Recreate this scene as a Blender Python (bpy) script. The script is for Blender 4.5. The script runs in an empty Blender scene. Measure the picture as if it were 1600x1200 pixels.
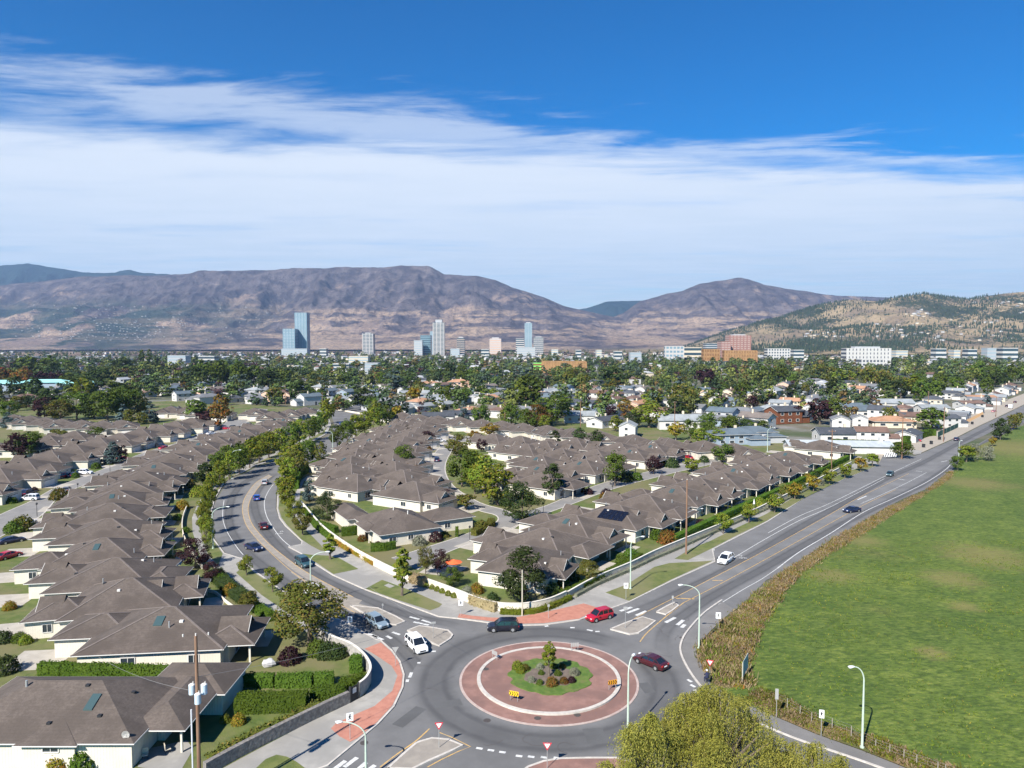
import bpy, math, random
import numpy as np
from mathutils import Vector, Matrix
from mathutils.geometry import tessellate_polygon
R = math.radians
rng = random.Random(7)
nr = np.random.RandomState(11)
scene = bpy.context.scene
COL = scene.collection

# ------------------------------------------------------------------ camera
F, CX, CY, HOR, CAMZ = 1110.0, 800.0, 600.0, 538.0, 42.0
PITCH = math.atan((CY - HOR) / F)
cam_d = bpy.data.cameras.new('camera')
cam_d.sensor_width = 36.0
cam_d.lens = F / 1600 * 36
cam_d.clip_start = 0.5
cam_d.clip_end = 80000
cam = bpy.data.objects.new('camera', cam_d)
cam.location = (0, 0, CAMZ)
cam.rotation_euler = (math.pi / 2 - PITCH, 0, 0)
COL.objects.link(cam)
scene.camera = cam

# ------------------------------------------------------------------ sun, sky, exposure
SUN_EL = R(40)
SHX, SHY = math.cos(R(57)), math.sin(R(57))          # shadows fall this way on the ground
sun_d = bpy.data.lights.new('sun', 'SUN')
sun_d.energy = 5.0
sun_d.angle = R(0.55)
sun_d.color = (1.0, 0.95, 0.87)
sun = bpy.data.objects.new('sun', sun_d)
sun.rotation_euler = Vector((SHX * math.cos(SUN_EL), SHY * math.cos(SUN_EL), -math.sin(SUN_EL))).to_track_quat('-Z', 'Y').to_euler()
sun.location = (0, 0, 200)
COL.objects.link(sun)
scene.view_settings.view_transform = 'Standard'
scene.view_settings.look = 'None'
scene.view_settings.exposure = 0.98
scene.view_settings.gamma = 1
scene.view_settings.use_curve_mapping = False
scene.cycles.use_denoising = True
scene.cycles.max_bounces = 5
scene.cycles.diffuse_bounces = 2
scene.cycles.glossy_bounces = 2
scene.cycles.transmission_bounces = 2
scene.cycles.transparent_max_bounces = 4
scene.cycles.volume_bounces = 0
scene.cycles.use_adaptive_sampling = True
scene.cycles.adaptive_threshold = 0.02

def nd(nt, t, **kw):
    n = nt.nodes.new(t)
    for k, v in kw.items():
        if k.startswith('i_'):
            key = k[2:]
            key = int(key) if key.isdigit() else key.replace('_', ' ')
            n.inputs[key].default_value = v
        else:
            setattr(n, k, v)
    return n

def mth(nt, op, a, b=None, c=None, clamp=False):
    n = nt.nodes.new('ShaderNodeMath')
    n.operation = op
    n.use_clamp = clamp
    for i, v in enumerate((a, b, c)):
        if v is None: continue
        if isinstance(v, (int, float)): n.inputs[i].default_value = v
        else: nt.links.new(v, n.inputs[i])
    return n.outputs[0]

def mixc(nt, fac, a, b, blend='MIX'):
    n = nt.nodes.new('ShaderNodeMix')
    n.data_type = 'RGBA'
    n.blend_type = blend
    for s, v in ((n.inputs[0], fac), (n.inputs[6], a), (n.inputs[7], b)):
        if isinstance(v, (int, float)): s.default_value = v
        elif isinstance(v, (tuple, list)): s.default_value = (*v[:3], 1)
        else: nt.links.new(v, s)
    return n.outputs[2]

def sstep(nt, v, lo, hi):
    n = nt.nodes.new('ShaderNodeMapRange')
    n.interpolation_type = 'SMOOTHSTEP'
    nt.links.new(v, n.inputs[0])
    n.inputs[1].default_value = lo
    n.inputs[2].default_value = hi
    return n.outputs[0]

def build_world():
    w = bpy.data.worlds.new('World')
    scene.world = w
    w.use_nodes = True
    nt = w.node_tree
    nt.nodes.clear()
    out = nd(nt, 'ShaderNodeOutputWorld')
    bg = nd(nt, 'ShaderNodeBackground')
    bg.inputs[1].default_value = 0.085
    sky = nd(nt, 'ShaderNodeTexSky', sky_type='NISHITA', sun_disc=False, sun_elevation=SUN_EL, sun_rotation=R(213),
             altitude=350, air_density=1.0, dust_density=0.15, ozone_density=3.0)
    hs = nd(nt, 'ShaderNodeHueSaturation', i_Saturation=1.9, i_Value=0.80)
    nt.links.new(sky.outputs[0], hs.inputs['Color'])
    tc = nd(nt, 'ShaderNodeTexCoord')
    sp = nd(nt, 'ShaderNodeSeparateXYZ')
    nt.links.new(tc.outputs['Generated'], sp.inputs[0])
    x, y, z = sp.outputs
    # a thin high cloud bank whose straight edge is a plane through the viewer: s > 0 is under the bank
    s = mth(nt, 'SUBTRACT', mth(nt, 'ADD', mth(nt, 'MULTIPLY', y, 0.276), mth(nt, 'MULTIPLY', x, -0.050)), z)
    zz = mth(nt, 'MAXIMUM', z, 0.03)
    u = mth(nt, 'DIVIDE', x, zz)
    v = mth(nt, 'DIVIDE', y, zz)
    cv = nd(nt, 'ShaderNodeCombineXYZ')
    # streaks run along the edge of the bank
    nt.links.new(mth(nt, 'ADD', u, mth(nt, 'MULTIPLY', v, 0.25)), cv.inputs[0])
    nt.links.new(mth(nt, 'MULTIPLY', v, 2.6), cv.inputs[1])
    n1 = nd(nt, 'ShaderNodeTexNoise', i_Scale=0.9, i_Detail=9.0, i_Roughness=0.62, i_Distortion=0.35)
    nt.links.new(cv.outputs[0], n1.inputs['Vector'])
    n2 = nd(nt, 'ShaderNodeTexNoise', i_Scale=0.42, i_Detail=6.0, i_Roughness=0.6)
    nt.links.new(cv.outputs[0], n2.inputs['Vector'])
    a1 = mth(nt, 'MULTIPLY', mth(nt, 'SUBTRACT', n1.outputs[0], 0.5), 0.10)
    cov = sstep(nt, mth(nt, 'ADD', s, a1), -0.024, 0.034)
    # wisps above the edge, thicker to the left
    s2 = mth(nt, 'ADD', s, mth(nt, 'ADD', 0.045, mth(nt, 'MULTIPLY', x, -0.05)))
    wis = mth(nt, 'MULTIPLY', sstep(nt, mth(nt, 'ADD', s2, mth(nt, 'MULTIPLY', mth(nt, 'SUBTRACT', n1.outputs[0], 0.5), 0.26)), -0.012, 0.05),
              mth(nt, 'MULTIPLY', sstep(nt, n1.outputs[0], 0.26, 0.62), 0.60))
    cov = mth(nt, 'MAXIMUM', cov, wis)
    # the bank thins a little here and there
    cov = mth(nt, 'MULTIPLY', cov, mth(nt, 'SUBTRACT', 1.0, mth(nt, 'MULTIPLY', sstep(nt, n2.outputs[0], 0.5, 0.8), 0.28)))
    cov = mth(nt, 'MULTIPLY', cov, 0.93)
    hz = sstep(nt, z, 0.0, 0.26)
    ccol = mixc(nt, hz, (3.5, 4.35, 5.3), (5.1, 5.6, 6.25))
    ccol = mixc(nt, mth(nt, 'MULTIPLY', sstep(nt, n1.outputs[0], 0.35, 0.7), 0.35), ccol, (5.5, 5.9, 6.5))
    blue = mixc(nt, 1.0, hs.outputs[0], (0.20, 0.88, 1.02), 'MULTIPLY')
    colr = mixc(nt, cov, blue, ccol)
    nt.links.new(colr, bg.inputs[0])
    nt.links.new(bg.outputs[0], out.inputs[0])
build_world()

# ------------------------------------------------------------------ helpers
def G(x, y, z=0.0):
    """the point at height z that the photograph shows at pixel (x, y) of 1600 x 1200"""
    u = (x - CX) / F; v = (y - CY) / F
    dx, dy, dz = u, math.cos(PITCH) - v * math.sin(PITCH), -math.sin(PITCH) - v * math.cos(PITCH)
    t = (CAMZ - z) / -dz
    return Vector((t * dx, t * dy, z))

def g2(x, y, z=0.0):
    p = G(x, y, z)
    return (p.x, p.y)

def px(X, Y, Z=0.0):
    dy = Y * math.cos(PITCH) + (CAMZ - Z) * math.sin(PITCH)
    dv = (CAMZ - Z) * math.cos(PITCH) - Y * math.sin(PITCH)
    return CX + F * X / dy, CY + F * dv / dy

def ordn(n):
    w = ['', 'first', 'second', 'third', 'fourth', 'fifth', 'sixth', 'seventh', 'eighth', 'ninth', 'tenth', 'eleventh', 'twelfth',
         'thirteenth', 'fourteenth', 'fifteenth', 'sixteenth', 'seventeenth', 'eighteenth', 'nineteenth', 'twentieth']
    return w[n] if n < len(w) else str(n) + 'th'

def tag(o, label=None, cat=None, group=None, kind=None):
    if label: o['label'] = label
    if cat: o['category'] = cat
    if group: o['group'] = group
    if kind: o['kind'] = kind
    return o

def empty(name, loc=(0, 0, 0), rz=0.0):
    o = bpy.data.objects.new(name, None)
    o.empty_display_size = 0.5
    o.location = loc
    o.rotation_euler = (0, 0, rz)
    COL.objects.link(o)
    return o

class MB:
    def __init__(s):
        s.v = []; s.f = []; s.m = []; s.cur = 0
    def add(s, vs, fs):
        k = len(s.v)
        s.v.extend([tuple(v) for v in vs])
        for f in fs:
            s.f.append([i + k for i in f]); s.m.append(s.cur)
        return s
    def box(s, x0, x1, y0, y1, z0, z1, M=None, bottom=True):
        vs = [(x0, y0, z0), (x1, y0, z0), (x1, y1, z0), (x0, y1, z0), (x0, y0, z1), (x1, y0, z1), (x1, y1, z1), (x0, y1, z1)]
        if M is not None: vs = [M @ Vector(v) for v in vs]
        fs = [(4, 5, 6, 7), (0, 1, 5, 4), (1, 2, 6, 5), (2, 3, 7, 6), (3, 0, 4, 7)]
        if bottom: fs.append((3, 2, 1, 0))
        return s.add(vs, fs)
    def bar(s, a, b, w, h=None, up=(0, 0, 1)):
        """box from a to b, w wide, h high, centred on the line"""
        a = Vector(a); b = Vector(b); h = h or w
        d = (b - a); L = d.length; d.normalize()
        r = d.cross(Vector(up))
        if r.length < 1e-4: r = d.cross(Vector((1, 0, 0)))
        r.normalize(); u = r.cross(d)
        vs = []
        for p in (a, b):
            for i, j in ((-1, -1), (1, -1), (1, 1), (-1, 1)):
                vs.append(p + r * (w / 2 * i) + u * (h / 2 * j))
        return s.add(vs, [(0, 1, 2, 3), (7, 6, 5, 4), (0, 4, 5, 1), (1, 5, 6, 2), (2, 6, 7, 3), (3, 7, 4, 0)])
    def tube(s, pts, rad, n=8, cap=True):
        pts = [Vector(p) for p in pts]
        if isinstance(rad, (int, float)): rad = [rad] * len(pts)
        k = len(s.v); N = len(pts); prev = None
        for i, p in enumerate(pts):
            d = (pts[min(i + 1, N - 1)] - pts[max(i - 1, 0)]).normalized()
            if prev is None:
                r = d.cross(Vector((0, 0, 1)))
                if r.length < 1e-3: r = d.cross(Vector((1, 0, 0)))
            else: r = prev - d * prev.dot(d)
            r.normalize(); prev = r; u = d.cross(r)
            for j in range(n):
                a = 2 * math.pi * j / n
                s.v.append(tuple(p + (r * math.cos(a) + u * math.sin(a)) * rad[i]))
        for i in range(N - 1):
            for j in range(n):
                a = k + i * n + j; b = k + i * n + (j + 1) % n
                s.f.append([a, b, b + n, a + n]); s.m.append(s.cur)
        if cap:
            s.f.append([k + j for j in range(n)][::-1]); s.m.append(s.cur)
            s.f.append([k + (N - 1) * n + j for j in range(n)]); s.m.append(s.cur)
        return s
    def cyl(s, c, r, h, n=12, r2=None):
        return s.tube([c, (c[0], c[1], c[2] + h)], [r, r if r2 is None else r2], n)
    def ball(s, c, r, n=8, m=6, sq=(1, 1, 1)):
        k = len(s.v)
        for i in range(m + 1):
            t = math.pi * i / m
            for j in range(n):
                a = 2 * math.pi * j / n
                s.v.append((c[0] + r * sq[0] * math.sin(t) * math.cos(a), c[1] + r * sq[1] * math.sin(t) * math.sin(a), c[2] + r * sq[2] * math.cos(t)))
        for i in range(m):
            for j in range(n):
                a = k + i * n + j; b = k + i * n + (j + 1) % n
                s.f.append([a, a + n, b + n, b]); s.m.append(s.cur)
        return s
    def mesh(s, name, mats, smooth=False):
        me = bpy.data.meshes.new(name)
        me.from_pydata(s.v, [], s.f)
        if not isinstance(mats, (list, tuple)): mats = [mats]
        for m in mats: me.materials.append(m)
        if len(mats) > 1: me.polygons.foreach_set('material_index', s.m)
        if smooth: me.polygons.foreach_set('use_smooth', [True] * len(me.polygons))
        me.update()
        return me
    def build(s, name, mats, parent=None, smooth=False, loc=None):
        return link(name, s.mesh(name, mats, smooth), parent, loc)

def link(name, me, parent=None, loc=None, rz=0.0):
    o = bpy.data.objects.new(name, me)
    COL.objects.link(o)
    if parent is not None: o.parent = parent
    if loc is not None: o.location = loc
    if rz: o.rotation_euler = (0, 0, rz)
    return o

KIDS = {}
def kids(o):
    return list(o.children)

def copy_tree(o, loc=None, rz=None, parent=None, scale=None):
    c = o.copy(); COL.objects.link(c); c.parent = parent
    if loc is not None: c.location = loc
    if rz is not None: c.rotation_euler = (0, 0, rz)
    if scale is not None: c.scale = scale
    if o.name not in KIDS: KIDS[o.name] = [k for k in o.children]
    for ch in KIDS[o.name]: copy_tree(ch, parent=c)
    return c

def catmull(pts, n=6, closed=False):
    out = []; N = len(pts)
    P = [Vector((p[0], p[1])) for p in pts]
    rg = range(N) if closed else range(N - 1)
    for i in rg:
        if closed: a, b, c, d = P[i - 1], P[i], P[(i + 1) % N], P[(i + 2) % N]
        else: a, b, c, d = P[max(i - 1, 0)], P[i], P[i + 1], P[min(i + 2, N - 1)]
        for k in range(n):
            t = k / n
            q = 0.5 * ((2 * b) + (c - a) * t + (2 * a - 5 * b + 4 * c - d) * t * t + (3 * b - a - 3 * c + d) * t ** 3)
            out.append((q.x, q.y))
    if not closed: out.append((P[-1].x, P[-1].y))
    return out

def W(pxs, smooth=0, closed=False):
    p = [g2(*q) for q in pxs]
    return catmull(p, smooth, closed) if smooth else p

def slab(name, pts, z, mat, skirt=0.0, parent=None, kind='structure', build=True):
    P = [Vector((p[0], p[1], z)) for p in pts]
    tris = tessellate_polygon([P])
    mb = MB()
    up = []
    for t in tris:
        a, b, c = (P[i] for i in t)
        up.append(t if (b - a).cross(c - a).z > 0 else (t[0], t[2], t[1]))
    mb.add(P, up)
    if skirt:
        n = len(P); mb2 = [Vector((p.x, p.y, z - skirt)) for p in P]
        mb.add(P + mb2, [(i, (i + 1) % n, n + (i + 1) % n, n + i) for i in range(n)])
    if not build: return mb
    o = mb.build(name, mat, parent)
    if kind and parent is None: o['kind'] = kind
    return o

def offset(pts, d):
    P = [Vector((p[0], p[1])) for p in pts]; out = []
    for i in range(len(P)):
        t = P[min(i + 1, len(P) - 1)] - P[max(i - 1, 0)]
        if t.length < 1e-6: t = Vector((1, 0))
        t.normalize()
        q = P[i] + Vector((-t.y, t.x)) * d
        out.append((q.x, q.y))
    return out

def ribbon(mb, pts, w, z, h=0.0, uv=None):
    a = offset(pts, w / 2); b = offset(pts, -w / 2)
    n = len(pts)
    vs = [(p[0], p[1], z) for p in a] + [(p[0], p[1], z) for p in b]
    mb.add(vs, [(i, n + i, n + i + 1, i + 1) for i in range(n - 1)])
    if h:
        vs = [(p[0], p[1], z) for p in a] + [(p[0], p[1], z - h) for p in a]
        mb.add(vs, [(i, i + 1, n + i + 1, n + i) for i in range(n - 1)])
        vs = [(p[0], p[1], z) for p in b] + [(p[0], p[1], z - h) for p in b]
        mb.add(vs, [(n + i, n + i + 1, i + 1, i) for i in range(n - 1)])
    return mb

def uvstrip(name, pts, w, z, mat, parent=None, step=1.0):
    """a road strip with u across and v along, for worn wheel tracks"""
    a = offset(pts, w / 2); b = offset(pts, -w / 2)
    me = bpy.data.meshes.new(name)
    n = len(pts)
    me.from_pydata([(p[0], p[1], z) for p in a] + [(p[0], p[1], z) for p in b], [], [(i, n + i, n + i + 1, i + 1) for i in range(n - 1)])
    uvl = me.uv_layers.new(name='UVMap')
    L = [0.0]
    for i in range(1, n): L.append(L[-1] + math.dist(pts[i - 1], pts[i]))
    for poly in me.polygons:
        for li in poly.loop_indices:
            vi = me.loops[li].vertex_index
            uvl.data[li].uv = (0 if vi < n else 1, L[vi % n] / L[-1])
    me.materials.append(mat)
    return link(name, me, parent)

def inpoly(x, y, poly):
    c = False; j = len(poly) - 1
    for i in range(len(poly)):
        xi, yi = poly[i]; xj, yj = poly[j]
        if (yi > y) != (yj > y) and x < (xj - xi) * (y - yi) / (yj - yi) + xi: c = not c
        j = i
    return c

# ------------------------------------------------------------------ materials
MATS = {}
def pmat(name, c1, c2=None, scale=1.0, detail=4.0, rough=0.85, c3=None, scale3=0.05, bump=0.0, bscale=20.0, coord='world', metal=0.0, spec=0.3, lo=0.35, hi=0.65, stretch=None, objvar=0.0, lo3=0.4, hi3=0.62, coat=0.0):
    if name in MATS: return MATS[name]
    m = bpy.data.materials.new(name); MATS[name] = m
    m.use_nodes = True
    nt = m.node_tree; b = nt.nodes['Principled BSDF']
    b.inputs['Roughness'].default_value = rough
    b.inputs['Metallic'].default_value = metal
    b.inputs['Specular IOR Level'].default_value = spec
    if coat: b.inputs['Coat Weight'].default_value = coat; b.inputs['Coat Roughness'].default_value = 0.05
    if coord == 'world':
        g = nd(nt, 'ShaderNodeNewGeometry'); vec = g.outputs['Position']
    else:
        g = nd(nt, 'ShaderNodeTexCoord'); vec = g.outputs['Object']
    if stretch:
        mp = nd(nt, 'ShaderNodeMapping'); mp.inputs['Scale'].default_value = stretch
        nt.links.new(vec, mp.inputs[0]); vec = mp.outputs[0]
    col = None
    if c2 is not None:
        n = nd(nt, 'ShaderNodeTexNoise', i_Scale=scale, i_Detail=detail, i_Roughness=0.6)
        nt.links.new(vec, n.inputs['Vector'])
        col = mixc(nt, sstep(nt, n.outputs[0], lo, hi), c1, c2)
    if c3 is not None:
        n3 = nd(nt, 'ShaderNodeTexNoise', i_Scale=scale3, i_Detail=5.0, i_Roughness=0.62)
        nt.links.new(vec, n3.inputs['Vector'])
        col = mixc(nt, sstep(nt, n3.outputs[0], lo3, hi3), col if col is not None else c1, c3)
    if objvar:
        oi = nd(nt, 'ShaderNodeObjectInfo')
        hs = nd(nt, 'ShaderNodeHueSaturation')
        nt.links.new(mth(nt, 'ADD', 1 - objvar, mth(nt, 'MULTIPLY', oi.outputs['Random'], 2 * objvar)), hs.inputs['Value'])
        if col is not None: nt.links.new(col, hs.inputs['Color'])
        else: hs.inputs['Color'].default_value = (*c1, 1)
        col = hs.outputs[0]
    if col is not None: nt.links.new(col, b.inputs['Base Color'])
    else: b.inputs['Base Color'].default_value = (*c1, 1)
    if bump:
        nb = nd(nt, 'ShaderNodeTexNoise', i_Scale=bscale, i_Detail=4.0)
        nt.links.new(vec, nb.inputs['Vector'])
        bp = nd(nt, 'ShaderNodeBump', i_Strength=1.0, i_Distance=bump)
        nt.links.new(nb.outputs[0], bp.inputs['Height'])
        nt.links.new(bp.outputs[0], b.inputs['Normal'])
    return m

def leafmat(name, c1, c2, c3=None, trans=0.25):
    if name in MATS: return MATS[name]
    m = bpy.data.materials.new(name); MATS[name] = m
    m.use_nodes = True
    nt = m.node_tree; nt.nodes.clear()
    out = nd(nt, 'ShaderNodeOutputMaterial')
    g = nd(nt, 'ShaderNodeNewGeometry'); oi = nd(nt, 'ShaderNodeObjectInfo'); tc = nd(nt, 'ShaderNodeTexCoord')
    n = nd(nt, 'ShaderNodeTexNoise', i_Scale=0.55, i_Detail=3.0)
    nt.links.new(tc.outputs['Object'], n.inputs['Vector'])
    f = mth(nt, 'ADD', mth(nt, 'MULTIPLY', g.outputs['Random Per Island'], 0.5), mth(nt, 'MULTIPLY', sstep(nt, n.outputs[0], 0.35, 0.65), 0.5))
    col = mixc(nt, f, c1, c2)
    if c3 is not None:
        col = mixc(nt, sstep(nt, mth(nt, 'ADD', g.outputs['Random Per Island'], mth(nt, 'MULTIPLY', n.outputs[0], 0.6)), 0.95, 1.25), col, c3)
    hs = nd(nt, 'ShaderNodeHueSaturation')
    nt.links.new(mth(nt, 'ADD', 0.485, mth(nt, 'MULTIPLY', oi.outputs['Random'], 0.03)), hs.inputs['Hue'])
    nt.links.new(mth(nt, 'ADD', 0.78, mth(nt, 'MULTIPLY', oi.outputs['Random'], 0.44)), hs.inputs['Value'])
    nt.links.new(col, hs.inputs['Color'])
    d = nd(nt, 'ShaderNodeBsdfDiffuse'); t = nd(nt, 'ShaderNodeBsdfTranslucent'); mx = nd(nt, 'ShaderNodeMixShader')
    mx.inputs[0].default_value = trans
    nt.links.new(hs.outputs[0], d.inputs[0]); nt.links.new(hs.outputs[0], t.inputs[0])
    nt.links.new(d.outputs[0], mx.inputs[1]); nt.links.new(t.outputs[0], mx.inputs[2])
    nt.links.new(mx.outputs[0], out.inputs[0])
    return m

def trackmat(name, base, dark, centre=0.5):
    """asphalt with two darker, worn wheel tracks along the strip"""
    m = bpy.data.materials.new(name); m.use_nodes = True
    nt = m.node_tree; b = nt.nodes['Principled BSDF']; b.inputs['Roughness'].default_value = 0.9
    b.inputs['Specular IOR Level'].default_value = 0.25
    tc = nd(nt, 'ShaderNodeTexCoord'); sp = nd(nt, 'ShaderNodeSeparateXYZ'); nt.links.new(tc.outputs['UV'], sp.inputs[0])
    g = nd(nt, 'ShaderNodeNewGeometry')
    n = nd(nt, 'ShaderNodeTexNoise', i_Scale=0.35, i_Detail=6.0, i_Roughness=0.65); nt.links.new(g.outputs['Position'], n.inputs['Vector'])
    u = mth(nt, 'ADD', sp.outputs[0], mth(nt, 'MULTIPLY', mth(nt, 'SUBTRACT', n.outputs[0], 0.5), 0.12))
    d1 = mth(nt, 'ABSOLUTE', mth(nt, 'SUBTRACT', mth(nt, 'ABSOLUTE', mth(nt, 'SUBTRACT', u, 0.5)), 0.21))
    tr = mth(nt, 'MULTIPLY', mth(nt, 'SUBTRACT', 1.0, sstep(nt, d1, 0.0, 0.20)), 0.85)
    mid = mth(nt, 'MULTIPLY', mth(nt, 'SUBTRACT', 1.0, sstep(nt, mth(nt, 'ABSOLUTE', mth(nt, 'SUBTRACT', u, 0.5)), 0.20, 0.49)), 0.62)
    e = mth(nt, 'MULTIPLY', sstep(nt, sp.outputs[1], 0.0, 0.06), mth(nt, 'SUBTRACT', 1.0, sstep(nt, sp.outputs[1], 0.94, 1.0)))
    f = mth(nt, 'MULTIPLY', mth(nt, 'MAXIMUM', tr, mid), mth(nt, 'ADD', 0.55, mth(nt, 'MULTIPLY', n.outputs[0], 0.7)), clamp=True)
    f = mth(nt, 'MULTIPLY', f, e)
    bcol = asphalt_col(nt, g.outputs['Position'], base)
    nt.links.new(mixc(nt, f, bcol, dark), b.inputs['Base Color'])
    return m

def asphalt_col(nt, pos, base):
    n = nd(nt, 'ShaderNodeTexNoise', i_Scale=0.12, i_Detail=7.0, i_Roughness=0.7); nt.links.new(pos, n.inputs['Vector'])
    n2 = nd(nt, 'ShaderNodeTexNoise', i_Scale=9.0, i_Detail=2.0); nt.links.new(pos, n2.inputs['Vector'])
    k = [c * 0.80 for c in base]; k2 = [c * 1.14 for c in base]
    c = mixc(nt, sstep(nt, n.outputs[0], 0.3, 0.7), k, k2)
    return mixc(nt, mth(nt, 'MULTIPLY', n2.outputs[0], 0.3), c, [v * 0.82 for v in base])

ASPH = (0.150, 0.148, 0.146)
def asphalt_mat(name, base):
    m = bpy.data.materials.new(name); m.use_nodes = True
    nt = m.node_tree; b = nt.nodes['Principled BSDF']; b.inputs['Roughness'].default_value = 0.9
    b.inputs['Specular IOR Level'].default_value = 0.25
    g = nd(nt, 'ShaderNodeNewGeometry')
    nt.links.new(asphalt_col(nt, g.outputs['Position'], base), b.inputs['Base Color'])
    return m
M_asph = asphalt_mat('asphalt', ASPH)
M_asph2 = asphalt_mat('lane_asphalt', (0.165, 0.163, 0.160))
M_track = trackmat('asphalt_wheel_tracks', ASPH, (0.062, 0.062, 0.064))
M_conc = pmat('concrete', (0.27, 0.258, 0.235), (0.33, 0.315, 0.285), 0.6, 6, c3=(0.24, 0.23, 0.21), scale3=0.09)
M_kerb = pmat('kerb_concrete', (0.40, 0.37, 0.33), (0.50, 0.46, 0.41), 1.5, 5)
M_median = pmat('median_concrete', (0.235, 0.21, 0.18), (0.285, 0.255, 0.215), 0.7, 6)
M_redpave = pmat('red_paving', (0.36, 0.155, 0.11), (0.42, 0.19, 0.135), 1.2, 6)
M_apron = pmat('brick_red_paving', (0.215, 0.120, 0.098), (0.262, 0.150, 0.122), 0.9, 7, c3=(0.18, 0.105, 0.088), scale3=0.25, bump=0.01, bscale=8)
M_white = pmat('white_road_paint', (0.56, 0.56, 0.54), (0.34, 0.34, 0.33), 2.2, 6, lo=0.42, hi=0.72)
M_yellow = pmat('yellow_road_paint', (0.56, 0.34, 0.10), (0.38, 0.27, 0.14), 1.5, 6)
M_iron = pmat('cast_iron', (0.07, 0.06, 0.055), rough=0.6)
M_gravel = pmat('gravel_shoulder', (0.30, 0.26, 0.21), (0.36, 0.32, 0.26), 2.0, 6)
M_verge = pmat('mown_grass', (0.085, 0.110, 0.028), (0.130, 0.145, 0.042), 0.45, 7, c3=(0.155, 0.150, 0.065), scale3=0.12, bump=0.05, bscale=6)
M_lawn = pmat('garden_lawn', (0.066, 0.098, 0.020), (0.110, 0.132, 0.034), 0.5, 7, c3=(0.150, 0.135, 0.062), scale3=0.07, bump=0.05, bscale=6)
M_soil = pmat('bare_soil', (0.115, 0.092, 0.075), (0.16, 0.125, 0.10), 1.2, 7, bump=0.04, bscale=5)
M_bark = pmat('bark', (0.10, 0.08, 0.06), (0.15, 0.12, 0.09), 3, 4, coord='object')
M_whitewall = pmat('cream_stucco', (0.62, 0.57, 0.47), (0.68, 0.63, 0.53), 0.4, 6, c3=(0.55, 0.49, 0.39), scale3=0.15)
M_greywall = pmat('grey_block_wall', (0.27, 0.26, 0.24), (0.36, 0.34, 0.31), 1.6, 6, bump=0.03, bscale=4)
M_stone = pmat('dark_stone_wall', (0.13, 0.12, 0.11), (0.23, 0.21, 0.19), 2.6, 6, bump=0.06, bscale=3)
# ------------------------------------------------------------------ ground, mountains, lake
M_ground = pmat('suburb_ground', (0.060, 0.080, 0.032), (0.13, 0.115, 0.08), 0.035, 8, c3=(0.20, 0.19, 0.175), scale3=0.02, lo3=0.5, hi3=0.7, rough=0.95)
mb = MB()
mb.add([(-26000, -1500, -0.06), (26000, -1500, -0.06), (26000, 15000, -0.06), (-26000, 15000, -0.06)], [(0, 1, 2, 3)])
mb.build('ground', M_ground)['kind'] = 'structure'

def lattice(seed, n=256):
    return np.random.RandomState(seed).rand(n, n)
def vnoise(x, y, L):
    n = L.shape[0]
    xi = np.floor(x).astype(int); yi = np.floor(y).astype(int)
    fx = x - xi; fy = y - yi
    fx = fx * fx * (3 - 2 * fx); fy = fy * fy * (3 - 2 * fy)
    a = L[xi % n, yi % n]; b = L[(xi + 1) % n, yi % n]; c = L[xi % n, (yi + 1) % n]; d = L[(xi + 1) % n, (yi + 1) % n]
    return (a * (1 - fx) + b * fx) * (1 - fy) + (c * (1 - fx) + d * fx) * fy
def fbm(x, y, oct=6, seed=1, ridged=False, gain=0.5):
    L = lattice(seed); s = 0; a = 1.0; t = 0
    for o in range(oct):
        v = vnoise(x * 2 ** o + 17.3 * o, y * 2 ** o + 9.1 * o, L)
        if ridged: v = 1 - np.abs(2 * v - 1)
        s = s + a * v; t += a; a *= gain
    return s / t

def sky_h(profile, Y):
    """a skyline read off the photograph, as heights of a ridge standing Y metres away"""
    us = [(q[0] - 800) / F for q in profile]
    hs = [CAMZ + (HOR - q[1]) / F * Y for q in profile]
    return us, hs

RANGES = [  # profile, ridge distance, foot distance, back width, roughness
    ([(-900, 440), (-400, 425), (-100, 432), (0, 417), (50, 413), (90, 419), (140, 428), (185, 427), (207, 421), (230, 427), (270, 430), (330, 450), (420, 500), (520, 545), (3000, 560)], 10800, 7500, 1500, 0.06),
    ([(-1400, 470), (-900, 430), (-500, 452), (-200, 440), (0, 447), (60, 441), (130, 433), (200, 431), (260, 431), (310, 426), (360, 424), (430, 423), (470, 420), (540, 418), (620, 417), (672, 417), (695, 429), (745, 431), (775, 438), (800, 450), (850, 465), (880, 478), (920, 487), (970, 498), (1020, 507), (1100, 518), (1200, 528), (1400, 545), (3000, 560)], 8600, 5200, 2200, 0.10),
    ([(600, 545), (800, 495), (880, 487), (915, 482), (945, 472), (970, 470), (1005, 470), (1030, 478), (1100, 500), (1200, 545), (3000, 560)], 11300, 9000, 800, 0.03),
    ([(-3000, 560), (700, 548), (850, 522), (930, 507), (975, 488), (1000, 470), (1040, 459), (1065, 456), (1090, 445), (1120, 438), (1150, 435), (1170, 438), (1190, 444), (1240, 453), (1290, 461), (1340, 463), (1385, 465), (1480, 485), (1600, 480), (1900, 450), (2400, 440), (3000, 450)], 9000, 6000, 2200, 0.10),
    ([(-3000, 575), (1060, 546), (1130, 520), (1180, 505), (1215, 497), (1260, 482), (1290, 474), (1330, 469), (1370, 471), (1405, 464), (1440, 459), (1470, 463), (1510, 468), (1540, 462), (1570, 458), (1600, 455), (1700, 440), (2000, 410), (2600, 420), (3400, 450)], 4300, 2700, 1400, 0.16),
]
us = np.concatenate([np.linspace(-2.3, -.86, 50)[:-1], np.linspace(-.86, .86, 780), np.linspace(.86, 2.3, 50)[1:]])
NU, NY = len(us), 300
ys = 2600 * (12600 / 2600) ** np.linspace(0, 1, NY)
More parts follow.
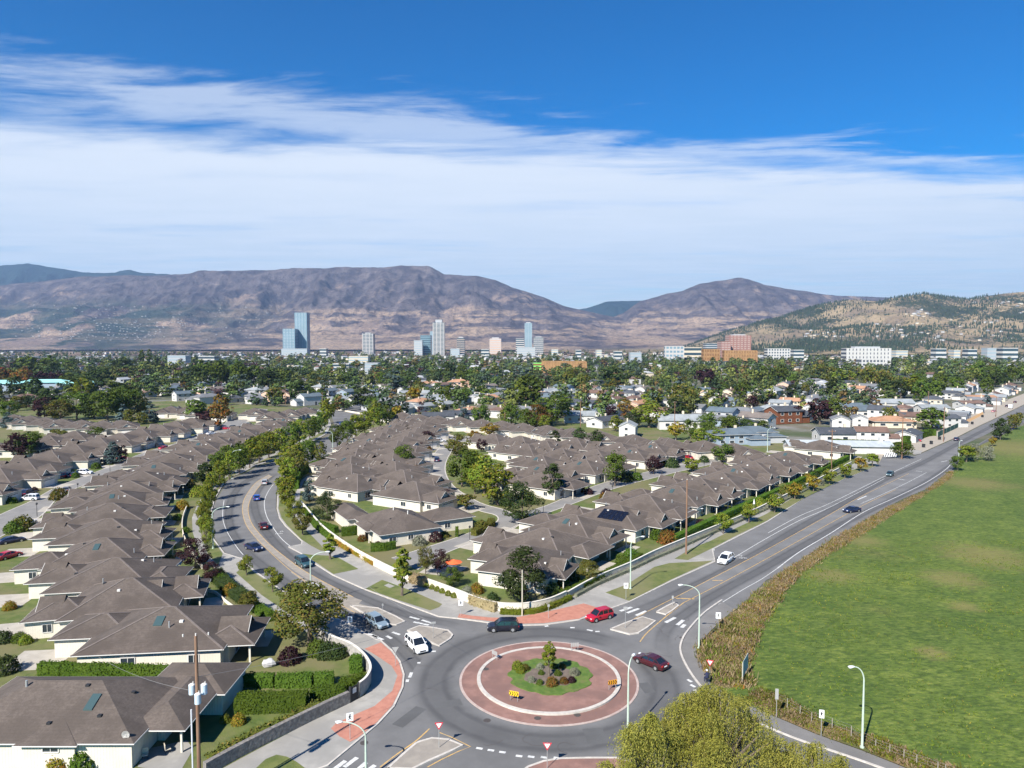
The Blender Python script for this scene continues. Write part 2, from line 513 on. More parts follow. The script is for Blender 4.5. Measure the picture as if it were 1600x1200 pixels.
UU, YY = np.meshgrid(us, ys, indexing='ij')
XX = UU * YY
HH = np.full_like(XX, -8.0)
spur = fbm(XX / 900 + 50, YY / 2600 + 50, 6, 5, True)
rough = fbm(XX / 420 + 90, YY / 420 + 90, 6, 9)
gully = fbm(XX / 330 + 20, YY / 1000 + 20, 5, 15, True, 0.58)
for k, (prof, ry, fy, bw, rg) in enumerate(RANGES):
    pu, ph = sky_h(prof, ry)
    h = np.interp(UU, pu, ph)
    # small unevenness of the skyline itself
    jit = (fbm(XX / 260 + 7 * k, YY * 0 + k * 3.3, 5, 20 + k) - 0.5) * 0.045
    h = h * (1 + jit)
    wob = (fbm(XX / 1500 + 3 * k, YY * 0 + 2.0, 3, 31 + k) - 0.5) * (ry - fy) * 0.5
    t = np.clip((YY - fy - wob) / (ry - fy - wob), 0, None)
    bend = np.where(t < 1, 0.62 * t ** 1.25 + 0.38 * t ** 3.2, np.clip(1 - ((YY - ry) / bw) ** 2, -2, 1))
    carve = (spur - 0.55) * 1.0 + (rough - 0.5) * 0.6 + (gully - 0.55) * 0.62
    env = np.clip(t * (1 - t) * 3.2, 0, 1)
    layer = h * bend * (1 + carve * env) + h * rg * (rough - 0.5) * env
    if k == 4:
        layer = layer + env * 26 * (fbm(XX / 160 + 5, YY / 160, 5, 44) - 0.5)
    layer = np.where(h < 5, -30, layer)
    HH = np.maximum(HH, layer)
HH = np.where(YY > 12300, -8, HH)
verts = np.stack([XX, YY, HH], -1).reshape(-1, 3)
idx = np.arange(NU * NY).reshape(NU, NY)
quads = np.stack([idx[:-1, :-1], idx[1:, :-1], idx[1:, 1:], idx[:-1, 1:]], -1).reshape(-1, 4)
keep = HH.reshape(-1)[quads].max(1) > -6
quads = quads[keep]
me = bpy.data.meshes.new('mountains')
me.vertices.add(len(verts)); me.vertices.foreach_set('co', verts.ravel())
me.loops.add(len(quads) * 4); me.loops.foreach_set('vertex_index', quads.ravel())
me.polygons.add(len(quads)); me.polygons.foreach_set('loop_start', np.arange(len(quads)) * 4)
me.polygons.foreach_set('use_smooth', np.ones(len(quads), bool))
me.update(); me.validate()

def terrain_h(X, Y):
    u = X / Y
    i = float(np.interp(u, us, np.arange(NU))); j = math.log(Y / 2600) / math.log(12600 / 2600) * (NY - 1)
    i0, j0 = int(i), int(j)
    if not (0 <= i0 < NU - 1 and 0 <= j0 < NY - 1): return -8
    a, b = i - i0, j - j0
    return float((HH[i0, j0] * (1 - a) + HH[i0 + 1, j0] * a) * (1 - b) + (HH[i0, j0 + 1] * (1 - a) + HH[i0 + 1, j0 + 1] * a) * b)

def mountain_mat():
    m = bpy.data.materials.new('burnt_slopes'); m.use_nodes = True
    nt = m.node_tree; b = nt.nodes['Principled BSDF']; b.inputs['Roughness'].default_value = 1; b.inputs['Specular IOR Level'].default_value = 0
    g = nd(nt, 'ShaderNodeNewGeometry'); pos = g.outputs['Position']
    sp = nd(nt, 'ShaderNodeSeparateXYZ'); nt.links.new(pos, sp.inputs[0])
    def N(sc, det=6, rough=0.65, st=None):
        n = nd(nt, 'ShaderNodeTexNoise', i_Scale=sc, i_Detail=det, i_Roughness=rough)
        if st:
            mp = nd(nt, 'ShaderNodeMapping'); mp.inputs['Scale'].default_value = st
            nt.links.new(pos, mp.inputs[0]); nt.links.new(mp.outputs[0], n.inputs['Vector'])
        else: nt.links.new(pos, n.inputs['Vector'])
        return n.outputs[0]
    big = N(0.0011, 7, 0.62, (1, 0.5, 2.5)); mid = N(0.006, 6, 0.7); fine = N(0.03, 5, 0.75); speck = N(0.075, 2, 0.5)
    burnt = mixc(nt, sstep(nt, mid, 0.35, 0.65), (0.050, 0.042, 0.046), (0.128, 0.106, 0.102))
    burnt = mixc(nt, sstep(nt, fine, 0.5, 0.68), burnt, (0.040, 0.033, 0.036))
    tan = mixc(nt, sstep(nt, fine, 0.42, 0.62), (0.30, 0.215, 0.150), (0.17, 0.125, 0.105))
    green = mixc(nt, sstep(nt, fine, 0.4, 0.62), (0.022, 0.036, 0.030), (0.050, 0.060, 0.042))
    low = mth(nt, 'SUBTRACT', 1.0, sstep(nt, sp.outputs[2], 120.0, 720.0))
    # grass on the lower benches, dark woods in between
    tanf = sstep(nt, mth(nt, 'ADD', mth(nt, 'ADD', big, mth(nt, 'MULTIPLY', mth(nt, 'SUBTRACT', mid, 0.5), 0.7)), mth(nt, 'MULTIPLY', low, 0.085)), 0.56, 0.66)
    west = mth(nt, 'SUBTRACT', 1.0, sstep(nt, sp.outputs[0], -3600.0, -1800.0))
    gf = mth(nt, 'MULTIPLY', sstep(nt, mth(nt, 'ADD', N(0.0016, 5, 0.6, (1, 0.6, 2)), mth(nt, 'MULTIPLY', mth(nt, 'SUBTRACT', mid, 0.5), 0.5)), 0.40, 0.50), mth(nt, 'MULTIPLY', sstep(nt, low, 0.1, 0.6), west))
    col = mixc(nt, mth(nt, 'MULTIPLY', tanf, 0.72), burnt, tan)
    col = mixc(nt, gf, col, green)
    # grassy terraces low on the slopes, stretched along the contours
    ben = N(0.0021, 6, 0.6, (0.55, 0.8, 7.0))
    bf = mth(nt, 'MULTIPLY', sstep(nt, mth(nt, 'ADD', ben, mth(nt, 'MULTIPLY', low, 0.05)), 0.53, 0.60), sstep(nt, low, 0.25, 0.8))
    bf = mth(nt, 'MULTIPLY', bf, mth(nt, 'SUBTRACT', 1.0, mth(nt, 'MULTIPLY', gf, 0.75)))
    col = mixc(nt, mth(nt, 'MULTIPLY', bf, 0.85), col, mixc(nt, sstep(nt, fine, 0.46, 0.6), (0.36, 0.265, 0.18), (0.17, 0.125, 0.10)))
    # pale rock bands near the rim
    rimf = mth(nt, 'MULTIPLY', sstep(nt, N(0.0045, 6, 0.7, (1, 1, 2.2)), 0.56, 0.66), 0.5)
    col = mixc(nt, rimf, col, (0.20, 0.165, 0.15))
    # green timber on the farthest ridges
    farf = sstep(nt, sp.outputs[1], 9700.0, 10200.0)
    col = mixc(nt, farf, col, (0.022, 0.040, 0.040))
    # near hills on the right: dry grass with green pines
    nearf = mth(nt, 'MULTIPLY', mth(nt, 'SUBTRACT', 1.0, sstep(nt, sp.outputs[1], 5000.0, 5600.0)), sstep(nt, sp.outputs[0], 400.0, 800.0))
    hill = mixc(nt, sstep(nt, N(0.0042, 6, 0.6), 0.46, 0.60), (0.31, 0.24, 0.150), (0.21, 0.165, 0.12))
    hill = mixc(nt, sstep(nt, mth(nt, 'ADD', mth(nt, 'MULTIPLY', N(0.0025, 6, 0.68), 0.75), mth(nt, 'MULTIPLY', speck, 0.25)), 0.485, 0.555), hill, (0.045, 0.056, 0.036))
    col = mixc(nt, nearf, col, hill)
    nt.links.new(col, b.inputs['Base Color'])
    bp = nd(nt, 'ShaderNodeBump', i_Strength=1.0, i_Distance=34.0)
    nt.links.new(mth(nt, 'ADD', mid, mth(nt, 'MULTIPLY', fine, 0.45)), bp.inputs['Height'])
    nt.links.new(bp.outputs[0], b.inputs['Normal'])
    return m
me.materials.append(mountain_mat())
link('mountains', me)['kind'] = 'structure'

M_water = pmat('lake_water', (0.19, 0.25, 0.30), rough=0.6, bump=0.3, bscale=0.05)
mb = MB(); mb.add([(-9000, 4300, 0.0), (1100, 4300, 0.0), (1500, 6900, 0.0), (-12000, 6900, 0.0)], [(0, 1, 2, 3)])
mb.build('lake', M_water)['kind'] = 'structure'

# air: distant things fade towards blue
hz = MB(); hz.box(-15500, 15500, -300, 13200, -12, 1230)
mh = bpy.data.materials.new('air'); mh.use_nodes = True
nt = mh.node_tree; nt.nodes.clear()
o_ = nd(nt, 'ShaderNodeOutputMaterial'); vv = nd(nt, 'ShaderNodeVolumePrincipled')
vv.inputs['Color'].default_value = (0.42, 0.63, 1.0, 1); vv.inputs['Density'].default_value = 4.1e-5; vv.inputs['Anisotropy'].default_value = 0.1
nt.links.new(vv.outputs[0], o_.inputs['Volume'])
ho = hz.build('haze', mh); ho['kind'] = 'stuff'

# ------------------------------------------------------------------ roads
NWK_W = [(352, 864), (375, 872), (398, 893), (447, 928), (475, 945), (510, 961), (545, 975)]
main_kerb = [(905, 969), (955, 951), (983, 941), (1050, 908), (1117, 878), (1113, 859), (1200, 815), (1260, 776), (1320, 748), (1372, 727)]
road_right = [(1600, 645), (1545, 677), (1497, 699), (1485, 732), (1450, 763), (1400, 784), (1340, 819), (1275, 859), (1215, 900), (1198, 906), (1162, 943), (1129, 968), (1112, 985), (1090, 1008), (1087, 1020), (1097, 1042), (1112, 1070), (1150, 1095), (1212, 1121), (1275, 1148), (1345, 1173), (1420, 1203), (1560, 1260), (1800, 1350)]
# road surface of the whole junction
road_poly = W([(-300, 1420), (350, 1260), (512, 1197), (560, 1157), (590, 1132), (615, 1105), (629, 1075), (631, 1055), (625, 1035), (612, 1017), (595, 1002), (587, 1000), (560, 985), (545, 975), (510, 961), (475, 945), (447, 928), (398, 893), (375, 872), (352, 864), (336, 842), (332, 825), (334, 797), (338, 782), (348, 765), (356, 750), (382, 740), (400, 730), (433, 721), (486, 696), (515, 680), (523, 664), (518, 650), (500, 638),
   (560, 634), (640, 634), (640, 644), (566, 652), (552, 665), (547, 685), (520, 706), (480, 730), (433, 760), (432, 774), (431, 795), (436, 810), (445, 822), (470, 846), (471, 851), (451, 855), (474, 867), (490, 880), (520, 899), (569, 921), (620, 940), (672, 959), (685, 964), (715, 967), (760, 973), (800, 978), (850, 977)]
   + main_kerb + [(1375, 719), (1340, 714), (1345, 707), (1400, 712), (1430, 712), (1439, 709), (1468, 696), (1500, 682), (1531, 666), (1559, 653), (1586, 640), (1640, 614), (1760, 570), (1860, 570), (1720, 600)] + road_right + [(1500, 1500), (300, 1500)])
road = slab('road', road_poly, 0.02, M_asph)

# tar-dark wheel tracks, lane by lane
def strip(nm, pts, w, z=0.026, m=M_track, sm=5):
    o = uvstrip(nm, W(pts, sm), w, z, m, road); return o
C0 = Vector((4.6, 87.1)); RO, RI = 11.2, 8.9
def arc(r, a0, a1, n=24, c=C0):
    return [(c.x + r * math.cos(R(a0 + (a1 - a0) * i / n)), c.y + r * math.sin(R(a0 + (a1 - a0) * i / n))) for i in range(n + 1)]
strip('wheel_track_strip', [(740, 986), (700, 975), (640, 962), (590, 944), (540, 922), (495, 900), (460, 877), (430, 848), (408, 820), (398, 795), (399, 775), (412, 755), (432, 738)], 3.4)
strip('wheel_track_strip', [(432, 722), (415, 738), (385, 752), (367, 770), (358, 795), (360, 825), (378, 855), (410, 884), (450, 912), (500, 942), (550, 964), (590, 985), (625, 1012), (655, 1045), (680, 1090)], 3.4, 0.027)
strip('wheel_track_strip', [(1592, 645), (1540, 671), (1490, 697), (1440, 724), (1385, 748), (1320, 785), (1250, 824), (1190, 860), (1130, 893), (1070, 922), (1000, 953), (940, 972), (880, 984)], 3.5, 0.0275)
strip('wheel_track_strip', [(1062, 1062), (1035, 1020), (1040, 985), (1070, 960), (1120, 928), (1190, 890), (1260, 850), (1330, 812), (1400, 778), (1450, 752), (1500, 718), (1550, 686), (1600, 657)], 3.5, 0.0265)
uvstrip('wheel_track_strip', arc(14.4, 40, 395, 90), 6.2, 0.0285, M_track, road)

# lane paint
def paint(nm, pts, w=0.14, m=M_white, z=0.034, sm=5, px_=True):
    mb = MB(); ribbon(mb, W(pts, sm) if px_ else pts, w, z)
    return mb.build(nm, m, road)
paint('lane_line', [(427, 757), (418, 770), (413, 785), (416, 805), (427, 825), (440, 842), (455, 855)], 0.16)
paint('lane_line', [(350, 782), (348, 800), (349, 815), (356, 833), (370, 855), (380, 867)], 0.14)
paint('lane_line', [(1200, 833), (1250, 806), (1300, 785), (1385, 743), (1440, 717)], 0.14)
paint('lane_line', [(1146, 872), (1200, 840), (1250, 813), (1300, 791), (1382, 748)], 0.14)
paint('lane_line', [(1215, 888), (1250, 862), (1300, 832), (1350, 800), (1400, 777), (1447, 754), (1476, 735), (1486, 725)], 0.2)
paint('lane_line', [(1123, 945), (1160, 922), (1190, 905), (1215, 888)], 0.12)
paint('turn_lane_line', [(1345, 787), (1380, 772), (1420, 753), (1448, 738)], 0.12)
for s in ([(1340, 781), (1354, 775)], [(1402, 748), (1413, 750)], [(1431, 736), (1441, 737)], [(1470, 722), (1480, 720)]):
    paint('lane_dash', s, 0.35, sm=0)
# the pale strip of the two-way turn lane
def between(nm, A, B, z, m, skirt=0.0):
    a = W(A, 5); b = W(B, 5)
    return slab(nm, a + b[::-1], z, m, skirt, road)
between('turn_lane', [(1062, 930), (1110, 905), (1200, 859), (1300, 803), (1345, 777), (1420, 741), (1500, 697)], [(1068, 941), (1130, 909), (1200, 871), (1300, 815), (1352, 787), (1440, 745), (1512, 701)], 0.031, M_asph2)
paint('centre_line', [(966, 984), (1000, 962), (1062, 930), (1110, 905), (1200, 858), (1300, 802), (1345, 776), (1420, 740)], 0.13, M_yellow)
paint('centre_line', [(1068, 942), (1130, 910), (1200, 872), (1300, 816), (1352, 788), (1400, 765)], 0.13, M_yellow)
paint('centre_line', [(1000, 1003), (1010, 990), (1028, 974), (1050, 956), (1068, 942)], 0.16, M_yellow)
paint('hatch_bar', [(1056, 935), (1085, 936)], 0.3, M_yellow, sm=0)
paint('hatch_bar', [(1113, 907), (1129, 907)], 0.3, M_yellow, sm=0)
between('median_strip', [(420, 742), (400, 754), (386, 772), (380, 785), (379, 801), (385, 821), (400, 841), (420, 860), (445, 881), (470, 899), (495, 914), (545, 938), (560, 944)],
        [(425, 744), (408, 757), (395, 774), (389, 787), (388, 801), (394, 819), (409, 838), (424, 853), (449, 873), (474, 891), (507, 910), (552, 933), (566, 938)], 0.031, M_median)
paint('centre_line', [(420, 742), (400, 754), (386, 772), (380, 785), (379, 801), (385, 821), (400, 841), (420, 861), (445, 884), (465, 900), (495, 922), (530, 944), (560, 960)], 0.12, M_yellow, 0.036)
paint('centre_line', [(425, 744), (408, 757), (395, 774), (389, 787), (388, 801), (394, 819), (409, 838), (424, 853), (449, 873), (474, 891), (507, 910), (552, 933)], 0.12, M_yellow, 0.036)
between('splitter_paving', [(455, 893), (495, 914), (545, 938), (590, 952), (630, 968)], [(455, 895), (495, 924), (530, 946), (560, 962), (603, 978)], 0.0325, M_median)
# crosswalk bars
def bars(lst, w):
    for a, b in lst: paint('crosswalk_bar', [a, b], w, sm=0)
bars([((659, 969), (675, 974)), ((646, 972), (670, 977)), ((613, 988), (625, 992)), ((604, 994), (612, 998)), ((581, 993), (599, 1000)), ((575, 990), (590, 996)), ((640, 964), (655, 968))], 0.45)
bars([((969, 955), (987, 949)), ((980, 958), (998, 951)), ((994, 962), (1010, 955)), ((1040, 973), (1055, 965)), ((1058, 977), (1068, 969)), ((1065, 981), (1070, 976))], 0.55)
bars([((538, 1199), (558, 1184)), ((558, 1204), (572, 1192)), ((575, 1204), (586, 1196)), ((520, 1204), (540, 1189))], 0.5)
for p in [(744, 1169), (762, 1172), (780, 1175), (806, 1181), (825, 1182), (845, 1183), (865, 1184)]:
    paint('yield_dash', [p, (p[0] + 10, p[1] + 1.5)], 0.35, sm=0)
for a, b in [((851, 979), (857, 978)), ((891, 981), (898, 981)), ((917, 984), (926, 986)), ((930, 987), (937, 987)), ((643, 1051), (640, 1059)), ((637, 1062), (636, 1066)), ((652, 1036), (657, 1036)), ((1074, 1062), (1081, 1066)), ((1079, 1070), (1086, 1074)), ((1085, 1078), (1090, 1083)), ((674, 1018), (681, 1018))]:
    paint('yield_dash', [a, b], 0.4, sm=0)
paint('yellow_line', [(594, 1199), (620, 1179), (650, 1158), (671, 1139)], 0.16, M_yellow)
paint('yellow_line', [(687, 1145), (705, 1152), (735, 1167), (715, 1175), (690, 1187), (668, 1199)], 0.13, M_yellow, sm=0)
# bicycle lane symbol: two wheels, a frame and a diamond
def bike_symbol(x, y):
    c = G(x, y); mb = MB()
    for dx in (-0.45, 0.45):
        ribbon(mb, [(c.x + dx + 0.3 * math.cos(a * math.pi / 6), c.y - 0.5 + 0.3 * math.sin(a * math.pi / 6)) for a in range(13)], 0.1, 0.035)
    ribbon(mb, [(c.x - 0.45, c.y - 0.5), (c.x, c.y), (c.x + 0.45, c.y - 0.5)], 0.1, 0.0355)
    ribbon(mb, [(c.x, c.y + 0.6), (c.x + 0.35, c.y + 1.3), (c.x, c.y + 2.0), (c.x - 0.35, c.y + 1.3), (c.x, c.y + 0.6)], 0.12, 0.035)
    mb.build('bicycle_symbol', M_white, road)
bike_symbol(437, 833); bike_symbol(1160, 871)
for p in [(569, 1161), (761, 1126)]:
    c = G(*p); MB().cyl((c.x, c.y, 0.02), 0.42, 0.018, 20).build('manhole_cover', M_iron, road)
for a, b in [((1062, 996), (1071, 998)), ((1287, 1169), (1302, 1173)), ((902, 968), (911, 967))]:
    mb = MB(); p, q = G(*a), G(*b); mb.bar((p.x, p.y, 0.04), (q.x, q.y, 0.04), 0.5, 0.03); mb.build('storm_drain', M_iron, road)

# sealed cracks and a few repair patches
for i in range(26):
    if i < 12: q = G(1030 + rng.uniform(-10, 110), 1000 - rng.uniform(0, 50), 0)
    elif i < 19: t_ = rng.uniform(0, 6.28); q = Vector((C0.x + 15.5 * math.cos(t_), C0.y + 14.8 * math.sin(t_), 0))
    else: q = G(rng.uniform(1180, 1300), rng.uniform(830, 860), 0)
    a_ = rng.uniform(0, 6.28); P_ = [(q.x, q.y)]
    for k in range(rng.randint(4, 9)):
        a_ += rng.uniform(-.8, .8); P_.append((P_[-1][0] + .5 * math.cos(a_), P_[-1][1] + .5 * math.sin(a_)))
    mb = MB(); ribbon(mb, catmull(P_, 3), 0.07, 0.0315 + i * 0.00003); mb.build('crack_seal', M_iron, road)
M_patch = asphalt_mat('patched_asphalt', (0.10, 0.10, 0.10))
for (x, y, w_, d_, a_) in [(700, 1100, 3.2, 1.6, .3), (930, 1150, 2.2, 3.0, .1), (640, 1120, 1.5, 4.5, -.5), (1010, 1075, 1.4, 2.6, .2), (1160, 905, 1.4, 5, -.7), (560, 950, 1.2, 4, .9)]:
    q = G(x, y, 0); c_, s_ = math.cos(a_), math.sin(a_)
    mb = MB(); mb.add([(q.x + u * w_ / 2 * c_ - v * d_ / 2 * s_, q.y + u * w_ / 2 * s_ + v * d_ / 2 * c_, 0.0302) for u, v in ((-1, -1), (1, -1), (1, 1), (-1, 1))], [(0, 1, 2, 3)]); mb.build('repair_patch', M_patch, road)

# kerbs
def kerb(nm, pts, w=0.22, sm=5, z=0.13, world=None, m=M_kerb, parent=None):
    mb = MB(); ribbon(mb, world if world else W(pts, sm), w, z, 0.13)
    o = mb.build(nm, m, parent)
    if parent is None: o['kind'] = 'structure'
    return o

kerb('kerb', [(1128, 938), (1100, 958), (1076, 984), (1066, 1000), (1063, 1016), (1070, 1036), (1087, 1063), (1108, 1084), (1150, 1112), (1200, 1137), (1255, 1159), (1300, 1174), (1375, 1200), (1520, 1256)], 0.26)
slab('asphalt_path', W([(1129, 941), (1101, 961), (1078, 985), (1068, 1000), (1065, 1016), (1072, 1036), (1089, 1063), (1110, 1084), (1152, 1111), (1202, 1136), (1257, 1158), (1302, 1173), (1377, 1199), (1522, 1255), (1545, 1252), (1420, 1203), (1345, 1173), (1275, 1148), (1212, 1121), (1150, 1095), (1112, 1070), (1097, 1042), (1087, 1020), (1090, 1008), (1112, 985), (1129, 968), (1148, 953)]), 0.07, asphalt_mat('path_asphalt', (0.175, 0.168, 0.16)))

# splitter islands
def island(pts, m=M_median, name='traffic_island', edge=M_kerb):
    P = W(pts)
    o = slab(name, P, 0.15, m, 0.14)
    mb = MB(); ribbon(mb, P + [P[0]], 0.28, 0.165, 0.15); mb.build('kerb_edge', edge, o)
    return o
island([(637, 986), (655, 979), (678, 982), (700, 986), (707, 993), (703, 999), (686, 1010), (676, 1006)])
island([(548, 947), (590, 951), (618, 964), (632, 972), (619, 977), (605, 976), (580, 966)])
island([(954, 984), (978, 974), (1004, 965), (1024, 971), (1010, 982), (997, 990), (984, 992)])
island([(1026, 957), (1040, 949), (1054, 942), (1060, 947), (1050, 955), (1040, 961)])
island([(606, 1202), (630, 1180), (650, 1163), (657, 1160), (675, 1155), (700, 1157), (722, 1166), (702, 1176), (670, 1190), (644, 1203)])
island([(790, 1232), (825, 1200), (850, 1191), (876, 1187), (920, 1186), (965, 1186), (1010, 1200), (960, 1260), (850, 1290)], M_apron)

# ------------------------------------------------------------------ pavements, verges
wallE = [(471, 792), (480, 803), (501, 828), (524, 847), (555, 868), (587, 886), (620, 902), (670, 918), (715, 935), (745, 947), (775, 955), (805, 957), (830, 955), (860, 948), (890, 934), (930, 912), (986, 888), (1022, 870), (1067, 851), (1122, 828), (1160, 812), (1200, 793), (1260, 763), (1330, 727), (1362, 712)]
kerbE = [(471, 851), (451, 855), (474, 867), (490, 880), (520, 899), (569, 921), (620, 940), (672, 959), (685, 964), (715, 967), (760, 973), (800, 978), (850, 977)] + main_kerb
upE = [(600, 652), (570, 655), (556, 668), (551, 687), (523, 708), (484, 732), (437, 762), (434, 774), (433, 795), (437, 810), (446, 822), (472, 846)]
upWall = [(615, 657), (590, 676), (575, 690), (545, 708), (510, 722), (478, 745), (470, 765), (468, 780), (471, 792)]
paveE = slab('sidewalk', W(upE + kerbE + wallE[::-1] + upWall[::-1]), 0.12, M_conc, 0.12)
kerb('kerb', upE + kerbE, sm=0)
def patch(name, pts, m, z=0.136, sm=0, parent=None):
    P = W(pts, sm, True) if sm else W(pts)
    return slab(name, P, z, m, 0.0, parent)
patch('grass_verge', [(600, 653), (572, 657), (560, 669), (555, 688), (526, 709), (488, 733), (441, 763), (437, 775), (435, 795), (440, 810), (449, 822), (470, 843), (485, 853), (500, 861), (511, 863), (499, 850), (482, 833), (466, 815), (457, 798), (458, 780), (470, 752), (506, 725), (545, 704), (578, 682), (612, 658)], M_verge)
patch('grass_verge', [(472, 866), (488, 868), (512, 869), (530, 873), (560, 890), (541, 894), (521, 898), (497, 882)], M_verge)
patch('grass_verge', [(571, 921), (597, 907), (640, 923), (691, 945), (686, 950), (672, 955), (620, 938)], M_verge)
patch('grass_verge', [(946, 927), (980, 914), (1022, 887), (1045, 881), (1080, 879), (1114, 877), (1050, 906), (983, 940)], M_verge)
patch('grass_verge', [(1054, 874), (1075, 876), (1108, 860), (1150, 838), (1197, 815), (1258, 778), (1318, 749), (1370, 728), (1362, 724), (1310, 743), (1250, 772), (1197, 804), (1150, 826), (1110, 846), (1080, 858)], M_verge)
patch('red_paving', [(715, 966), (718, 960), (735, 963), (765, 966), (800, 967), (850, 958), (912, 944), (935, 951), (905, 968), (850, 975), (800, 976), (760, 971)], M_redpave)
patch('utility_cover', [(600, 916), (607, 913), (617, 917), (609, 920)], M_conc, 0.15)

kerbSW = [(-300, 1430), (350, 1262), (450, 1221), (512, 1197), (560, 1157), (590, 1132), (615, 1105), (629, 1075), (631, 1055), (625, 1035), (612, 1017), (595, 1002), (587, 1000), (560, 985), (545, 975), (510, 961), (475, 945), (447, 928), (398, 893), (376, 872)]
wallSW = [(367, 870), (342, 845), (340, 892), (366, 915), (395, 936), (430, 958), (470, 984), (497, 997), (540, 1018), (566, 1036), (578, 1052), (580, 1072), (570, 1088), (545, 1101), (520, 1113), (480, 1132), (400, 1174), (330, 1212), (200, 1280), (-400, 1480)]
slab('sidewalk', W(kerbSW) + W(wallSW[3:]), 0.12, M_conc, 0.12)
kerb('kerb', kerbSW, sm=0)
patch('red_paving', [(570, 1015), (595, 1005), (611, 1019), (623, 1036), (629, 1056), (627, 1075), (613, 1104), (588, 1131), (559, 1155), (547, 1161), (530, 1152), (517, 1140), (525, 1132), (550, 1120), (585, 1105), (613, 1081), (621, 1057), (612, 1042), (590, 1027)], M_redpave)
patch('grass_verge', [(398, 1204), (415, 1188), (432, 1181), (448, 1184), (463, 1192), (478, 1203), (440, 1222), (380, 1230)], M_verge)
upW = [(500, 640), (512, 650), (517, 663), (510, 678), (484, 693), (431, 719), (398, 728), (380, 738), (354, 748), (345, 763), (335, 781), (331, 797), (329, 825), (333, 842), (350, 865), (376, 873)]
inW = [(490, 640), (502, 652), (507, 664), (500, 674), (478, 684), (450, 699), (412, 713), (388, 724), (360, 740), (330, 760), (310, 785), (300, 810), (301, 832), (312, 868), (340, 893)]
slab('sidewalk', W(upW) + [g2(398, 893), g2(366, 915)] + W(inW[::-1]), 0.115, M_conc, 0.115)
kerb('kerb', upW, sm=0)
patch('grass_verge', [(512, 665), (507, 678), (482, 691), (430, 717), (396, 726), (378, 736), (353, 746), (343, 762), (333, 781), (329, 797), (327, 825), (331, 842), (348, 866), (341, 884), (325, 868), (313, 832), (312, 810), (321, 787), (338, 764), (366, 743), (392, 728), (416, 717), (452, 703), (480, 688), (504, 675)], M_verge, 0.13)
patch('grass_verge', [(369, 896), (383, 882), (398, 896), (425, 914), (447, 931), (475, 947), (508, 963), (492, 975), (470, 970), (441, 953), (409, 931)], M_verge, 0.136)

# interior streets of the townhouse court
paveI = pmat('court_asphalt', (0.185, 0.178, 0.168), (0.225, 0.215, 0.20), 0.25, 7)
lawnI = patch('court_lawn', [(-80, 1500), (-400, 1130), (-600, 900), (-500, 700), (-250, 648), (300, 625), (490, 640), (502, 652), (507, 664), (478, 684), (412, 713), (360, 740), (330, 760), (310, 785), (300, 810), (301, 832), (312, 868), (340, 893), (395, 936), (470, 984), (540, 1018), (578, 1050), (577, 1075), (520, 1113), (400, 1174), (200, 1280)], M_lawn, 0.10)
slab('court_garden', W(wallE + [(1372, 706), (1340, 700), (1240, 690), (1160, 680), (1060, 668), (900, 655), (760, 645), (640, 640)] + upWall), 0.10, M_lawn)
def street(nm, a, b, z=0.118):
    A = W(a, 5); B = W(b, 5)
    o = slab(nm, A + B[::-1], z, paveI)
    for e in (A, B):
        mb = MB(); ribbon(mb, e, 0.3, z + 0.03, 0.1); mb.build('kerb_edge', M_kerb, o)
street('street', [(-160, 880), (0, 805), (50, 783), (90, 761), (140, 742), (175, 728), (225, 708), (290, 688), (340, 666), (385, 645), (400, 638)],
       [(-140, 930), (0, 840), (62, 808), (95, 775), (140, 755), (185, 735), (235, 714), (300, 695), (362, 672), (405, 650), (418, 640)])
street('street', [(612, 873), (660, 858), (707, 843), (745, 829), (775, 817), (775, 806), (745, 797), (707, 777), (680, 765), (667, 745), (670, 720), (688, 698), (694, 682), (650, 672), (610, 664)],
       [(652, 891), (690, 868), (730, 852), (775, 838), (810, 822), (812, 812), (790, 798), (750, 786), (712, 763), (697, 742), (697, 722), (708, 700), (712, 684), (668, 668), (612, 660)])
street('street', [(775, 838), (830, 812), (900, 786), (960, 764), (1030, 745), (1080, 733), (1130, 722), (1180, 712)],
       [(800, 805), (850, 792), (900, 771), (950, 753), (1010, 738), (1060, 727), (1110, 716), (1160, 706)], 0.121)
street('street', [(694, 690), (760, 692), (830, 700), (900, 708), (980, 716), (1060, 727), (1110, 722)], [(700, 681), (760, 684), (830, 690), (900, 698), (980, 705), (1060, 714), (1120, 714)], 0.124)

# ------------------------------------------------------------------ the roundabout
def disc(name, r, z, m, parent=None, r0=0.0, skirt=0.0, n=96, c=C0):
    mb = MB()
    a = [(c.x + r * math.cos(2 * math.pi * i / n), c.y + r * math.sin(2 * math.pi * i / n)) for i in range(n)]
    if r0:
        b = [(c.x + r0 * math.cos(2 * math.pi * i / n), c.y + r0 * math.sin(2 * math.pi * i / n)) for i in range(n)]
        mb.add([(p[0], p[1], z) for p in a] + [(p[0], p[1], z) for p in b], [(i, (i + 1) % n, n + (i + 1) % n, n + i) for i in range(n)])
        if skirt: mb.add([(p[0], p[1], z) for p in b] + [(p[0], p[1], z - skirt) for p in b], [(i, (i + 1) % n, n + (i + 1) % n, n + i) for i in range(n)])
    else:
        mb.add([(p[0], p[1], z) for p in a], [tuple(range(n))])
    if skirt: mb.add([(p[0], p[1], z) for p in a] + [(p[0], p[1], z - skirt) for p in a], [(i, n + i, n + (i + 1) % n, (i + 1) % n) for i in range(n)])
    o = mb.build(name, m, parent)
    if parent is None: o['kind'] = 'structure'
    return o
isl = disc('roundabout_island', 10.9, 0.09, M_apron, r0=8.9, skirt=0.09)
M_kerbpink = pmat('worn_kerb_concrete', (0.36, 0.27, 0.24), (0.42, 0.34, 0.30), 1.5, 5)
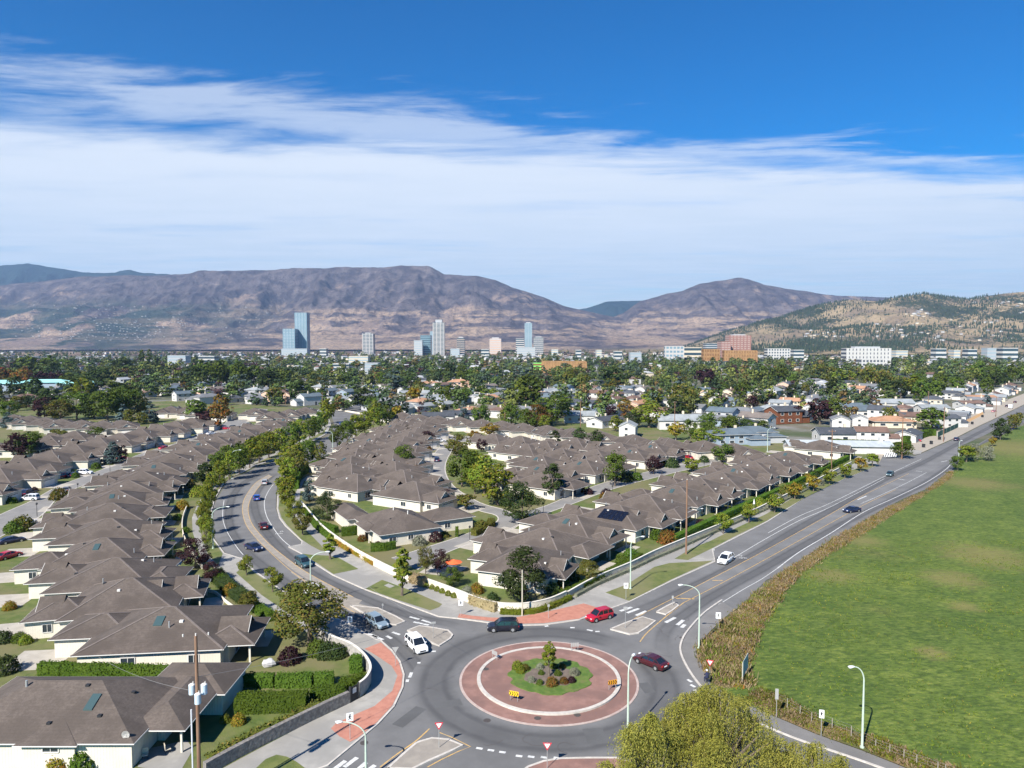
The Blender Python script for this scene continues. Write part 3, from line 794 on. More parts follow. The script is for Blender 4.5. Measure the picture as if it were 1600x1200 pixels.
disc('outer_kerb', 11.2, 0.075, M_kerbpink, isl, 10.9, 0.07)
disc('inner_kerb', 9.0, 0.30, M_kerb, isl, 8.55, 0.26)
disc('island_paving', 8.55, 0.24, M_apron, isl)
# grass bed with a wavy rim
bed = [(C0.x + 0.25 + (5.1 + 0.18 * math.sin(9 * a) + 0.22 * math.sin(14 * a + 2)) * math.cos(a) * 1.02, C0.y + 0.35 + (4.9 + 0.2 * math.sin(7 * a) + 0.15 * math.sin(17 * a)) * math.sin(a)) for a in [2 * math.pi * i / 60 for i in range(60)]]
M_bed = pmat('bed_grass', (0.060, 0.115, 0.018), (0.105, 0.155, 0.030), 1.3, 6, c3=(0.14, 0.13, 0.05), scale3=0.5, lo3=0.5, hi3=0.8, bump=0.06, bscale=6)
slab('grass_bed', bed, 0.32, M_bed, 0.08, isl)
so = [(C0.x + 0.3 + (3.3 + 0.35 * math.sin(4 * a) + 0.2 * math.sin(9 * a)) * math.cos(a), C0.y + 0.2 + (2.7 + 0.3 * math.sin(5 * a)) * math.sin(a)) for a in [2 * math.pi * i / 48 for i in range(48)]]
slab('soil_bed', so, 0.345, M_soil, 0.02, isl)
for p in [(759, 1047), (840, 1122), (902, 1117)]:
    c = G(*p, 0.1); MB().cyl((c.x, c.y, 0.09 if p[1] > 1100 else 0.24), 0.40, 0.02, 20).build('manhole_cover', M_iron, isl)

# ------------------------------------------------------------------ the green field and its weedy edge
M_field = pmat('meadow_grass', (0.070, 0.112, 0.015), (0.110, 0.150, 0.024), 0.10, 8, c3=(0.15, 0.135, 0.045), scale3=0.022, lo3=0.56, hi3=0.74, rough=0.95, bump=0.12, bscale=3.0)
def field_mat():
    m = M_field; nt = m.node_tree; b = nt.nodes['Principled BSDF']
    g = nd(nt, 'ShaderNodeNewGeometry')
    mp = nd(nt, 'ShaderNodeMapping'); mp.inputs['Scale'].default_value = (0.6, 1.2, 1); mp.inputs['Rotation'].default_value = (0, 0, R(-18))
    nt.links.new(g.outputs['Position'], mp.inputs[0])
    n = nd(nt, 'ShaderNodeTexNoise', i_Scale=0.42, i_Detail=8.0, i_Roughness=0.84); nt.links.new(mp.outputs[0], n.inputs['Vector'])
    n2 = nd(nt, 'ShaderNodeTexNoise', i_Scale=0.045, i_Detail=4.0); nt.links.new(g.outputs['Position'], n2.inputs['Vector'])
    src = b.inputs['Base Color'].links[0].from_socket
    c = mixc(nt, mth(nt, 'MULTIPLY', mth(nt, 'SUBTRACT', 1.0, sstep(nt, n.outputs[0], 0.38, 0.50)), 0.8), src, (0.036, 0.066, 0.009))
    c = mixc(nt, mth(nt, 'MULTIPLY', sstep(nt, n.outputs[0], 0.53, 0.63), 0.7), c, (0.185, 0.215, 0.040))
    c = mixc(nt, mth(nt, 'MULTIPLY', sstep(nt, n2.outputs[0], 0.45, 0.62), 0.38), c, (0.046, 0.086, 0.012))
    n5 = nd(nt, 'ShaderNodeTexNoise', i_Scale=1.5, i_Detail=5.0, i_Roughness=0.72); nt.links.new(mp.outputs[0], n5.inputs['Vector'])
    c = mixc(nt, mth(nt, 'MULTIPLY', mth(nt, 'SUBTRACT', 1.0, sstep(nt, n5.outputs[0], 0.40, 0.53)), 0.62), c, (0.028, 0.050, 0.010))
    c = mixc(nt, mth(nt, 'MULTIPLY', sstep(nt, n5.outputs[0], 0.54, 0.64), 0.35), c, (0.20, 0.215, 0.06))
    # dried patches with their own places
    d = None
    for (x, y, r) in ((1490, 905, 4.5), (1505, 948, 2.2), (1455, 1020, 1.9), (1540, 868, 8), (1350, 845, 4), (1520, 755, 9), (1590, 700, 26), (1300, 900, 4)):
        p = G(x, y)
        vm = nd(nt, 'ShaderNodeVectorMath', operation='DISTANCE'); nt.links.new(g.outputs['Position'], vm.inputs[0]); vm.inputs[1].default_value = p
        q = mth(nt, 'MULTIPLY', mth(nt, 'SUBTRACT', 1.0, sstep(nt, mth(nt, 'ADD', vm.outputs['Value'], mth(nt, 'MULTIPLY', mth(nt, 'SUBTRACT', n.outputs[0], 0.5), r * 4.5)), r * 0.2, r * 1.6)), 0.55)
        d = q if d is None else mth(nt, 'MAXIMUM', d, q)
    c = mixc(nt, d, c, (0.20, 0.16, 0.062))
    nt.links.new(c, b.inputs['Base Color'])
field_mat()
edge = [(1620, 655), (1560, 683), (1505, 708), (1490, 736), (1452, 768), (1402, 789), (1342, 824), (1277, 864), (1217, 905), (1200, 912), (1165, 948), (1131, 973), (1114, 990), (1093, 1012), (1091, 1022), (1100, 1044), (1116, 1072), (1154, 1093), (1214, 1118), (1277, 1145), (1347, 1170), (1422, 1200), (1562, 1255), (1800, 1340), (3200, 1350), (3300, 700), (2300, 640), (1700, 630)]
slab('field', W(edge), 0.06, M_field)
weed_strip = [(1486, 736), (1450, 767), (1400, 788), (1340, 823), (1275, 862), (1215, 903), (1165, 946), (1131, 971), (1093, 1011), (1100, 1044), (1120, 1075), (1175, 1075), (1165, 1045), (1180, 1000), (1190, 975), (1220, 928), (1250, 896), (1292, 868), (1353, 831), (1411, 794), (1488, 745)]
M_dry = pmat('dry_weeds_ground', (0.20, 0.135, 0.07), (0.13, 0.11, 0.045), 0.8, 6, c3=(0.085, 0.095, 0.03), scale3=0.15)
slab('weedy_bank', W(weed_strip), 0.075, M_dry)
slab('weedy_bank', W([(1212, 1120), (1275, 1147), (1345, 1172), (1420, 1202), (1560, 1256), (1640, 1268), (1450, 1188), (1350, 1148), (1290, 1130), (1215, 1085), (1185, 1080), (1165, 1095)]), 0.078, M_dry)
# shoulder and dirt beyond the far side of the main road
slab('gravel_shoulder', W([(1372, 727), (1375, 719), (1362, 712), (1395, 690), (1420, 684), (1470, 672), (1500, 656), (1560, 630), (1640, 600), (1700, 590), (1640, 613), (1586, 639), (1559, 652), (1531, 665), (1500, 681), (1468, 695), (1439, 708), (1428, 711), (1418, 703), (1400, 708), (1380, 712)]), 0.10, M_gravel)
slab('concrete_path', W([(1380, 714), (1400, 711), (1420, 706), (1430, 711), (1439, 709), (1441, 705), (1428, 703), (1400, 709), (1385, 711)]), 0.125, M_conc, 0.1)
# ------------------------------------------------------------------ townhouses
M_roof = None
def roof_mat(name, c1, c2, objvar=0.06):
    m = pmat(name, c1, c2, 2.2, 5, coord='object', rough=0.95, c3=[v * 0.84 for v in c1], scale3=0.25, objvar=objvar, lo=0.3, hi=0.7)
    nt = m.node_tree; b = nt.nodes['Principled BSDF']
    tc = nd(nt, 'ShaderNodeTexCoord')
    n = nd(nt, 'ShaderNodeTexNoise', i_Scale=5.0, i_Detail=2.0); nt.links.new(tc.outputs['Object'], n.inputs['Vector'])
    src = b.inputs['Base Color'].links[0].from_socket
    # shingle courses, 0.3 m in height steps of the slope
    sp = nd(nt, 'ShaderNodeSeparateXYZ'); nt.links.new(tc.outputs['Object'], sp.inputs[0])
    fr = mth(nt, 'FRACT', mth(nt, 'MULTIPLY', sp.outputs[2], 6.5))
    c = mixc(nt, mth(nt, 'MULTIPLY', sstep(nt, n.outputs[0], 0.35, 0.7), 0.38), src, [v * 0.62 for v in c1])
    c = mixc(nt, mth(nt, 'MULTIPLY', sstep(nt, fr, 0.75, 1.0), 0.22), c, [v * 0.5 for v in c1])
    nt.links.new(c, b.inputs['Base Color'])
    return m
M_roof = roof_mat('taupe_shingles', (0.094, 0.076, 0.064), (0.124, 0.101, 0.086))
def siding(name, c, groove=True, sc=3.3):
    m = pmat(name, c, [v * 0.92 for v in c], 0.6, 4, coord='object', rough=0.7)
    if groove:
        nt = m.node_tree; b = nt.nodes['Principled BSDF']
        tc = nd(nt, 'ShaderNodeTexCoord'); sp = nd(nt, 'ShaderNodeSeparateXYZ'); nt.links.new(tc.outputs['Object'], sp.inputs[0])
        fr = mth(nt, 'FRACT', mth(nt, 'MULTIPLY', mth(nt, 'ADD', sp.outputs[0], sp.outputs[1]), sc))
        bp = nd(nt, 'ShaderNodeBump', i_Strength=1.0, i_Distance=0.05)
        nt.links.new(sstep(nt, fr, 0.8, 0.95), bp.inputs['Height']); nt.links.new(bp.outputs[0], b.inputs['Normal'])
    return m
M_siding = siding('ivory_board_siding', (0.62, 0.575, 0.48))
M_gable_shaded = siding('gable_siding_shaded', (0.36, 0.33, 0.28))  # siding colour darkened so that these gables read as shaded
M_trim = pmat('white_trim', (0.62, 0.60, 0.56), rough=0.5)
M_gdoor = pmat('white_garage_door', (0.70, 0.67, 0.61), (0.64, 0.61, 0.56), 1.0, 3, coord='object', rough=0.5)
M_glass = pmat('window_glass', (0.025, 0.035, 0.045), rough=0.08, spec=0.8)
M_skyl = pmat('skylight_glass', (0.05, 0.085, 0.085), rough=0.25, spec=0.8)
M_dark = pmat('dark_metal', (0.03, 0.03, 0.032), rough=0.5)
M_galv = pmat('galvanised_metal', (0.45, 0.46, 0.46), rough=0.4, metal=0.5)
M_solar = pmat('solar_glass', (0.008, 0.009, 0.016), rough=0.15, spec=0.7)

CAPS = None
M_cap_ = pmat('ridge_cap_shingles', (0.135, 0.112, 0.098), (0.17, 0.142, 0.125), 2, 4, coord='object')
def hip(mb, x0, x1, y0, y1, ze, pitch=0.42, over=0.5, th=0.14):
    """a closed hip roof over the rectangle with overhanging eaves"""
    x0 -= over; x1 += over; y0 -= over; y1 += over
    hw = min(x1 - x0, y1 - y0) / 2; h = hw * pitch
    zb = ze - 0.02
    if x1 - x0 >= y1 - y0: r = [(x0 + hw, (y0 + y1) / 2), (x1 - hw - 1e-3, (y0 + y1) / 2)]
    else: r = [((x0 + x1) / 2, y0 + hw), ((x0 + x1) / 2, y1 - hw - 1e-3)]
    z1 = ze + th
    vs = [(x0, y0, z1), (x1, y0, z1), (x1, y1, z1), (x0, y1, z1), (r[0][0], r[0][1], z1 + h), (r[1][0], r[1][1], z1 + h), (x0, y0, zb), (x1, y0, zb), (x1, y1, zb), (x0, y1, zb)]
    if CAPS is not None:
        E = [Vector(vs[i]) for i in range(6)]
        links = [(4, 5), (0, 4), (3, 4), (1, 5), (2, 5)] if x1 - x0 >= y1 - y0 else [(4, 5), (0, 4), (1, 4), (2, 5), (3, 5)]
        for i, j in links: CAPS.bar(E[i], E[j], 0.26, 0.07)
    if x1 - x0 >= y1 - y0: fs = [(0, 1, 5, 4), (1, 2, 5), (2, 3, 4, 5), (3, 0, 4)]
    else: fs = [(0, 1, 4), (1, 2, 5, 4), (2, 3, 5), (3, 0, 4, 5)]
    mb.add(vs, fs + [(9, 8, 7, 6)])
    return h + z1

def fascia(mb, x0, x1, y0, y1, ze, over=0.5, th=0.15):
    x0 -= over; x1 += over; y0 -= over; y1 += over
    z0, z1 = ze + 0.02, ze + th - 0.03; t = 0.05
    mb.box(x0 - t, x1 + t, y0 - t, y0, z0, z1); mb.box(x0 - t, x1 + t, y1, y1 + t, z0, z1)
    mb.box(x0 - t, x0, y0, y1, z0, z1); mb.box(x1, x1 + t, y0, y1, z0, z1)

def gablet(mb, c, w, d, h, z, ax):
    """gable on a roof: its face looks along ax"""
    a = Vector(ax); p = Vector((-a.y, a.x, 0)); c = Vector((c[0], c[1], z))
    L, Rr, T = c - p * (w / 2), c + p * (w / 2), c + Vector((0, 0, h))
    B = -a * d
    mb.add([L, Rr, T, L + B, Rr + B, T + B], [(0, 2, 5, 3), (1, 4, 5, 2)])
    return L, Rr, T

def window(parent, c, w, h, ax, M=M_glass, mull=1, name='window'):
    """a window with a frame and a pane, facing ax, centred on c"""
    a = Vector(ax); p = Vector((-a.y, a.x, 0)); c = Vector(c); U = Vector((0, 0, 1))
    fr = MB(); t = 0.09
    for s in (-1, 1):
        fr.bar(c + p * (s * w / 2) - U * (h / 2) + a * 0.04, c + p * (s * w / 2) + U * (h / 2) + a * 0.04, t, 0.09, up=a)
        fr.bar(c - p * (w / 2 - t / 2) + U * (s * h / 2) + a * 0.04, c + p * (w / 2 - t / 2) + U * (s * h / 2) + a * 0.04, 0.1, t)
    for k in range(mull):
        q = c + p * (w * ((k + 1) / (mull + 1) - 0.5))
        fr.bar(q - U * (h / 2 - t / 2) + a * 0.035, q + U * (h / 2 - t / 2) + a * 0.035, 0.05, 0.06, up=a)
    f = fr.build(name, M_trim, parent)
    g = MB(); g.add([c - p * w / 2 - U * h / 2 + a * 0.012, c + p * w / 2 - U * h / 2 + a * 0.012, c + p * w / 2 + U * h / 2 + a * 0.012, c - p * w / 2 + U * h / 2 + a * 0.012], [(0, 1, 2, 3)])
    g.build('pane', M, f)
    return f

def garage_door(parent, c, w, h, ax, M=None):
    a = Vector(ax); p = Vector((-a.y, a.x, 0)); c = Vector(c); U = Vector((0, 0, 1))
    mb = MB()
    for k in range(4):
        q = c + U * (h * (k + 0.5) / 4 - h / 2)
        mb.bar(q - p * (w / 2) + a * 0.03, q + p * (w / 2) + a * 0.03, 0.05, h / 4 - 0.03)
    d = mb.build('garage_door', M or M_gdoor, parent)
    g = MB()
    for k in range(8):
        q = c + U * (h * 0.375) + p * (w * ((k + 0.5) / 8 - 0.5)) + a * 0.062
        g.add([q - p * w * 0.05 - U * 0.13, q + p * w * 0.05 - U * 0.13, q + p * w * 0.05 + U * 0.13, q - p * w * 0.05 + U * 0.13], [(0, 1, 2, 3)])
    g.build('door_light', M_glass, d)
    return d

def slope_z(x, y, x0, x1, y0, y1, ze, pitch=0.39, over=0.5, th=0.14):
    return ze + th + pitch * max(0, min(x - x0 + over, x1 + over - x, y - y0 + over, y1 + over - y))

def make_unit(variant, length=24.0, extras=True):
    """one bungalow of a row: garage at -x, patio at +x, 12.4 m across"""
    r = random.Random(100 + variant)
    mir = -1 if variant % 2 else 1
    root = empty('townhouse')
    L = length / 2
    def blk(x0, x1, y0, y1):
        return (x0, x1, y0, y1) if mir == 1 else (x0, x1, -y1, -y0)
    main = blk(-L + 5.0, L - 3.2, -7.3, 7.3)
    gar = blk(-L, -L + 8.5, -6.3, 1.6)
    pat = blk(L - 6, L, -1.8 - 0.6 * (variant % 3), 6.0)
    global CAPS
    CAPS = MB()
    wm = MB(); rm = MB(); fm = MB()
    ze = 2.72
    for i, b in enumerate((main, gar, pat)):
        z = ze - 0.06 * i
        if i == 2:   # covered patio: open under the roof, on posts
            wm.box(b[0], b[1] - 2.6, b[2], b[3], 0, z)
            for yy in (b[2] + 0.15, b[3] - 0.15): wm.box(b[1] - 0.3, b[1] - 0.08, yy - 0.11, yy + 0.11, 0, z)
        else: wm.box(b[0], b[1], b[2], b[3], 0, z)
        hip(rm, *b, z, 0.39 if i == 0 else 0.38)
        fascia(fm, *b, z)
    # gablets over both ends, and the gable walls in them
    for (b, sx) in ((gar, -1), (pat, 1)):
        if sx == 1 and variant % 3 == 2 or sx == -1 and variant in (1, 4): continue
        yc = (b[2] + b[3]) / 2
        x = b[0] + 1.2 if sx < 0 else b[1] - 1.2
        z = slope_z(x, yc, *b, ze)
        l, rr, t = gablet(rm, (x + sx * 0.35, yc), 4.0, 3.6, 1.55, z - 0.15, (sx, 0, 0))
        l2 = Vector((x, l.y, z - 0.15)); r2 = Vector((x, rr.y, z - 0.15)); t2 = Vector((x, t.y, t.z - 0.1))
        MB().add([l2, r2, t2], [(0, 1, 2)]).build('gable', M_siding if sx < 0 else M_gable_shaded, root)
        for A, B in ((l, t), (rr, t)): fm.bar(A + Vector((sx * 0.05, 0, -0.05)), B + Vector((sx * 0.05, 0, -0.05)), 0.05, 0.08)
    # a mid-ridge gablet looking over the yard side
    x = L - 6.5; z = slope_z(x, 0, *main, ze)
    if variant == 0:
        l, rr, t = gablet(rm, (x + 0.3, 0.5 * mir), 2.6, 3.0, 1.2, z - 0.4, (1, 0, 0))
        MB().add([Vector((x, l.y, l.z)), Vector((x, rr.y, rr.z)), Vector((x, t.y, t.z - 0.08))], [(0, 1, 2)]).build('gable', M_gable_shaded, root)
        for A, B in ((l, t), (rr, t)): fm.bar(A + Vector((0.05, 0, -0.05)), B + Vector((0.05, 0, -0.05)), 0.05, 0.08)
    wm.build('wall', M_siding, root)
    rf = rm.build('roof', M_roof, root)
    CAPS.build('ridge_cap', M_cap_, rf); CAPS = None
    fm.build('fascia', M_trim, root)
    garage_door(root, (gar[0], (gar[2] + gar[3]) / 2, 1.15), 4.8, 2.2, (-1, 0, 0))
    s0 = -1 if mir == 1 else 1
    window(root, (gar[0] + 3.0, gar[2] if mir == 1 else gar[3], 1.5), 1.3, 1.2, (0, s0, 0))
    window(root, (main[0] + 5.5, main[2], 1.55), 1.6, 1.15, (0, -1, 0))
    window(root, (main[1] - 3.0, main[2], 1.55), 1.2, 1.15, (0, -1, 0))
    window(root, (main[0] + 5.5, main[3], 1.55), 1.6, 1.15, (0, 1, 0))
    window(root, (main[1], -3.6 * mir, 1.45), 2.2, 1.6, (1, 0, 0))
    window(root, (pat[1] - 2.6, 1.6 * mir, 1.2), 2.6, 2.1, (1, 0, 0), name='patio_door')
    # roof furniture
    for k in range(3):
        x = r.uniform(main[0] + 1, main[1] - 1); y = r.choice([-1, 1]) * r.uniform(1, 4)
        z = slope_z(x, y, *main, ze)
        if k == 0: MB().cyl((x, y, z - 0.2), 0.10, 1.0, 8).build('flue', M_galv, rf)
        else: MB().box(x - .22, x + .22, y - .2, y + .2, z - 0.1, z + 0.2).build('roof_vent', M_dark if k == 1 else M_trim, rf)
    if extras and variant % 3 == 1:
        x, y = 0.5, -2.6
        z = slope_z(x, y, *main, ze)
        q = MB(); q.add([(x - .5, y - .8, z - .8 * .42 + .12), (x + .5, y - .8, z - .8 * .42 + .12), (x + .5, y + .8, z + .8 * .42 + .12), (x - .5, y + .8, z + .8 * .42 + .12),
                         (x - .5, y - .8, z - .7), (x + .5, y - .8, z - .7), (x + .5, y + .8, z - .2), (x - .5, y + .8, z - .2)], [(0, 1, 2, 3), (4, 5, 1, 0), (5, 6, 2, 1), (6, 7, 3, 2), (7, 4, 0, 3)])
        q.build('skylight', M_skyl, rf)
    return root

UNITS = [make_unit(v) for v in range(6)]
used_u = set()
# each unit: (left corner px, right corner px) of its camera-side eaves
def unit_at(Lp, Rp, label, group, variant, flip=False, width=12.6, dz=0.0, stretch=True):
    """Lp, Rp: world 2D points of the two camera-side corners"""
    A = Vector(Lp); B = Vector(Rp); d = B - A; ln = d.length; d.normalize()
    n = Vector((-d.y, d.x))
    c = (A + B) / 2 + n * (width / 2)
    rz = math.atan2(d.y, d.x) + (math.pi if flip else 0)
    src = UNITS[variant]
    sc = min(max(ln / 25.0, 0.8), 1.15) if stretch else 1
    if variant in used_u: o = copy_tree(src, (c.x, c.y, dz), rz)
    else:
        used_u.add(variant); o = src; o.location = (c.x, c.y, dz); o.rotation_euler = (0, 0, rz)
    o.scale = (sc, 1, 1)
    tag(o, label, 'bungalow', group)
    UNIT_FOOT.append((c.x, c.y, rz))
    return o
UNIT_FOOT = []
EZ = 2.75
def gz(p): return g2(p[0], p[1], EZ)

left_row = [((47, 1022), (398, 1006)), ((32, 972), (312, 946)), ((15, 927), (276, 914)), ((17, 890), (249, 876)), ((27, 852), (256, 842)),
            ((47, 825), (255, 812)), ((67, 802), (262, 788)), ((93, 783), (275, 771)), ((122, 765), (290, 756)), ((152, 748), (312, 740)), ((185, 732), (330, 724))]
G1 = 'taupe roofed bungalows along the west side of the curved avenue'
for i, (a, b) in enumerate(left_row):
    unit_at(gz(a), gz(b), '%s ivory bungalow from the corner hedge, in the long row west of the curved avenue' % ordn(i + 1), G1, (i * 5 + 1) % 6)
# the same row going on behind, bending right with the avenue
far_l = [(212, 716), (240, 706), (266, 698), (292, 691), (318, 684), (344, 677), (368, 670), (390, 664)]
far_r = [(345, 716), (362, 705), (380, 697), (398, 690), (418, 683), (440, 677), (462, 671), (482, 665)]
for i, (a, b) in enumerate(zip(far_l, far_r)):
    unit_at(gz(a), gz(b), '%s bungalow of the long row west of the avenue, where it bends behind the trees' % ordn(i + 12), G1, (i * 5 + 2) % 6)
# row across the left lane, garages on the right
G2 = 'taupe roofed bungalows across the left lane'
lane = [(0, 778), (45, 758), (84, 741), (121, 728), (157, 716), (192, 704), (224, 696), (254, 688), (283, 681), (306, 675), (330, 669)]
for i, a in enumerate(lane):
    p = Vector(g2(a[0] + 6, a[1] - 4, 2.7)); q = p + Vector((-25.5, -1.0))
    unit_at(q, p, '%s bungalow up the left lane, garage end facing the lane' % ordn(i + 1), G2, (i * 5 + 3) % 6, flip=True)
# big roofs and far row at the far left
G3 = 'taupe roofed bungalows at the far left'
for i, a in enumerate([(14, 703), (62, 696), (105, 688)]):
    p = Vector(g2(a[0], a[1], 2.7)); unit_at(p - Vector((13, 2)), p + Vector((12, 0)), ('bungalow with broad roof beside the dark plum tree', 'bungalow with broad roof behind the blue spruce', 'bungalow with low roof beside the parked white van')[i], G3, (i * 2 + 1) % 6)
for i, a in enumerate([(-8, 662), (18, 664), (42, 667), (68, 670), (100, 672), (135, 673), (165, 672)]):
    p = Vector(g2(a[0], a[1], 2.7)); d = Vector((math.cos(R(118)), math.sin(R(118))))
    unit_at(p + d * 25 , p, '%s bungalow of the gabled row under the big left trees' % ordn(i + 1), 'gabled bungalows under the big left trees', (i * 5) % 6, flip=True)
for i, a in enumerate([(238, 646), (262, 648), (288, 650), (316, 652), (400, 656), (428, 652), (455, 648), (372, 650)]):
    p = Vector(g2(a[0], a[1], 2.7)); d = Vector((math.cos(R(100)), math.sin(R(100))))
    unit_at(p + d * 25, p, '%s bungalow of the farthest row behind the autumn tree' % ordn(i + 1), 'farthest bungalows behind the autumn tree', (i * 5 + 1) % 6, flip=True)

# middle block between avenue and court lane
midL = [(505, 782), (492, 758), (488, 741), (492, 727), (508, 713), (526, 702), (543, 694), (556, 686), (568, 679), (582, 672), (596, 667), (610, 662)]
midR = [(722, 822), (716, 791), (690, 768), (668, 751), (652, 737), (645, 725), (648, 713), (655, 704), (662, 695), (670, 688), (676, 681), (680, 675)]
for i, (a, b) in enumerate(zip(midL, midR)):
    A, B = Vector(gz(a)), Vector(gz(b))
    if i == 0: continue
    lb = '%s bungalow from the front of the middle row, on its %s side'
    sh_ = (B - A).normalized() * 5.5; A = A - sh_ * .6; B = B - sh_
    if (B - A).length > 33:
        d = (B - A).normalized(); q = (B - A).length / 2
        unit_at(A, A + d * 24, lb % (ordn(i + 1), 'avenue'), 'bungalows between avenue and court lane', (i * 5 + 1) % 6)
        unit_at(B - d * 25, B, lb % (ordn(i + 1), 'lane'), 'bungalows between avenue and court lane', (i * 5 + 4) % 6, flip=True)
    else: unit_at(A, B, lb % (ordn(i + 1), 'only'), 'bungalows between avenue and court lane', (i * 5 + 4) % 6, flip=True)

# row beside the main road
GR = 'taupe roofed bungalows beside the main road'
rdL = [(715, 884), (706, 861), (822, 841), (847, 812), (900, 794), (960, 775), (995, 762), (1040, 750), (1078, 740), (1112, 732), (1150, 727), (1195, 722), (1254, 722)]
rdR = [(884, 905), (908, 879), (952, 852), (1022, 832), (1067, 812), (1115, 795), (1147, 779), (1180, 768), (1206, 757), (1230, 748), (1256, 739), (1283, 728), (1332, 708)]
UR = Vector((math.cos(R(-36)), math.sin(R(-36))))
for i, (a, b) in enumerate(zip(rdL, rdR)):
    A, B = Vector(gz(a)), Vector(gz(b))
    B2 = B; A2 = B - UR * 25.5
    if i == 0: A2 = A; B2 = B
    unit_at(A2, B2, '%s bungalow from the roundabout in the row beside the main road' % ordn(i + 1), GR, (i * 5 + 3) % 6)
# court block between the lanes
GC = 'bungalows inside the court'
for i, (a, b) in enumerate([((800, 752), (858, 768)), ((765, 722), (890, 738)), ((745, 704), (868, 716)), ((745, 692), (850, 700)), ((850, 730), (940, 745)), ((868, 712), (962, 728)), ((905, 702), (1002, 714)), ((965, 702), (1052, 716)), ((838, 694), (930, 704)), ((720, 690), (790, 694)), ((775, 738), (880, 755)), ((815, 712), (905, 725)), ((870, 725), (960, 738)), ((930, 712), (1020, 722)), ((790, 700), (880, 708))]):
    A, B = Vector(gz(a)), Vector(gz(b)); m = (A + B) / 2
    unit_at(m - UR * 12.5, m + UR * 12.5, '%s bungalow inside the court, counted from the tall green maples' % ordn(i + 1), GC, (i * 5 + 2) % 6)
# far side of the court: garages facing the viewer
VR = Vector((math.cos(R(-74)), math.sin(R(-74))))
for i, a in enumerate([(628, 660), (652, 664), (681, 668), (712, 671), (748, 673), (784, 677), (818, 680), (852, 684), (892, 688), (934, 693), (980, 698), (1036, 705), (1094, 711), (1155, 716), (1205, 721)]):
    p = Vector(g2(a[0], a[1] - 8, 2.7))
    unit_at(p, p + VR * -24, '%s bungalow with a white garage gable in the far row of the court' % ordn(i + 1), 'white gabled bungalows in the far row of the court', (i * 5 + 1) % 6, dz=0.0)

# the two near blocks at lower left, hand shaped
def custom(name_label, blocks, group, wins=(), posts=()):
    """blocks: (A px, B px, depth, eave z, pitch) with A-B the camera-side wall line under the eave"""
    root = empty('townhouse', (0, 0, 0))
    A0 = Vector(g2(*blocks[0][0], blocks[0][3])); B0 = Vector(g2(*blocks[0][1], blocks[0][3]))
    d = (B0 - A0).normalized(); rz = math.atan2(d.y, d.x)
    root.location = (A0.x, A0.y, 0); root.rotation_euler = (0, 0, rz)
    inv = Matrix.Rotation(-rz, 2)
    wm = MB(); rm = MB(); fm = MB(); rects = []
    for k, bl in enumerate(blocks):
        a = inv @ (Vector(g2(*bl[0], bl[3])) - A0); b = inv @ (Vector(g2(*bl[1], bl[3])) - A0)
        y0 = (a.y + b.y) / 2; x0, x1 = a.x, b.x; y1 = y0 + bl[2]
        z = bl[3] - 0.04 * k
        x0 += 0.5; x1 -= 0.5; y0 += 0.5
        if len(bl) > 5 and bl[5] == 'porch':
            wm.box(x0, x1 - 3, y0 + 2.4, y1, 0, z)
            for q in ((x0 + .1, y0 + .1), (x1 - .3, y0 + .1), (x1 - .3, y1 - .3)): wm.box(q[0], q[0] + .2, q[1], q[1] + .2, 0, z)
        else: wm.box(x0, x1, y0, y1, 0, z)
        hip(rm, x0, x1, y0, y1, z, bl[4]); fascia(fm, x0, x1, y0, y1, z)
        rects.append((x0, x1, y0, y1, z, bl[4]))
    wm.build('wall', M_siding, root); rf = rm.build('roof', M_roof, root); fm.build('fascia', M_trim, root)
    for k, fx, w, h, zc in wins:
        x0, x1, y0 = rects[k][:3]
        window(root, (x0 + (x1 - x0) * fx, y0, zc), w, h, (0, -1, 0))
    tag(root, name_label, 'bungalow', group)
    return root, rf, rects
GL0 = 'near bungalows at the lower left corner'
near, nrf, nrc = custom('nearest ivory bungalow at the lower left corner, with a skylight and a corner patio', [
    ((-130, 1164), (209, 1164), 13.6, 2.8, 0.42), ((21, 1166), (118, 1168), 10, 2.78, 0.40), ((190, 1142), (289, 1142), 11.5, 2.76, 0.42, 'porch'), ((215, 1086), (352, 1084), 7.5, 2.74, 0.42)], GL0,
    wins=((1, 0.55, 1.6, 0.5, 2.2), (3, 0.6, 1.6, 1.4, 1.4)))
mid1, mrf, mrc = custom('front bungalow of the middle row with white end walls behind the curving cream wall', [
    ((592, 838), (692, 824), 17, 2.8, 0.42), ((524, 800), (606, 822), 15, 2.78, 0.42), ((672, 818), (741, 806), 8.5, 2.76, 0.42), ((566, 826), (610, 832), 8, 2.74, 0.4, 'porch')], 'bungalows between avenue and court lane',
    wins=((0, 0.2, 1.6, 1.0, 1.6), (0, 0.5, 1.2, 1.0, 1.6), (2, 0.4, 1.4, 1.2, 1.5)))
for fx, yy, kind in ((0.3, 4.6, 0), (0.6, 5.0, 1), (0.75, 6.6, 0), (0.45, 8.4, 1)):
    x = mrc[0][0] + (mrc[0][1] - mrc[0][0]) * fx; z = slope_z(x, mrc[0][2] + yy, mrc[0][0], mrc[0][1], mrc[0][2], mrc[0][3], 2.8)
    if kind: MB().cyl((x, mrc[0][2] + yy, z - .1), 0.12, 1.0, 8).build('flue', M_trim, mrf)
    else: MB().box(x - .25, x + .25, mrc[0][2] + yy - .2, mrc[0][2] + yy + .2, z - .1, z + .2).build('roof_vent', M_dark, mrf)
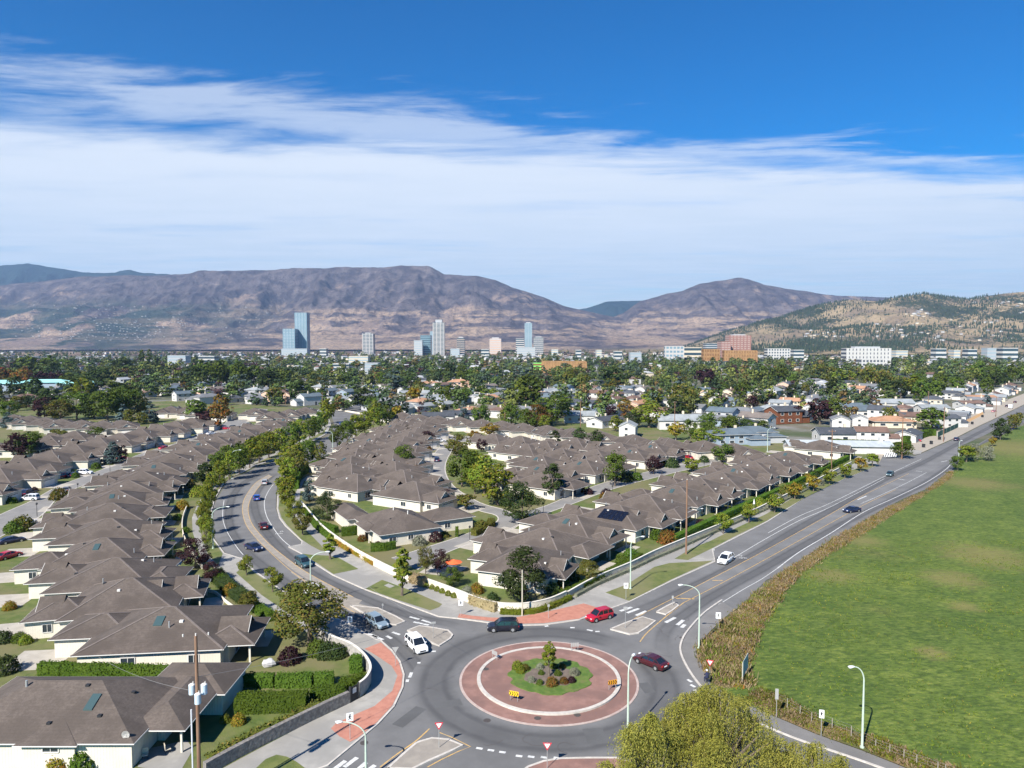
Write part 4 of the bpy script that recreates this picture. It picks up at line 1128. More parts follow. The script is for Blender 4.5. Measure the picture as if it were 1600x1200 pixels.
# skylight, vents and a dish on its roof
def on_roof(rects, k, x, y):
    x0, x1, y0, y1, z, p = rects[k]
    return slope_z(x, y, x0, x1, y0, y1, z, p)
x, y = nrc[0][0] + (nrc[0][1] - nrc[0][0]) * 0.70, nrc[0][2] + 3.9; z = on_roof(nrc, 0, x, y)
q = MB(); q.add([(x - .45, y - .9, z - .38 + .14), (x + .45, y - .9, z - .38 + .14), (x + .45, y + .9, z + .38 + .14), (x - .45, y + .9, z + .38 + .14), (x - .5, y - .95, z - .8), (x + .5, y - .95, z - .8), (x + .5, y + .95, z - .1), (x - .5, y + .95, z - .1)], [(0, 1, 2, 3), (4, 5, 1, 0), (5, 6, 2, 1), (6, 7, 3, 2), (7, 4, 0, 3)])
q.build('skylight', M_skyl, nrf)
for fx, yy, kind in ((0.55, 1.6, 0), (0.78, 2.4, 0), (0.30, 5.8, 1), (0.62, 5.9, 0), (0.84, 6.6, 0)):
    x = nrc[0][0] + (nrc[0][1] - nrc[0][0]) * fx; z = on_roof(nrc, 0, x, nrc[0][2] + yy)
    if kind: MB().cyl((x, nrc[0][2] + yy, z - .1), 0.12, 0.75, 8).build('flue', M_galv, nrf)
    else: MB().box(x - .2, x + .2, nrc[0][2] + yy - .18, nrc[0][2] + yy + .18, z - .1, z + .16).build('roof_vent', M_dark, nrf)
def dish(parent, x, y, z, s=0.4):
    mb = MB(); mb.bar((x, y, z - 0.5), (x, y, z + 0.35), 0.05)
    n = 14; c = Vector((x, y - 0.08, z + 0.5))
    vs = [c + Vector((0, 0.08, 0))] + [c + Vector((s * math.cos(2 * math.pi * i / n), -0.05, s * math.sin(2 * math.pi * i / n))) for i in range(n)]
    mb.add(vs, [(0, 1 + i, 1 + (i + 1) % n) for i in range(n)] + [(0, 1 + (i + 1) % n, 1 + i) for i in range(n)])
    mb.bar(c, c + Vector((0, -0.35, -0.15)), 0.03)
    return mb.build('satellite_dish', M_trim, parent)
dish(nrf, nrc[0][1] - 0.6, nrc[0][2] + 0.2, 3.0)
# solar panels on the third roadside bungalow, satellite dishes on others
solar_host = [o for o in bpy.data.objects if o.type == 'EMPTY' and str(o.get('label', '')).startswith('fourth bungalow from the roundabout')][0]
sm_ = Matrix.Translation((0, 0, 0)); L_ = 12.0
mb = MB()
for i in range(5):
    for j in range(2):
        x = -1.2 + i * 1.22; y = -5.6 + j * 1.72
        z0 = slope_z(x, y, -L_ + 5, L_ - 3.2, -7.3, 7.3, 2.72) + 0.1
        z1 = z0 + 1.62 * 0.42
        mb.add([(x, y, z0), (x + 1.12, y, z0), (x + 1.12, y + 1.62, z1), (x, y + 1.62, z1), (x, y, z0 - .06), (x + 1.12, y, z0 - .06), (x + 1.12, y + 1.62, z1 - .06), (x, y + 1.62, z1 - .06)], [(0, 1, 2, 3), (4, 5, 1, 0), (5, 6, 2, 1), (7, 4, 0, 3)])
solp = []
for k in range(10):
    m1 = MB(); vs = mb.v[k * 8:k * 8 + 8]; m1.add(vs, [(0, 1, 2, 3), (4, 5, 1, 0), (5, 6, 2, 1), (7, 4, 0, 3)])
    m1.build('solar_panel', M_solar, solar_host)
solar_host['label'] = 'fourth bungalow from the roundabout beside the main road, black solar panels on its roof'

# white driveways in front of the garages
M_drive = pmat('driveway_concrete', (0.34, 0.31, 0.26), (0.40, 0.365, 0.31), 0.6, 5)
dmb = MB()
for (x, y, rz) in UNIT_FOOT:
    for sgn in (1,):
        T = Matrix.Translation((x, y, 0)) @ Matrix.Rotation(rz, 4, 'Z')
        dmb.box(-12 - 6.5, -11.5, -5, 1.2, 0.10, 0.128 + (hash((round(x), round(y))) % 7) * 0.0007, T, bottom=False)
        dmb.box(11.0, 14.2, -1, 4.6, 0.10, 0.127, T, bottom=False)
dmb.build('driveway', M_drive)['kind'] = 'structure'
# ------------------------------------------------------------------ vegetation
def prof(shape, t):
    """radius (0..1) of the crown at relative height t"""
    t = np.clip(t, 0, 1)
    if shape == 'round': return np.sqrt(np.clip(1 - (2 * t - 1) ** 2, 0, 1)) ** 0.85
    if shape == 'oval': return np.clip(np.sin(np.pi * t ** 0.8), 0, 1) ** 0.62
    if shape == 'cone': return np.clip((1 - t) ** 0.85 * np.minimum(1, t * 9 + 0.35), 0, 1)
    if shape == 'column': return np.clip(np.sin(np.pi * np.clip(t, 0.03, 1) ** 0.6), 0.0, 1) ** 0.5
    if shape == 'vase': return np.clip((0.35 + 0.75 * t) * np.sqrt(np.clip(1 - t ** 6, 0, 1)) * np.minimum(1, t * 6 + .3), 0, 1)
    return np.sqrt(np.clip(1 - (2 * t - 1) ** 2, 0, 1))

def leaf_arrays(rs, P, Nrm, size, aspect=0.62):
    """rhombic leaves at P whose faces look along Nrm"""
    n = len(P)
    Nrm = Nrm / np.maximum(np.linalg.norm(Nrm, axis=1, keepdims=True), 1e-6)
    a = rs.normal(size=(n, 3)); a -= Nrm * (a * Nrm).sum(1, keepdims=True); a /= np.linalg.norm(a, axis=1, keepdims=True)
    b = np.cross(Nrm, a)
    s = (size * rs.uniform(0.6, 1.35, n))[:, None]
    V = np.stack([P + a * s, P + b * s * aspect + Nrm * s * 0.12, P - a * s, P - b * s * aspect + Nrm * s * 0.12], 1)
    return V.reshape(-1, 3)

def quads_mesh(name, V, mat, smooth=False, col=None):
    me = bpy.data.meshes.new(name)
    n = len(V) // 4
    me.vertices.add(len(V)); me.vertices.foreach_set('co', V.astype(np.float32).ravel())
    me.loops.add(n * 4); me.loops.foreach_set('vertex_index', np.arange(n * 4))
    me.polygons.add(n); me.polygons.foreach_set('loop_start', np.arange(n) * 4)
    me.update()
    if col is not None:
        at = me.color_attributes.new('tint', 'FLOAT_COLOR', 'POINT')
        at.data.foreach_set('color', np.concatenate([col, np.ones((len(col), 1))], 1).astype(np.float32).ravel())
    me.materials.append(mat)
    return me

def crown_pts(rs, shape, h, w, base, n, lump=0.22, nclump=None):
    nc = nclump or int(26 + 2.0 * h)
    t = rs.beta(1.25, 1.2, nc) if shape != 'cone' else rs.beta(1.0, 1.7, nc)
    ang = rs.uniform(0, 2 * np.pi, nc)
    pr = prof(shape, t)
    rr = np.sqrt(rs.uniform(0.18, 1.0, nc)) * pr * (w / 2) * (1 - lump * 0.55)
    C = np.stack([rr * np.cos(ang), rr * np.sin(ang), base + t * (h - base) * 0.97], 1)
    cr = (w / 2) * lump * rs.uniform(0.75, 1.6, nc) * (0.55 + 0.6 * pr)
    k = rs.choice(nc, n, p=cr ** 2 / (cr ** 2).sum())
    d = rs.normal(size=(n, 3)); d /= np.linalg.norm(d, axis=1, keepdims=True)
    d[:, 2] = d[:, 2] * 0.9 + 0.12
    rad = cr[k] * rs.uniform(0.55, 1.08, n) ** 0.5
    P = C[k] + d * rad[:, None] * np.array([1, 1, 0.8])
    P[:, 2] = np.clip(P[:, 2], base * 0.8, None)
    # thin noise sprigs breaking the outline
    cen = np.array([0, 0, base + (h - base) * 0.45])
    Nn = d * 0.9 + (P - cen) / (w / 2) * 0.35 + rs.normal(size=(n, 3)) * 0.55 + np.array([0, 0, 0.35])
    return P, Nn

LM = {
 'green': leafmat('leaf_green', (0.055, 0.088, 0.016), (0.105, 0.140, 0.026)),
 'lime': leafmat('leaf_lime', (0.105, 0.150, 0.018), (0.185, 0.225, 0.032), (0.24, 0.21, 0.035), 0.3),
 'olive': leafmat('leaf_olive', (0.072, 0.088, 0.018), (0.135, 0.136, 0.030), (0.17, 0.12, 0.035)),
 'dark': leafmat('leaf_dark', (0.028, 0.048, 0.016), (0.062, 0.084, 0.028)),
 'plum': leafmat('leaf_plum', (0.026, 0.014, 0.018), (0.058, 0.028, 0.030)),
 'spruce': leafmat('needle_blue', (0.055, 0.085, 0.082), (0.095, 0.130, 0.122), None, 0.1),
 'autumn': leafmat('leaf_autumn', (0.085, 0.100, 0.022), (0.22, 0.10, 0.028), (0.24, 0.075, 0.025)),
 'amber': leafmat('leaf_amber', (0.165, 0.165, 0.022), (0.27, 0.175, 0.030), (0.28, 0.115, 0.025), 0.3),
 'willow': leafmat('leaf_willow', (0.215, 0.215, 0.036), (0.34, 0.305, 0.075), (0.10, 0.12, 0.030), 0.3),
 'hedge': leafmat('leaf_hedge', (0.045, 0.085, 0.012), (0.085, 0.130, 0.020), None, 0.15),
 'silver': leafmat('leaf_silver', (0.16, 0.17, 0.12), (0.24, 0.24, 0.17)),
 'rust': leafmat('rust_weeds', (0.17, 0.105, 0.065), (0.23, 0.155, 0.10), (0.10, 0.075, 0.045)),
 'straw': leafmat('straw', (0.27, 0.20, 0.115), (0.34, 0.27, 0.16), (0.15, 0.13, 0.05)),
}
def trunk_mb(rs, h, w, base, n_limb=5, rad=None):
    mb = MB(); rad = rad or 0.02 * h + 0.04
    top = h * 0.72
    mb.tube([(0, 0, -0.1), (rs.uniform(-.04, .04) * h * .3, 0, base * 0.6), (rs.uniform(-.1, .1), rs.uniform(-.1, .1), base + (top - base) * .4), (0, 0, top)], [rad * 1.25, rad, rad * 0.7, rad * 0.2], 6)
    for i in range(n_limb):
        a = 2 * math.pi * i / n_limb + rs.uniform(-.5, .5); z0 = base * 0.8 + (top - base) * 0.6 * i / n_limb
        r = w * 0.36
        mb.tube([(0, 0, z0), (r * .5 * math.cos(a), r * .5 * math.sin(a), z0 + h * .10), (r * math.cos(a), r * math.sin(a), z0 + h * 0.24)], [rad * .5, rad * .35, rad * .12], 5)
    return mb

TREE = {}
def make_tree(kind, shape, h, w, base, n, leaf, seed, bark=None):
    rs = np.random.RandomState(seed); rp = random.Random(seed)
    P, Nn = crown_pts(rs, shape, h, w, base, n)
    cm = quads_mesh('crown', leaf_arrays(rs, P, Nn, leaf), LM[kind])
    tm = trunk_mb(rp, h, w, base).mesh('trunk', bark or M_bark)
    return cm, tm, h, w
SPECIES = {
 'green':  ('round', 9, 7.5, 1.1), 'lime': ('oval', 8, 5.6, 1.3), 'olive': ('round', 8, 7.2, 1.1), 'dark': ('oval', 10, 7.5, 0.7), 'plum': ('round', 7, 6.2, 1.2),
 'spruce': ('cone', 10, 5.6, 0.3), 'autumn': ('oval', 15, 10.5, 1.6), 'amber': ('round', 4.6, 3.9, 1.3), 'pine': ('cone', 14, 6.0, 1.0), 'poplar': ('column', 16, 4.5, 1.0), 'silver': ('round', 6, 8.5, 0.5),
 'cone': ('oval', 9, 4.6, 1.0), 'slim': ('oval', 5.6, 2.2, 1.4)}
LEAFK = {'pine': 'dark', 'poplar': 'green', 'cone': 'dark', 'slim': 'lime'}
def get_tree(sp, lod, var):
    key = (sp, lod, var)
    if key not in TREE:
        sh, h, w, b = SPECIES[sp]
        n, lf = {0: (5200, 0.155), 1: (1900, 0.27), 2: (620, 0.50)}[lod]
        big = (h * w / 60) ** 0.5
        n = int(n * min(max(big, 0.45), 1.7)); lf *= min(max(big, 0.7), 1.25) ** 0.5
        TREE[key] = make_tree(LEAFK.get(sp, sp), sh, h, w, b, n, lf, hash_seed(sp) + lod * 31 + var * 7)
    return TREE[key]
def hash_seed(s): return sum((i + 3) * ord(c) for i, c in enumerate(s)) % 9973
NTREE = [0]
WORD = {'green': 'green broadleaf tree', 'lime': 'bright yellow-green tree', 'olive': 'olive green tree', 'dark': 'dark green tree', 'plum': 'dark plum-leaved tree', 'spruce': 'blue-grey spruce', 'autumn': 'tall green tree turning orange',
        'amber': 'small round amber tree', 'pine': 'dark pointed conifer', 'poplar': 'tall narrow poplar', 'silver': 'silvery wide bush', 'cone': 'dark conical tree', 'slim': 'slim young lime-green tree'}
def tree_w(sp, X, Y, h, w=None, label=None, group=None, lod=None, z=0.1, name=None, cat='tree'):
    sh, h0, w0, b0 = SPECIES[sp]
    if lod is None: lod = 0 if Y < 175 else (1 if Y < 330 else 2)
    cm, tm, hh, ww = get_tree(sp, lod, rng.randrange(2 if lod else 3))
    o = empty(name or ('spruce_tree' if sp in ('spruce', 'pine') else 'tree'), (X, Y, z), rng.uniform(0, 6.28))
    s = h / hh; sw = (w / ww) if w else s
    o.scale = (sw, sw, s)
    link('crown', cm, o); link('trunk', tm, o)
    tag(o, label or WORD[sp], cat, group)
    NTREE[0] += 1
    TREES_AT.append((X, Y, (w or w0 * s) / 2))
    return o
TREES_AT = []
def tree_p(sp, x, y, h, w=None, label=None, group=None, **k):
    p = G(x, y, 0.1)
    if w and w > 1.3 * h:
        n = int(math.ceil(w / (1.05 * h))); w1 = w / n * 1.15
        for i in range(1, n):
            tree_w(sp, p.x + (i - (n - 1) / 2) * w / n, p.y + rng.uniform(-4, 4), h * rng.uniform(.8, 1.0), w1, label, group, **k)
        p.x -= (n - 1) / 2 * w / n; w = w1
    return tree_w(sp, p.x, p.y, h, w, label, group, **k)

# hand placed trees: species, base pixel, height, width, label
GW = 'trees along the west verge of the curved avenue'
GE = 'trees along the east verge of the curved avenue'
wv = [(322, 858, 7.5, 3.6), (319, 836, 7.5, 3.7), (321, 816, 7.5, 3.8), (325, 798, 8, 4), (332, 781, 8, 4), (343, 764, 8.5, 4.6), (358, 750, 9, 5.5), (374, 741, 9.5, 6.5), (390, 731, 10, 7), (405, 723, 10, 7), (420, 716, 10, 7.5), (437, 709, 10, 7.5), (453, 702, 11, 8), (468, 694, 11, 8), (484, 688, 10, 8), (498, 678, 10, 7), (508, 668, 10, 6)]
for i, (x, y, h, w) in enumerate(wv):
    tree_p(['lime', 'lime', 'lime', 'lime', 'lime', 'lime', 'lime', 'green', 'lime', 'lime', 'lime', 'lime', 'green', 'lime', 'green', 'green', 'lime'][i], x, y, h, w, '%s from the front in the tree line on the west verge of the avenue' % ordn(i + 1), GW)
for i, (x, y) in enumerate([(360, 728), (376, 722), (340, 742), (395, 712), (415, 705), (322, 762), (440, 697), (462, 688)]):
    if i < 6: tree_p('dark' if i % 2 else 'green', x, y, 7.5, 6.5, 'dark tree in the back line between avenue and bungalows, %s from the front' % ordn([3, 4, 2, 5, 6, 1, 7, 8][i]), 'second line of trees behind the west verge')
ev = [('lime', 460, 818, 6.5, 4.6), ('lime', 450, 797, 8.5, 5), ('lime', 446, 778, 9, 5.6), ('lime', 452, 762, 9, 6), ('olive', 462, 748, 9.5, 7), ('lime', 447, 742, 9, 7.5), ('lime', 459, 733, 10, 8), ('green', 480, 726, 9, 7.5), ('olive', 500, 726, 8, 5.5), ('green', 527, 700, 9.5, 7), ('green', 543, 692, 10, 7), ('lime', 556, 686, 11, 9), ('lime', 570, 679, 11, 9), ('lime', 583, 672, 11.5, 8), ('green', 594, 668, 10, 7), ('lime', 512, 662, 14, 8.5), ('lime', 584, 655, 11, 8), ('green', 604, 664, 10, 7)]
for i, (s, x, y, h, w) in enumerate(ev):
    tree_p(s, x, y, h, w, '%s %s from the front on the east verge of the avenue' % (ordn(i + 1), {'lime': 'yellow-green tree', 'olive': 'olive tree', 'green': 'green tree'}[s]), GE)
one = [
 ('amber', 473, 836, 4.6, 4.2, 'young olive tree on the curved grass verge beside the parking bay', 'olive'),
 ('slim', 516, 874, 5.2, 3.0, 'young yellow-green tree at the tip of the small triangular verge', None),
 ('slim', 628, 931, 7.0, 3.2, 'sparse young tree on the paved corner verge in front of the white wall', None),
 ('slim', 630, 893, 4.6, 2.8, 'young lime tree just behind the white wall by the lane entrance', None),
 ('plum', 306, 887, 5.6, 6.6, 'large plum tree beside the sidewalk west of the avenue', None),
 ('plum', 330, 909, 3.6, 3.4, 'small plum tree over the low garden wall', None),
 ('amber', 385, 899, 3.6, 2.8, 'small yellow-green tree at the bus stop pad west of the avenue', 'lime'),
 ('amber', 426, 925, 4.2, 3.3, 'small round lime tree standing on the west verge of the avenue', 'lime'),
 ('olive', 484, 1003, 8.4, 10.6, 'broad olive tree at the corner west of the roundabout', None),
 ('amber', 470, 962, 5.0, 4.0, 'pale yellow-green tree in front of the white car', 'lime'),
 ('amber', 388, 958, 3.4, 3.0, 'small olive tree at the end of the ivy bank', 'olive'),
 ('dark', 818, 944, 9.4, 8.6, 'large dark tree behind the wall at the corner of the main road', None),
 ('olive', 919, 910, 4.2, 3.8, 'small yellow-olive tree behind the roadside wall', None),
 ('olive', 665, 898, 5.4, 3.0, 'narrow olive tree beside the plum tree near the lane entrance', None),
 ('plum', 688, 894, 4.2, 4.0, 'small plum tree beside the orange umbrella', None),
 ('green', 706, 917, 3.4, 3.6, 'round green bush against the white end wall of the first roadside bungalow', None),
 ('dark', 816, 818, 10.4, 9.6, 'dark tree in the middle of the court where the lanes meet', None),
 ('cone', 863, 779, 10.0, 6.2, 'dark conical tree in front of a white court bungalow', None),
 ('green', 961, 760, 10.2, 7.0, 'upright green tree beside the court lane', None),
 ('plum', 1021, 741, 6.0, 5.4, 'plum tree on the lawn of the court lane', None),
 ('green', 722, 760, 11.0, 9.4, 'first of the tall green maples beside the court lane', None),
 ('lime', 742, 772, 8.2, 5.6, 'yellow tree tucked in front of the green maples', None),
 ('lime', 757, 773, 11.2, 9.6, 'second of the tall green maples beside the court lane', None),
 ('lime', 777, 789, 11.0, 10.8, 'largest yellow-green maple beside the court lane', None),
 ('lime', 740, 758, 10.6, 8.6, 'olive maple between the green maples', None),
 ('amber', 728, 797, 4.0, 5.2, 'round pale tree at the front corner of the middle row', 'olive'),
 ('plum', 693, 785, 3.6, 4.4, 'low plum tree at the court lane beside the middle row', None),
 ('green', 632, 734, 8.6, 7.2, 'dark green tree at the court lane side of the middle row', None),
 ('autumn', 643, 743, 4.0, 5.4, 'orange-brown shrub below the green tree of the middle row', None),
 ('plum', 668, 693, 5.5, 6.0, 'plum tree beside the white pickup', None),
 ('plum', 657, 705, 3.6, 4.0, 'small plum tree in front of the middle row', None),
 ('olive', 717, 714, 8.6, 9.5, 'olive and brown tree at the top of the court lane', None),
 ('amber', 741, 693, 5.5, 6.0, 'yellow tree behind the olive tree of the court', None),
 ('amber', 765, 684, 6.5, 8.0, 'orange-yellow tree in front of the far row of the court', None),
 ('plum', 752, 706, 5.0, 5.0, 'red-brown tree against the court roofs', None),
 ('spruce', 483, 783, 7.2, 4.2, 'narrow blue spruce beside the white wall of the avenue', None),
 ('dark', 511, 813, 7.0, 6.6, 'dark tree in the garden between wall and middle row', None),
 ('slim', 612, 662, 7.0, 4.5, 'golden tree at the far end of the middle row', None),
 ('amber', 622, 660, 8.5, 6.5, 'golden yellow tree behind the far end of the middle row', None),
 ('cone', 867, 700, 7.5, 5.0, 'dark narrow tree against the white garage of the far row', None),
 ('dark', 906, 704, 9.0, 8.0, 'dark feathery tree in the far row of the court', None),
 ('dark', 933, 700, 7.5, 7.0, 'dark rounded tree in the far row of the court', None),
 ('slim', 993, 702, 5.0, 3.0, 'slim yellow tree before a white garage of the court', None),
 ('green', 1128, 722, 6.6, 8.4, 'round green tree in front of the far row near the street corner', None),
 ('amber', 1082, 738, 4.6, 5.6, 'fan-shaped yellow-green tree beside the court lane', 'lime'),
 ('plum', 1063, 716, 3.6, 4.0, 'plum shrub between two white garages', None),
 ('autumn', 345, 671, 17.5, 11.5, 'tall tree turning orange above the left bungalow roofs', None),
 ('green', 305, 655, 11, 13, 'broad green tree behind the left bungalow roofs', None),
 ('plum', 318, 668, 8, 10, 'plum tree left of the tall orange tree', None),
 ('spruce', 177, 724, 9.0, 8.0, 'blue spruce in front of the left lane garages', None),
 ('plum', 190, 722, 6.0, 5.0, 'dark tree right of the blue spruce', None),
 ('plum', 28, 716, 9.5, 9.5, 'large plum tree between the roofs at the far left', None),
 ('green', 44, 714, 9.5, 9.0, 'green tree right of the large plum tree at far left', None),
 ('spruce', 62, 712, 6.0, 4.5, 'small blue conifer beside the far left roof', None),
 ('spruce', 193, 662, 11, 10, 'blue-grey spruce at the edge of the left tree belt', None),
 ('spruce', 234, 660, 12, 11, 'taller blue-grey spruce behind the left lane row', None),
 ('olive', 210, 664, 8, 11, 'olive tree between the two blue-grey spruces', None),
 ('amber', 95, 690, 5.5, 9, 'round olive bush in front of the gabled row', 'olive'),
 ('green', 148, 692, 7.0, 8, 'green bush beside the parked white van', None),
 ('plum', 1281, 663, 13.5, 13.0, 'very large dark plum tree beside the cedar house', None),
 ('plum', 1242, 660, 9.0, 9.5, 'smaller dark plum tree left of the largest one', None),
 ('green', 1455, 672, 11.0, 14.0, 'broad green tree beside the green fence of the main road', None),
 ('green', 1408, 716, 6.0, 7.5, 'green shrub tree at the corner by the black and white board', None),
 ('amber', 1510, 722, 6.0, 6.0, 'yellow-green bush on the field edge of the main road', 'lime'),
 ('green', 1496, 735, 5.0, 4.5, 'dark bush nearest the bend of the main road', None),
 ('silver', 1530, 719, 6.2, 9.2, 'silvery grey bush beside the main road', None),
 ('dark', 1563, 687, 9.5, 8.5, 'dark bushy tree on the field side of the main road', None),
 ('olive', 1584, 671, 7.5, 6.0, 'pale olive tree on the field side of the far road', None),
 ('olive', 1592, 660, 5.5, 4.0, 'small olive tree farthest up the field side of the road', None),
 ('amber', 1551, 697, 4.0, 3.2, 'small yellow bush beside the field track', None),
]
for t in one:
    sp = t[0]
    if t[6] if len(t) > 6 else None:
        pass
    if len(t) > 6 and t[6]:
        # small ball shaped tree in another leaf colour
        k = ('amber_' + t[6]); 
        if k not in SPECIES: SPECIES[k] = SPECIES['amber']; LEAFK[k] = t[6]; WORD[k] = t[6]
        sp = k
    tree_p(sp, t[1], t[2], t[3], t[4], t[5])
am = [(1130, 834, 'amber_lime'), (1170, 817, 'amber_lime'), (1210, 801, 'amber_lime'), (1242, 780, 'amber'), (1271, 768, 'amber'), (1296, 757, 'amber_lime'), (1320, 747, 'amber_lime'), (1345, 737, 'amber'), (1363, 729, 'amber_lime')]
for i, (x, y, s) in enumerate(am):
    tree_p(s, x, y, 4.6, 4.1, '%s street tree from the roundabout along the main road, small and round' % ordn(i + 1), 'round street trees along the main road')
# tree in the middle of the roundabout
tree_p('slim', 858, 1059, 4.6, 1.9, 'slim young tree in the centre of the roundabout', z=0.34)

# ------------------------------------------------------------------ hedges and shrubs
def hedge(pts, w, h, label, kind='hedge', z=0.1, group=None, parent=None, cat='hedge', dens=34, leaf=0.11, rag=0.05, name='hedge'):
    """a clipped hedge following world points"""
    rs = np.random.RandomState(int(abs(pts[0][0] * 13 + pts[0][1] * 7)) % 9999)
    mb = MB(); a = offset(pts, w / 2 - .1); b = offset(pts, -w / 2 + .1); n = len(pts)
    vs = [(p[0], p[1], z + h - .1) for p in a] + [(p[0], p[1], z + h - .1) for p in b] + [(p[0], p[1], z) for p in a] + [(p[0], p[1], z) for p in b]
    fs = []
    for i in range(n - 1): fs += [(i, n + i, n + i + 1, i + 1), (i, i + 1, 2 * n + i + 1, 2 * n + i), (n + i, 3 * n + i, 3 * n + i + 1, n + i + 1)]
    fs += [(0, 2 * n, 3 * n, n), (n - 1, 2 * n - 1, 4 * n - 1, 3 * n - 1)]
    seg = np.array(pts); d = np.diff(seg, axis=0); L = np.hypot(d[:, 0], d[:, 1]); tot = L.sum()
    area = tot * (w + 2 * h) + w * h * 2
    N = int(min(max(area * dens, 60), 9000))
    s = rs.uniform(0, tot, N); k = np.searchsorted(np.cumsum(L), s).clip(0, len(L) - 1)
    s0 = s - np.concatenate([[0], np.cumsum(L)])[k]
    dirv = d[k] / L[k][:, None]; nv = np.stack([-dirv[:, 1], dirv[:, 0]], 1)
    c = seg[k] + dirv * s0[:, None]
    q = rs.uniform(0, w + 2 * h, N); 
    off = np.where(q < h, -w / 2, np.where(q < h + w, q - h - w / 2, w / 2)); zz = np.where(q < h, q, np.where(q < h + w, h, q - h - w))
    nx = np.where(q < h, -1.0, np.where(q < h + w, 0, 1.0)); nz = np.where((q >= h) & (q < h + w), 1.0, 0.15)
    endm = rs.uniform(size=N) < (w * h * 2 / area)
    e = rs.uniform(size=N) < 0.5
    P = np.stack([c[:, 0] + nv[:, 0] * off, c[:, 1] + nv[:, 1] * off, z + zz], 1)
    Nn = np.stack([nv[:, 0] * nx, nv[:, 1] * nx, nz], 1)
    ends = np.where(e[:, None], seg[0], seg[-1]); ed = np.where(e[:, None], -d[0] / L[0], d[-1] / L[-1]); en = np.stack([-ed[:, 1], ed[:, 0]], 1)
    ro = rs.uniform(-w / 2, w / 2, N); rz = rs.uniform(0, h, N)
    P[endm] = np.stack([ends[:, 0] + en[:, 0] * ro, ends[:, 1] + en[:, 1] * ro, z + rz], 1)[endm]
    Nn[endm] = np.stack([ed[:, 0], ed[:, 1], 0.15 + 0 * ro], 1)[endm]
    # corners rounded, surface uneven
    u = rs.uniform(0, 1, N); ph = s * 0.9
    P += Nn * (np.sin(ph) * 0.05 + rs.normal(size=N) * rag)[:, None]
    Nn = Nn + rs.normal(size=(N, 3)) * 0.5
    V = leaf_arrays(rs, P, Nn, leaf)
    k0 = len(mb.v)
    mb.add(vs, fs)
    allv = np.concatenate([np.array(mb.v), V])
    nb = len(mb.v)
    m = MB(); m.v = [tuple(v) for v in allv]; m.f = mb.f + [[nb + 4 * i, nb + 4 * i + 1, nb + 4 * i + 2, nb + 4 * i + 3] for i in range(N)]; m.m = [0] * len(m.f)
    o = m.build(name, LM[kind], parent)
    if label: tag(o, label, cat, group)
    return o
def hp(pxs, sm=4): return W(pxs, sm)
hedge(hp([(62, 1056), (150, 1059), (260, 1062), (366, 1068)]), 1.1, 1.7, 'long clipped hedge between the two nearest bungalows', leaf=0.12)
hedge(hp([(370, 1112), (420, 1111), (480, 1108)], 3), 1.9, 1.9, 'broad clipped hedge at the patio corner of the nearest bungalow')
hedge(hp([(373, 1074), (402, 1074), (428, 1074)], 3), 1.1, 1.6, 'leftmost of the three clipped hedge blocks by the corner lawn')
hedge(hp([(432, 1074), (460, 1074), (488, 1073)], 3), 1.2, 1.6, 'middle one of the three clipped hedge blocks by the corner lawn')
hedge(hp([(492, 1071), (506, 1071), (521, 1069)], 3), 1.2, 1.5, 'rightmost of the three clipped hedge blocks by the corner lawn')
hedge(hp([(486, 1093), (510, 1092), (538, 1088)], 3), 1.5, 1.3, 'low rounded hedge behind the black corner gate')
hedge(hp([(532, 1075), (550, 1074), (570, 1066)], 3), 1.2, 1.2, 'low hedge against the curved wall')
hedge(hp([(548, 1050), (556, 1050), (565, 1049)], 2), 1.6, 2.0, 'tall clipped hedge block inside the curved wall')
hedge(hp([(330, 1196), (370, 1172), (420, 1148), (470, 1124), (500, 1108)], 4), 1.5, 0.9, 'loose planted strip along the top of the stone wall', dens=26, leaf=0.16, rag=0.14, kind='olive')
hedge(hp([(336, 900), (350, 917), (367, 930), (384, 943)]), 2.4, 1.3, 'ivy covered bank beside the sidewalk west of the avenue', kind='dark', rag=0.12)
hedge(hp([(390, 949), (410, 962), (425, 972)]), 1.4, 1.4, 'shaggy hedge along the sidewalk near the broad olive tree', kind='hedge', rag=0.1)
hedge(hp([(238, 859), (272, 859)], 2), 1.2, 1.8, 'clipped hedge beside the fourth bungalow of the left row')
hedge(hp([(478, 800), (490, 818), (508, 836), (524, 846)], 3), 1.5, 1.2, 'hedge inside the white wall of the avenue', kind='hedge')
hedge(hp([(462, 765), (466, 748), (480, 738), (495, 730)], 3), 1.8, 2.4, 'tall hedge between sidewalk and middle row', kind='hedge', rag=0.1)
hedge(hp([(502, 722), (530, 711), (556, 699), (580, 684), (596, 673)], 3), 1.3, 1.5, 'long dark hedge behind the verge trees', kind='dark', rag=0.1, dens=18)
hedge(hp([(497, 824), (512, 829), (526, 834)], 2), 1.3, 1.5, 'short clipped hedge by the porch behind the white wall')
hedge(hp([(534, 838), (547, 837), (558, 835)], 2), 1.4, 1.9, 'dark clipped hedge block by the front bungalow porch')
hedge(hp([(580, 862), (600, 861), (617, 858)], 2), 1.2, 1.6, 'clipped hedge in front of the first bungalow of the middle row')
hedge(hp([(712, 839), (716, 839)], 2), 1.2, 2.2, 'single clipped column shrub at the white wall of the middle row')
hedge(hp([(740, 838), (765, 826), (768, 819)], 3), 1.6, 1.4, 'shrub border at the lane corner of the middle row', kind='olive', rag=0.15)
hedge(hp([(870, 936), (905, 922), (940, 905), (980, 884), (1000, 872)], 3), 1.4, 1.0, 'hedge strip behind the roadside wall near the roundabout')
hedge(hp([(1052, 850), (1090, 832), (1140, 808), (1180, 789), (1230, 766), (1280, 741), (1330, 716)], 3), 1.5, 1.7, 'long clipped hedge behind the wall beside the main road', dens=18)
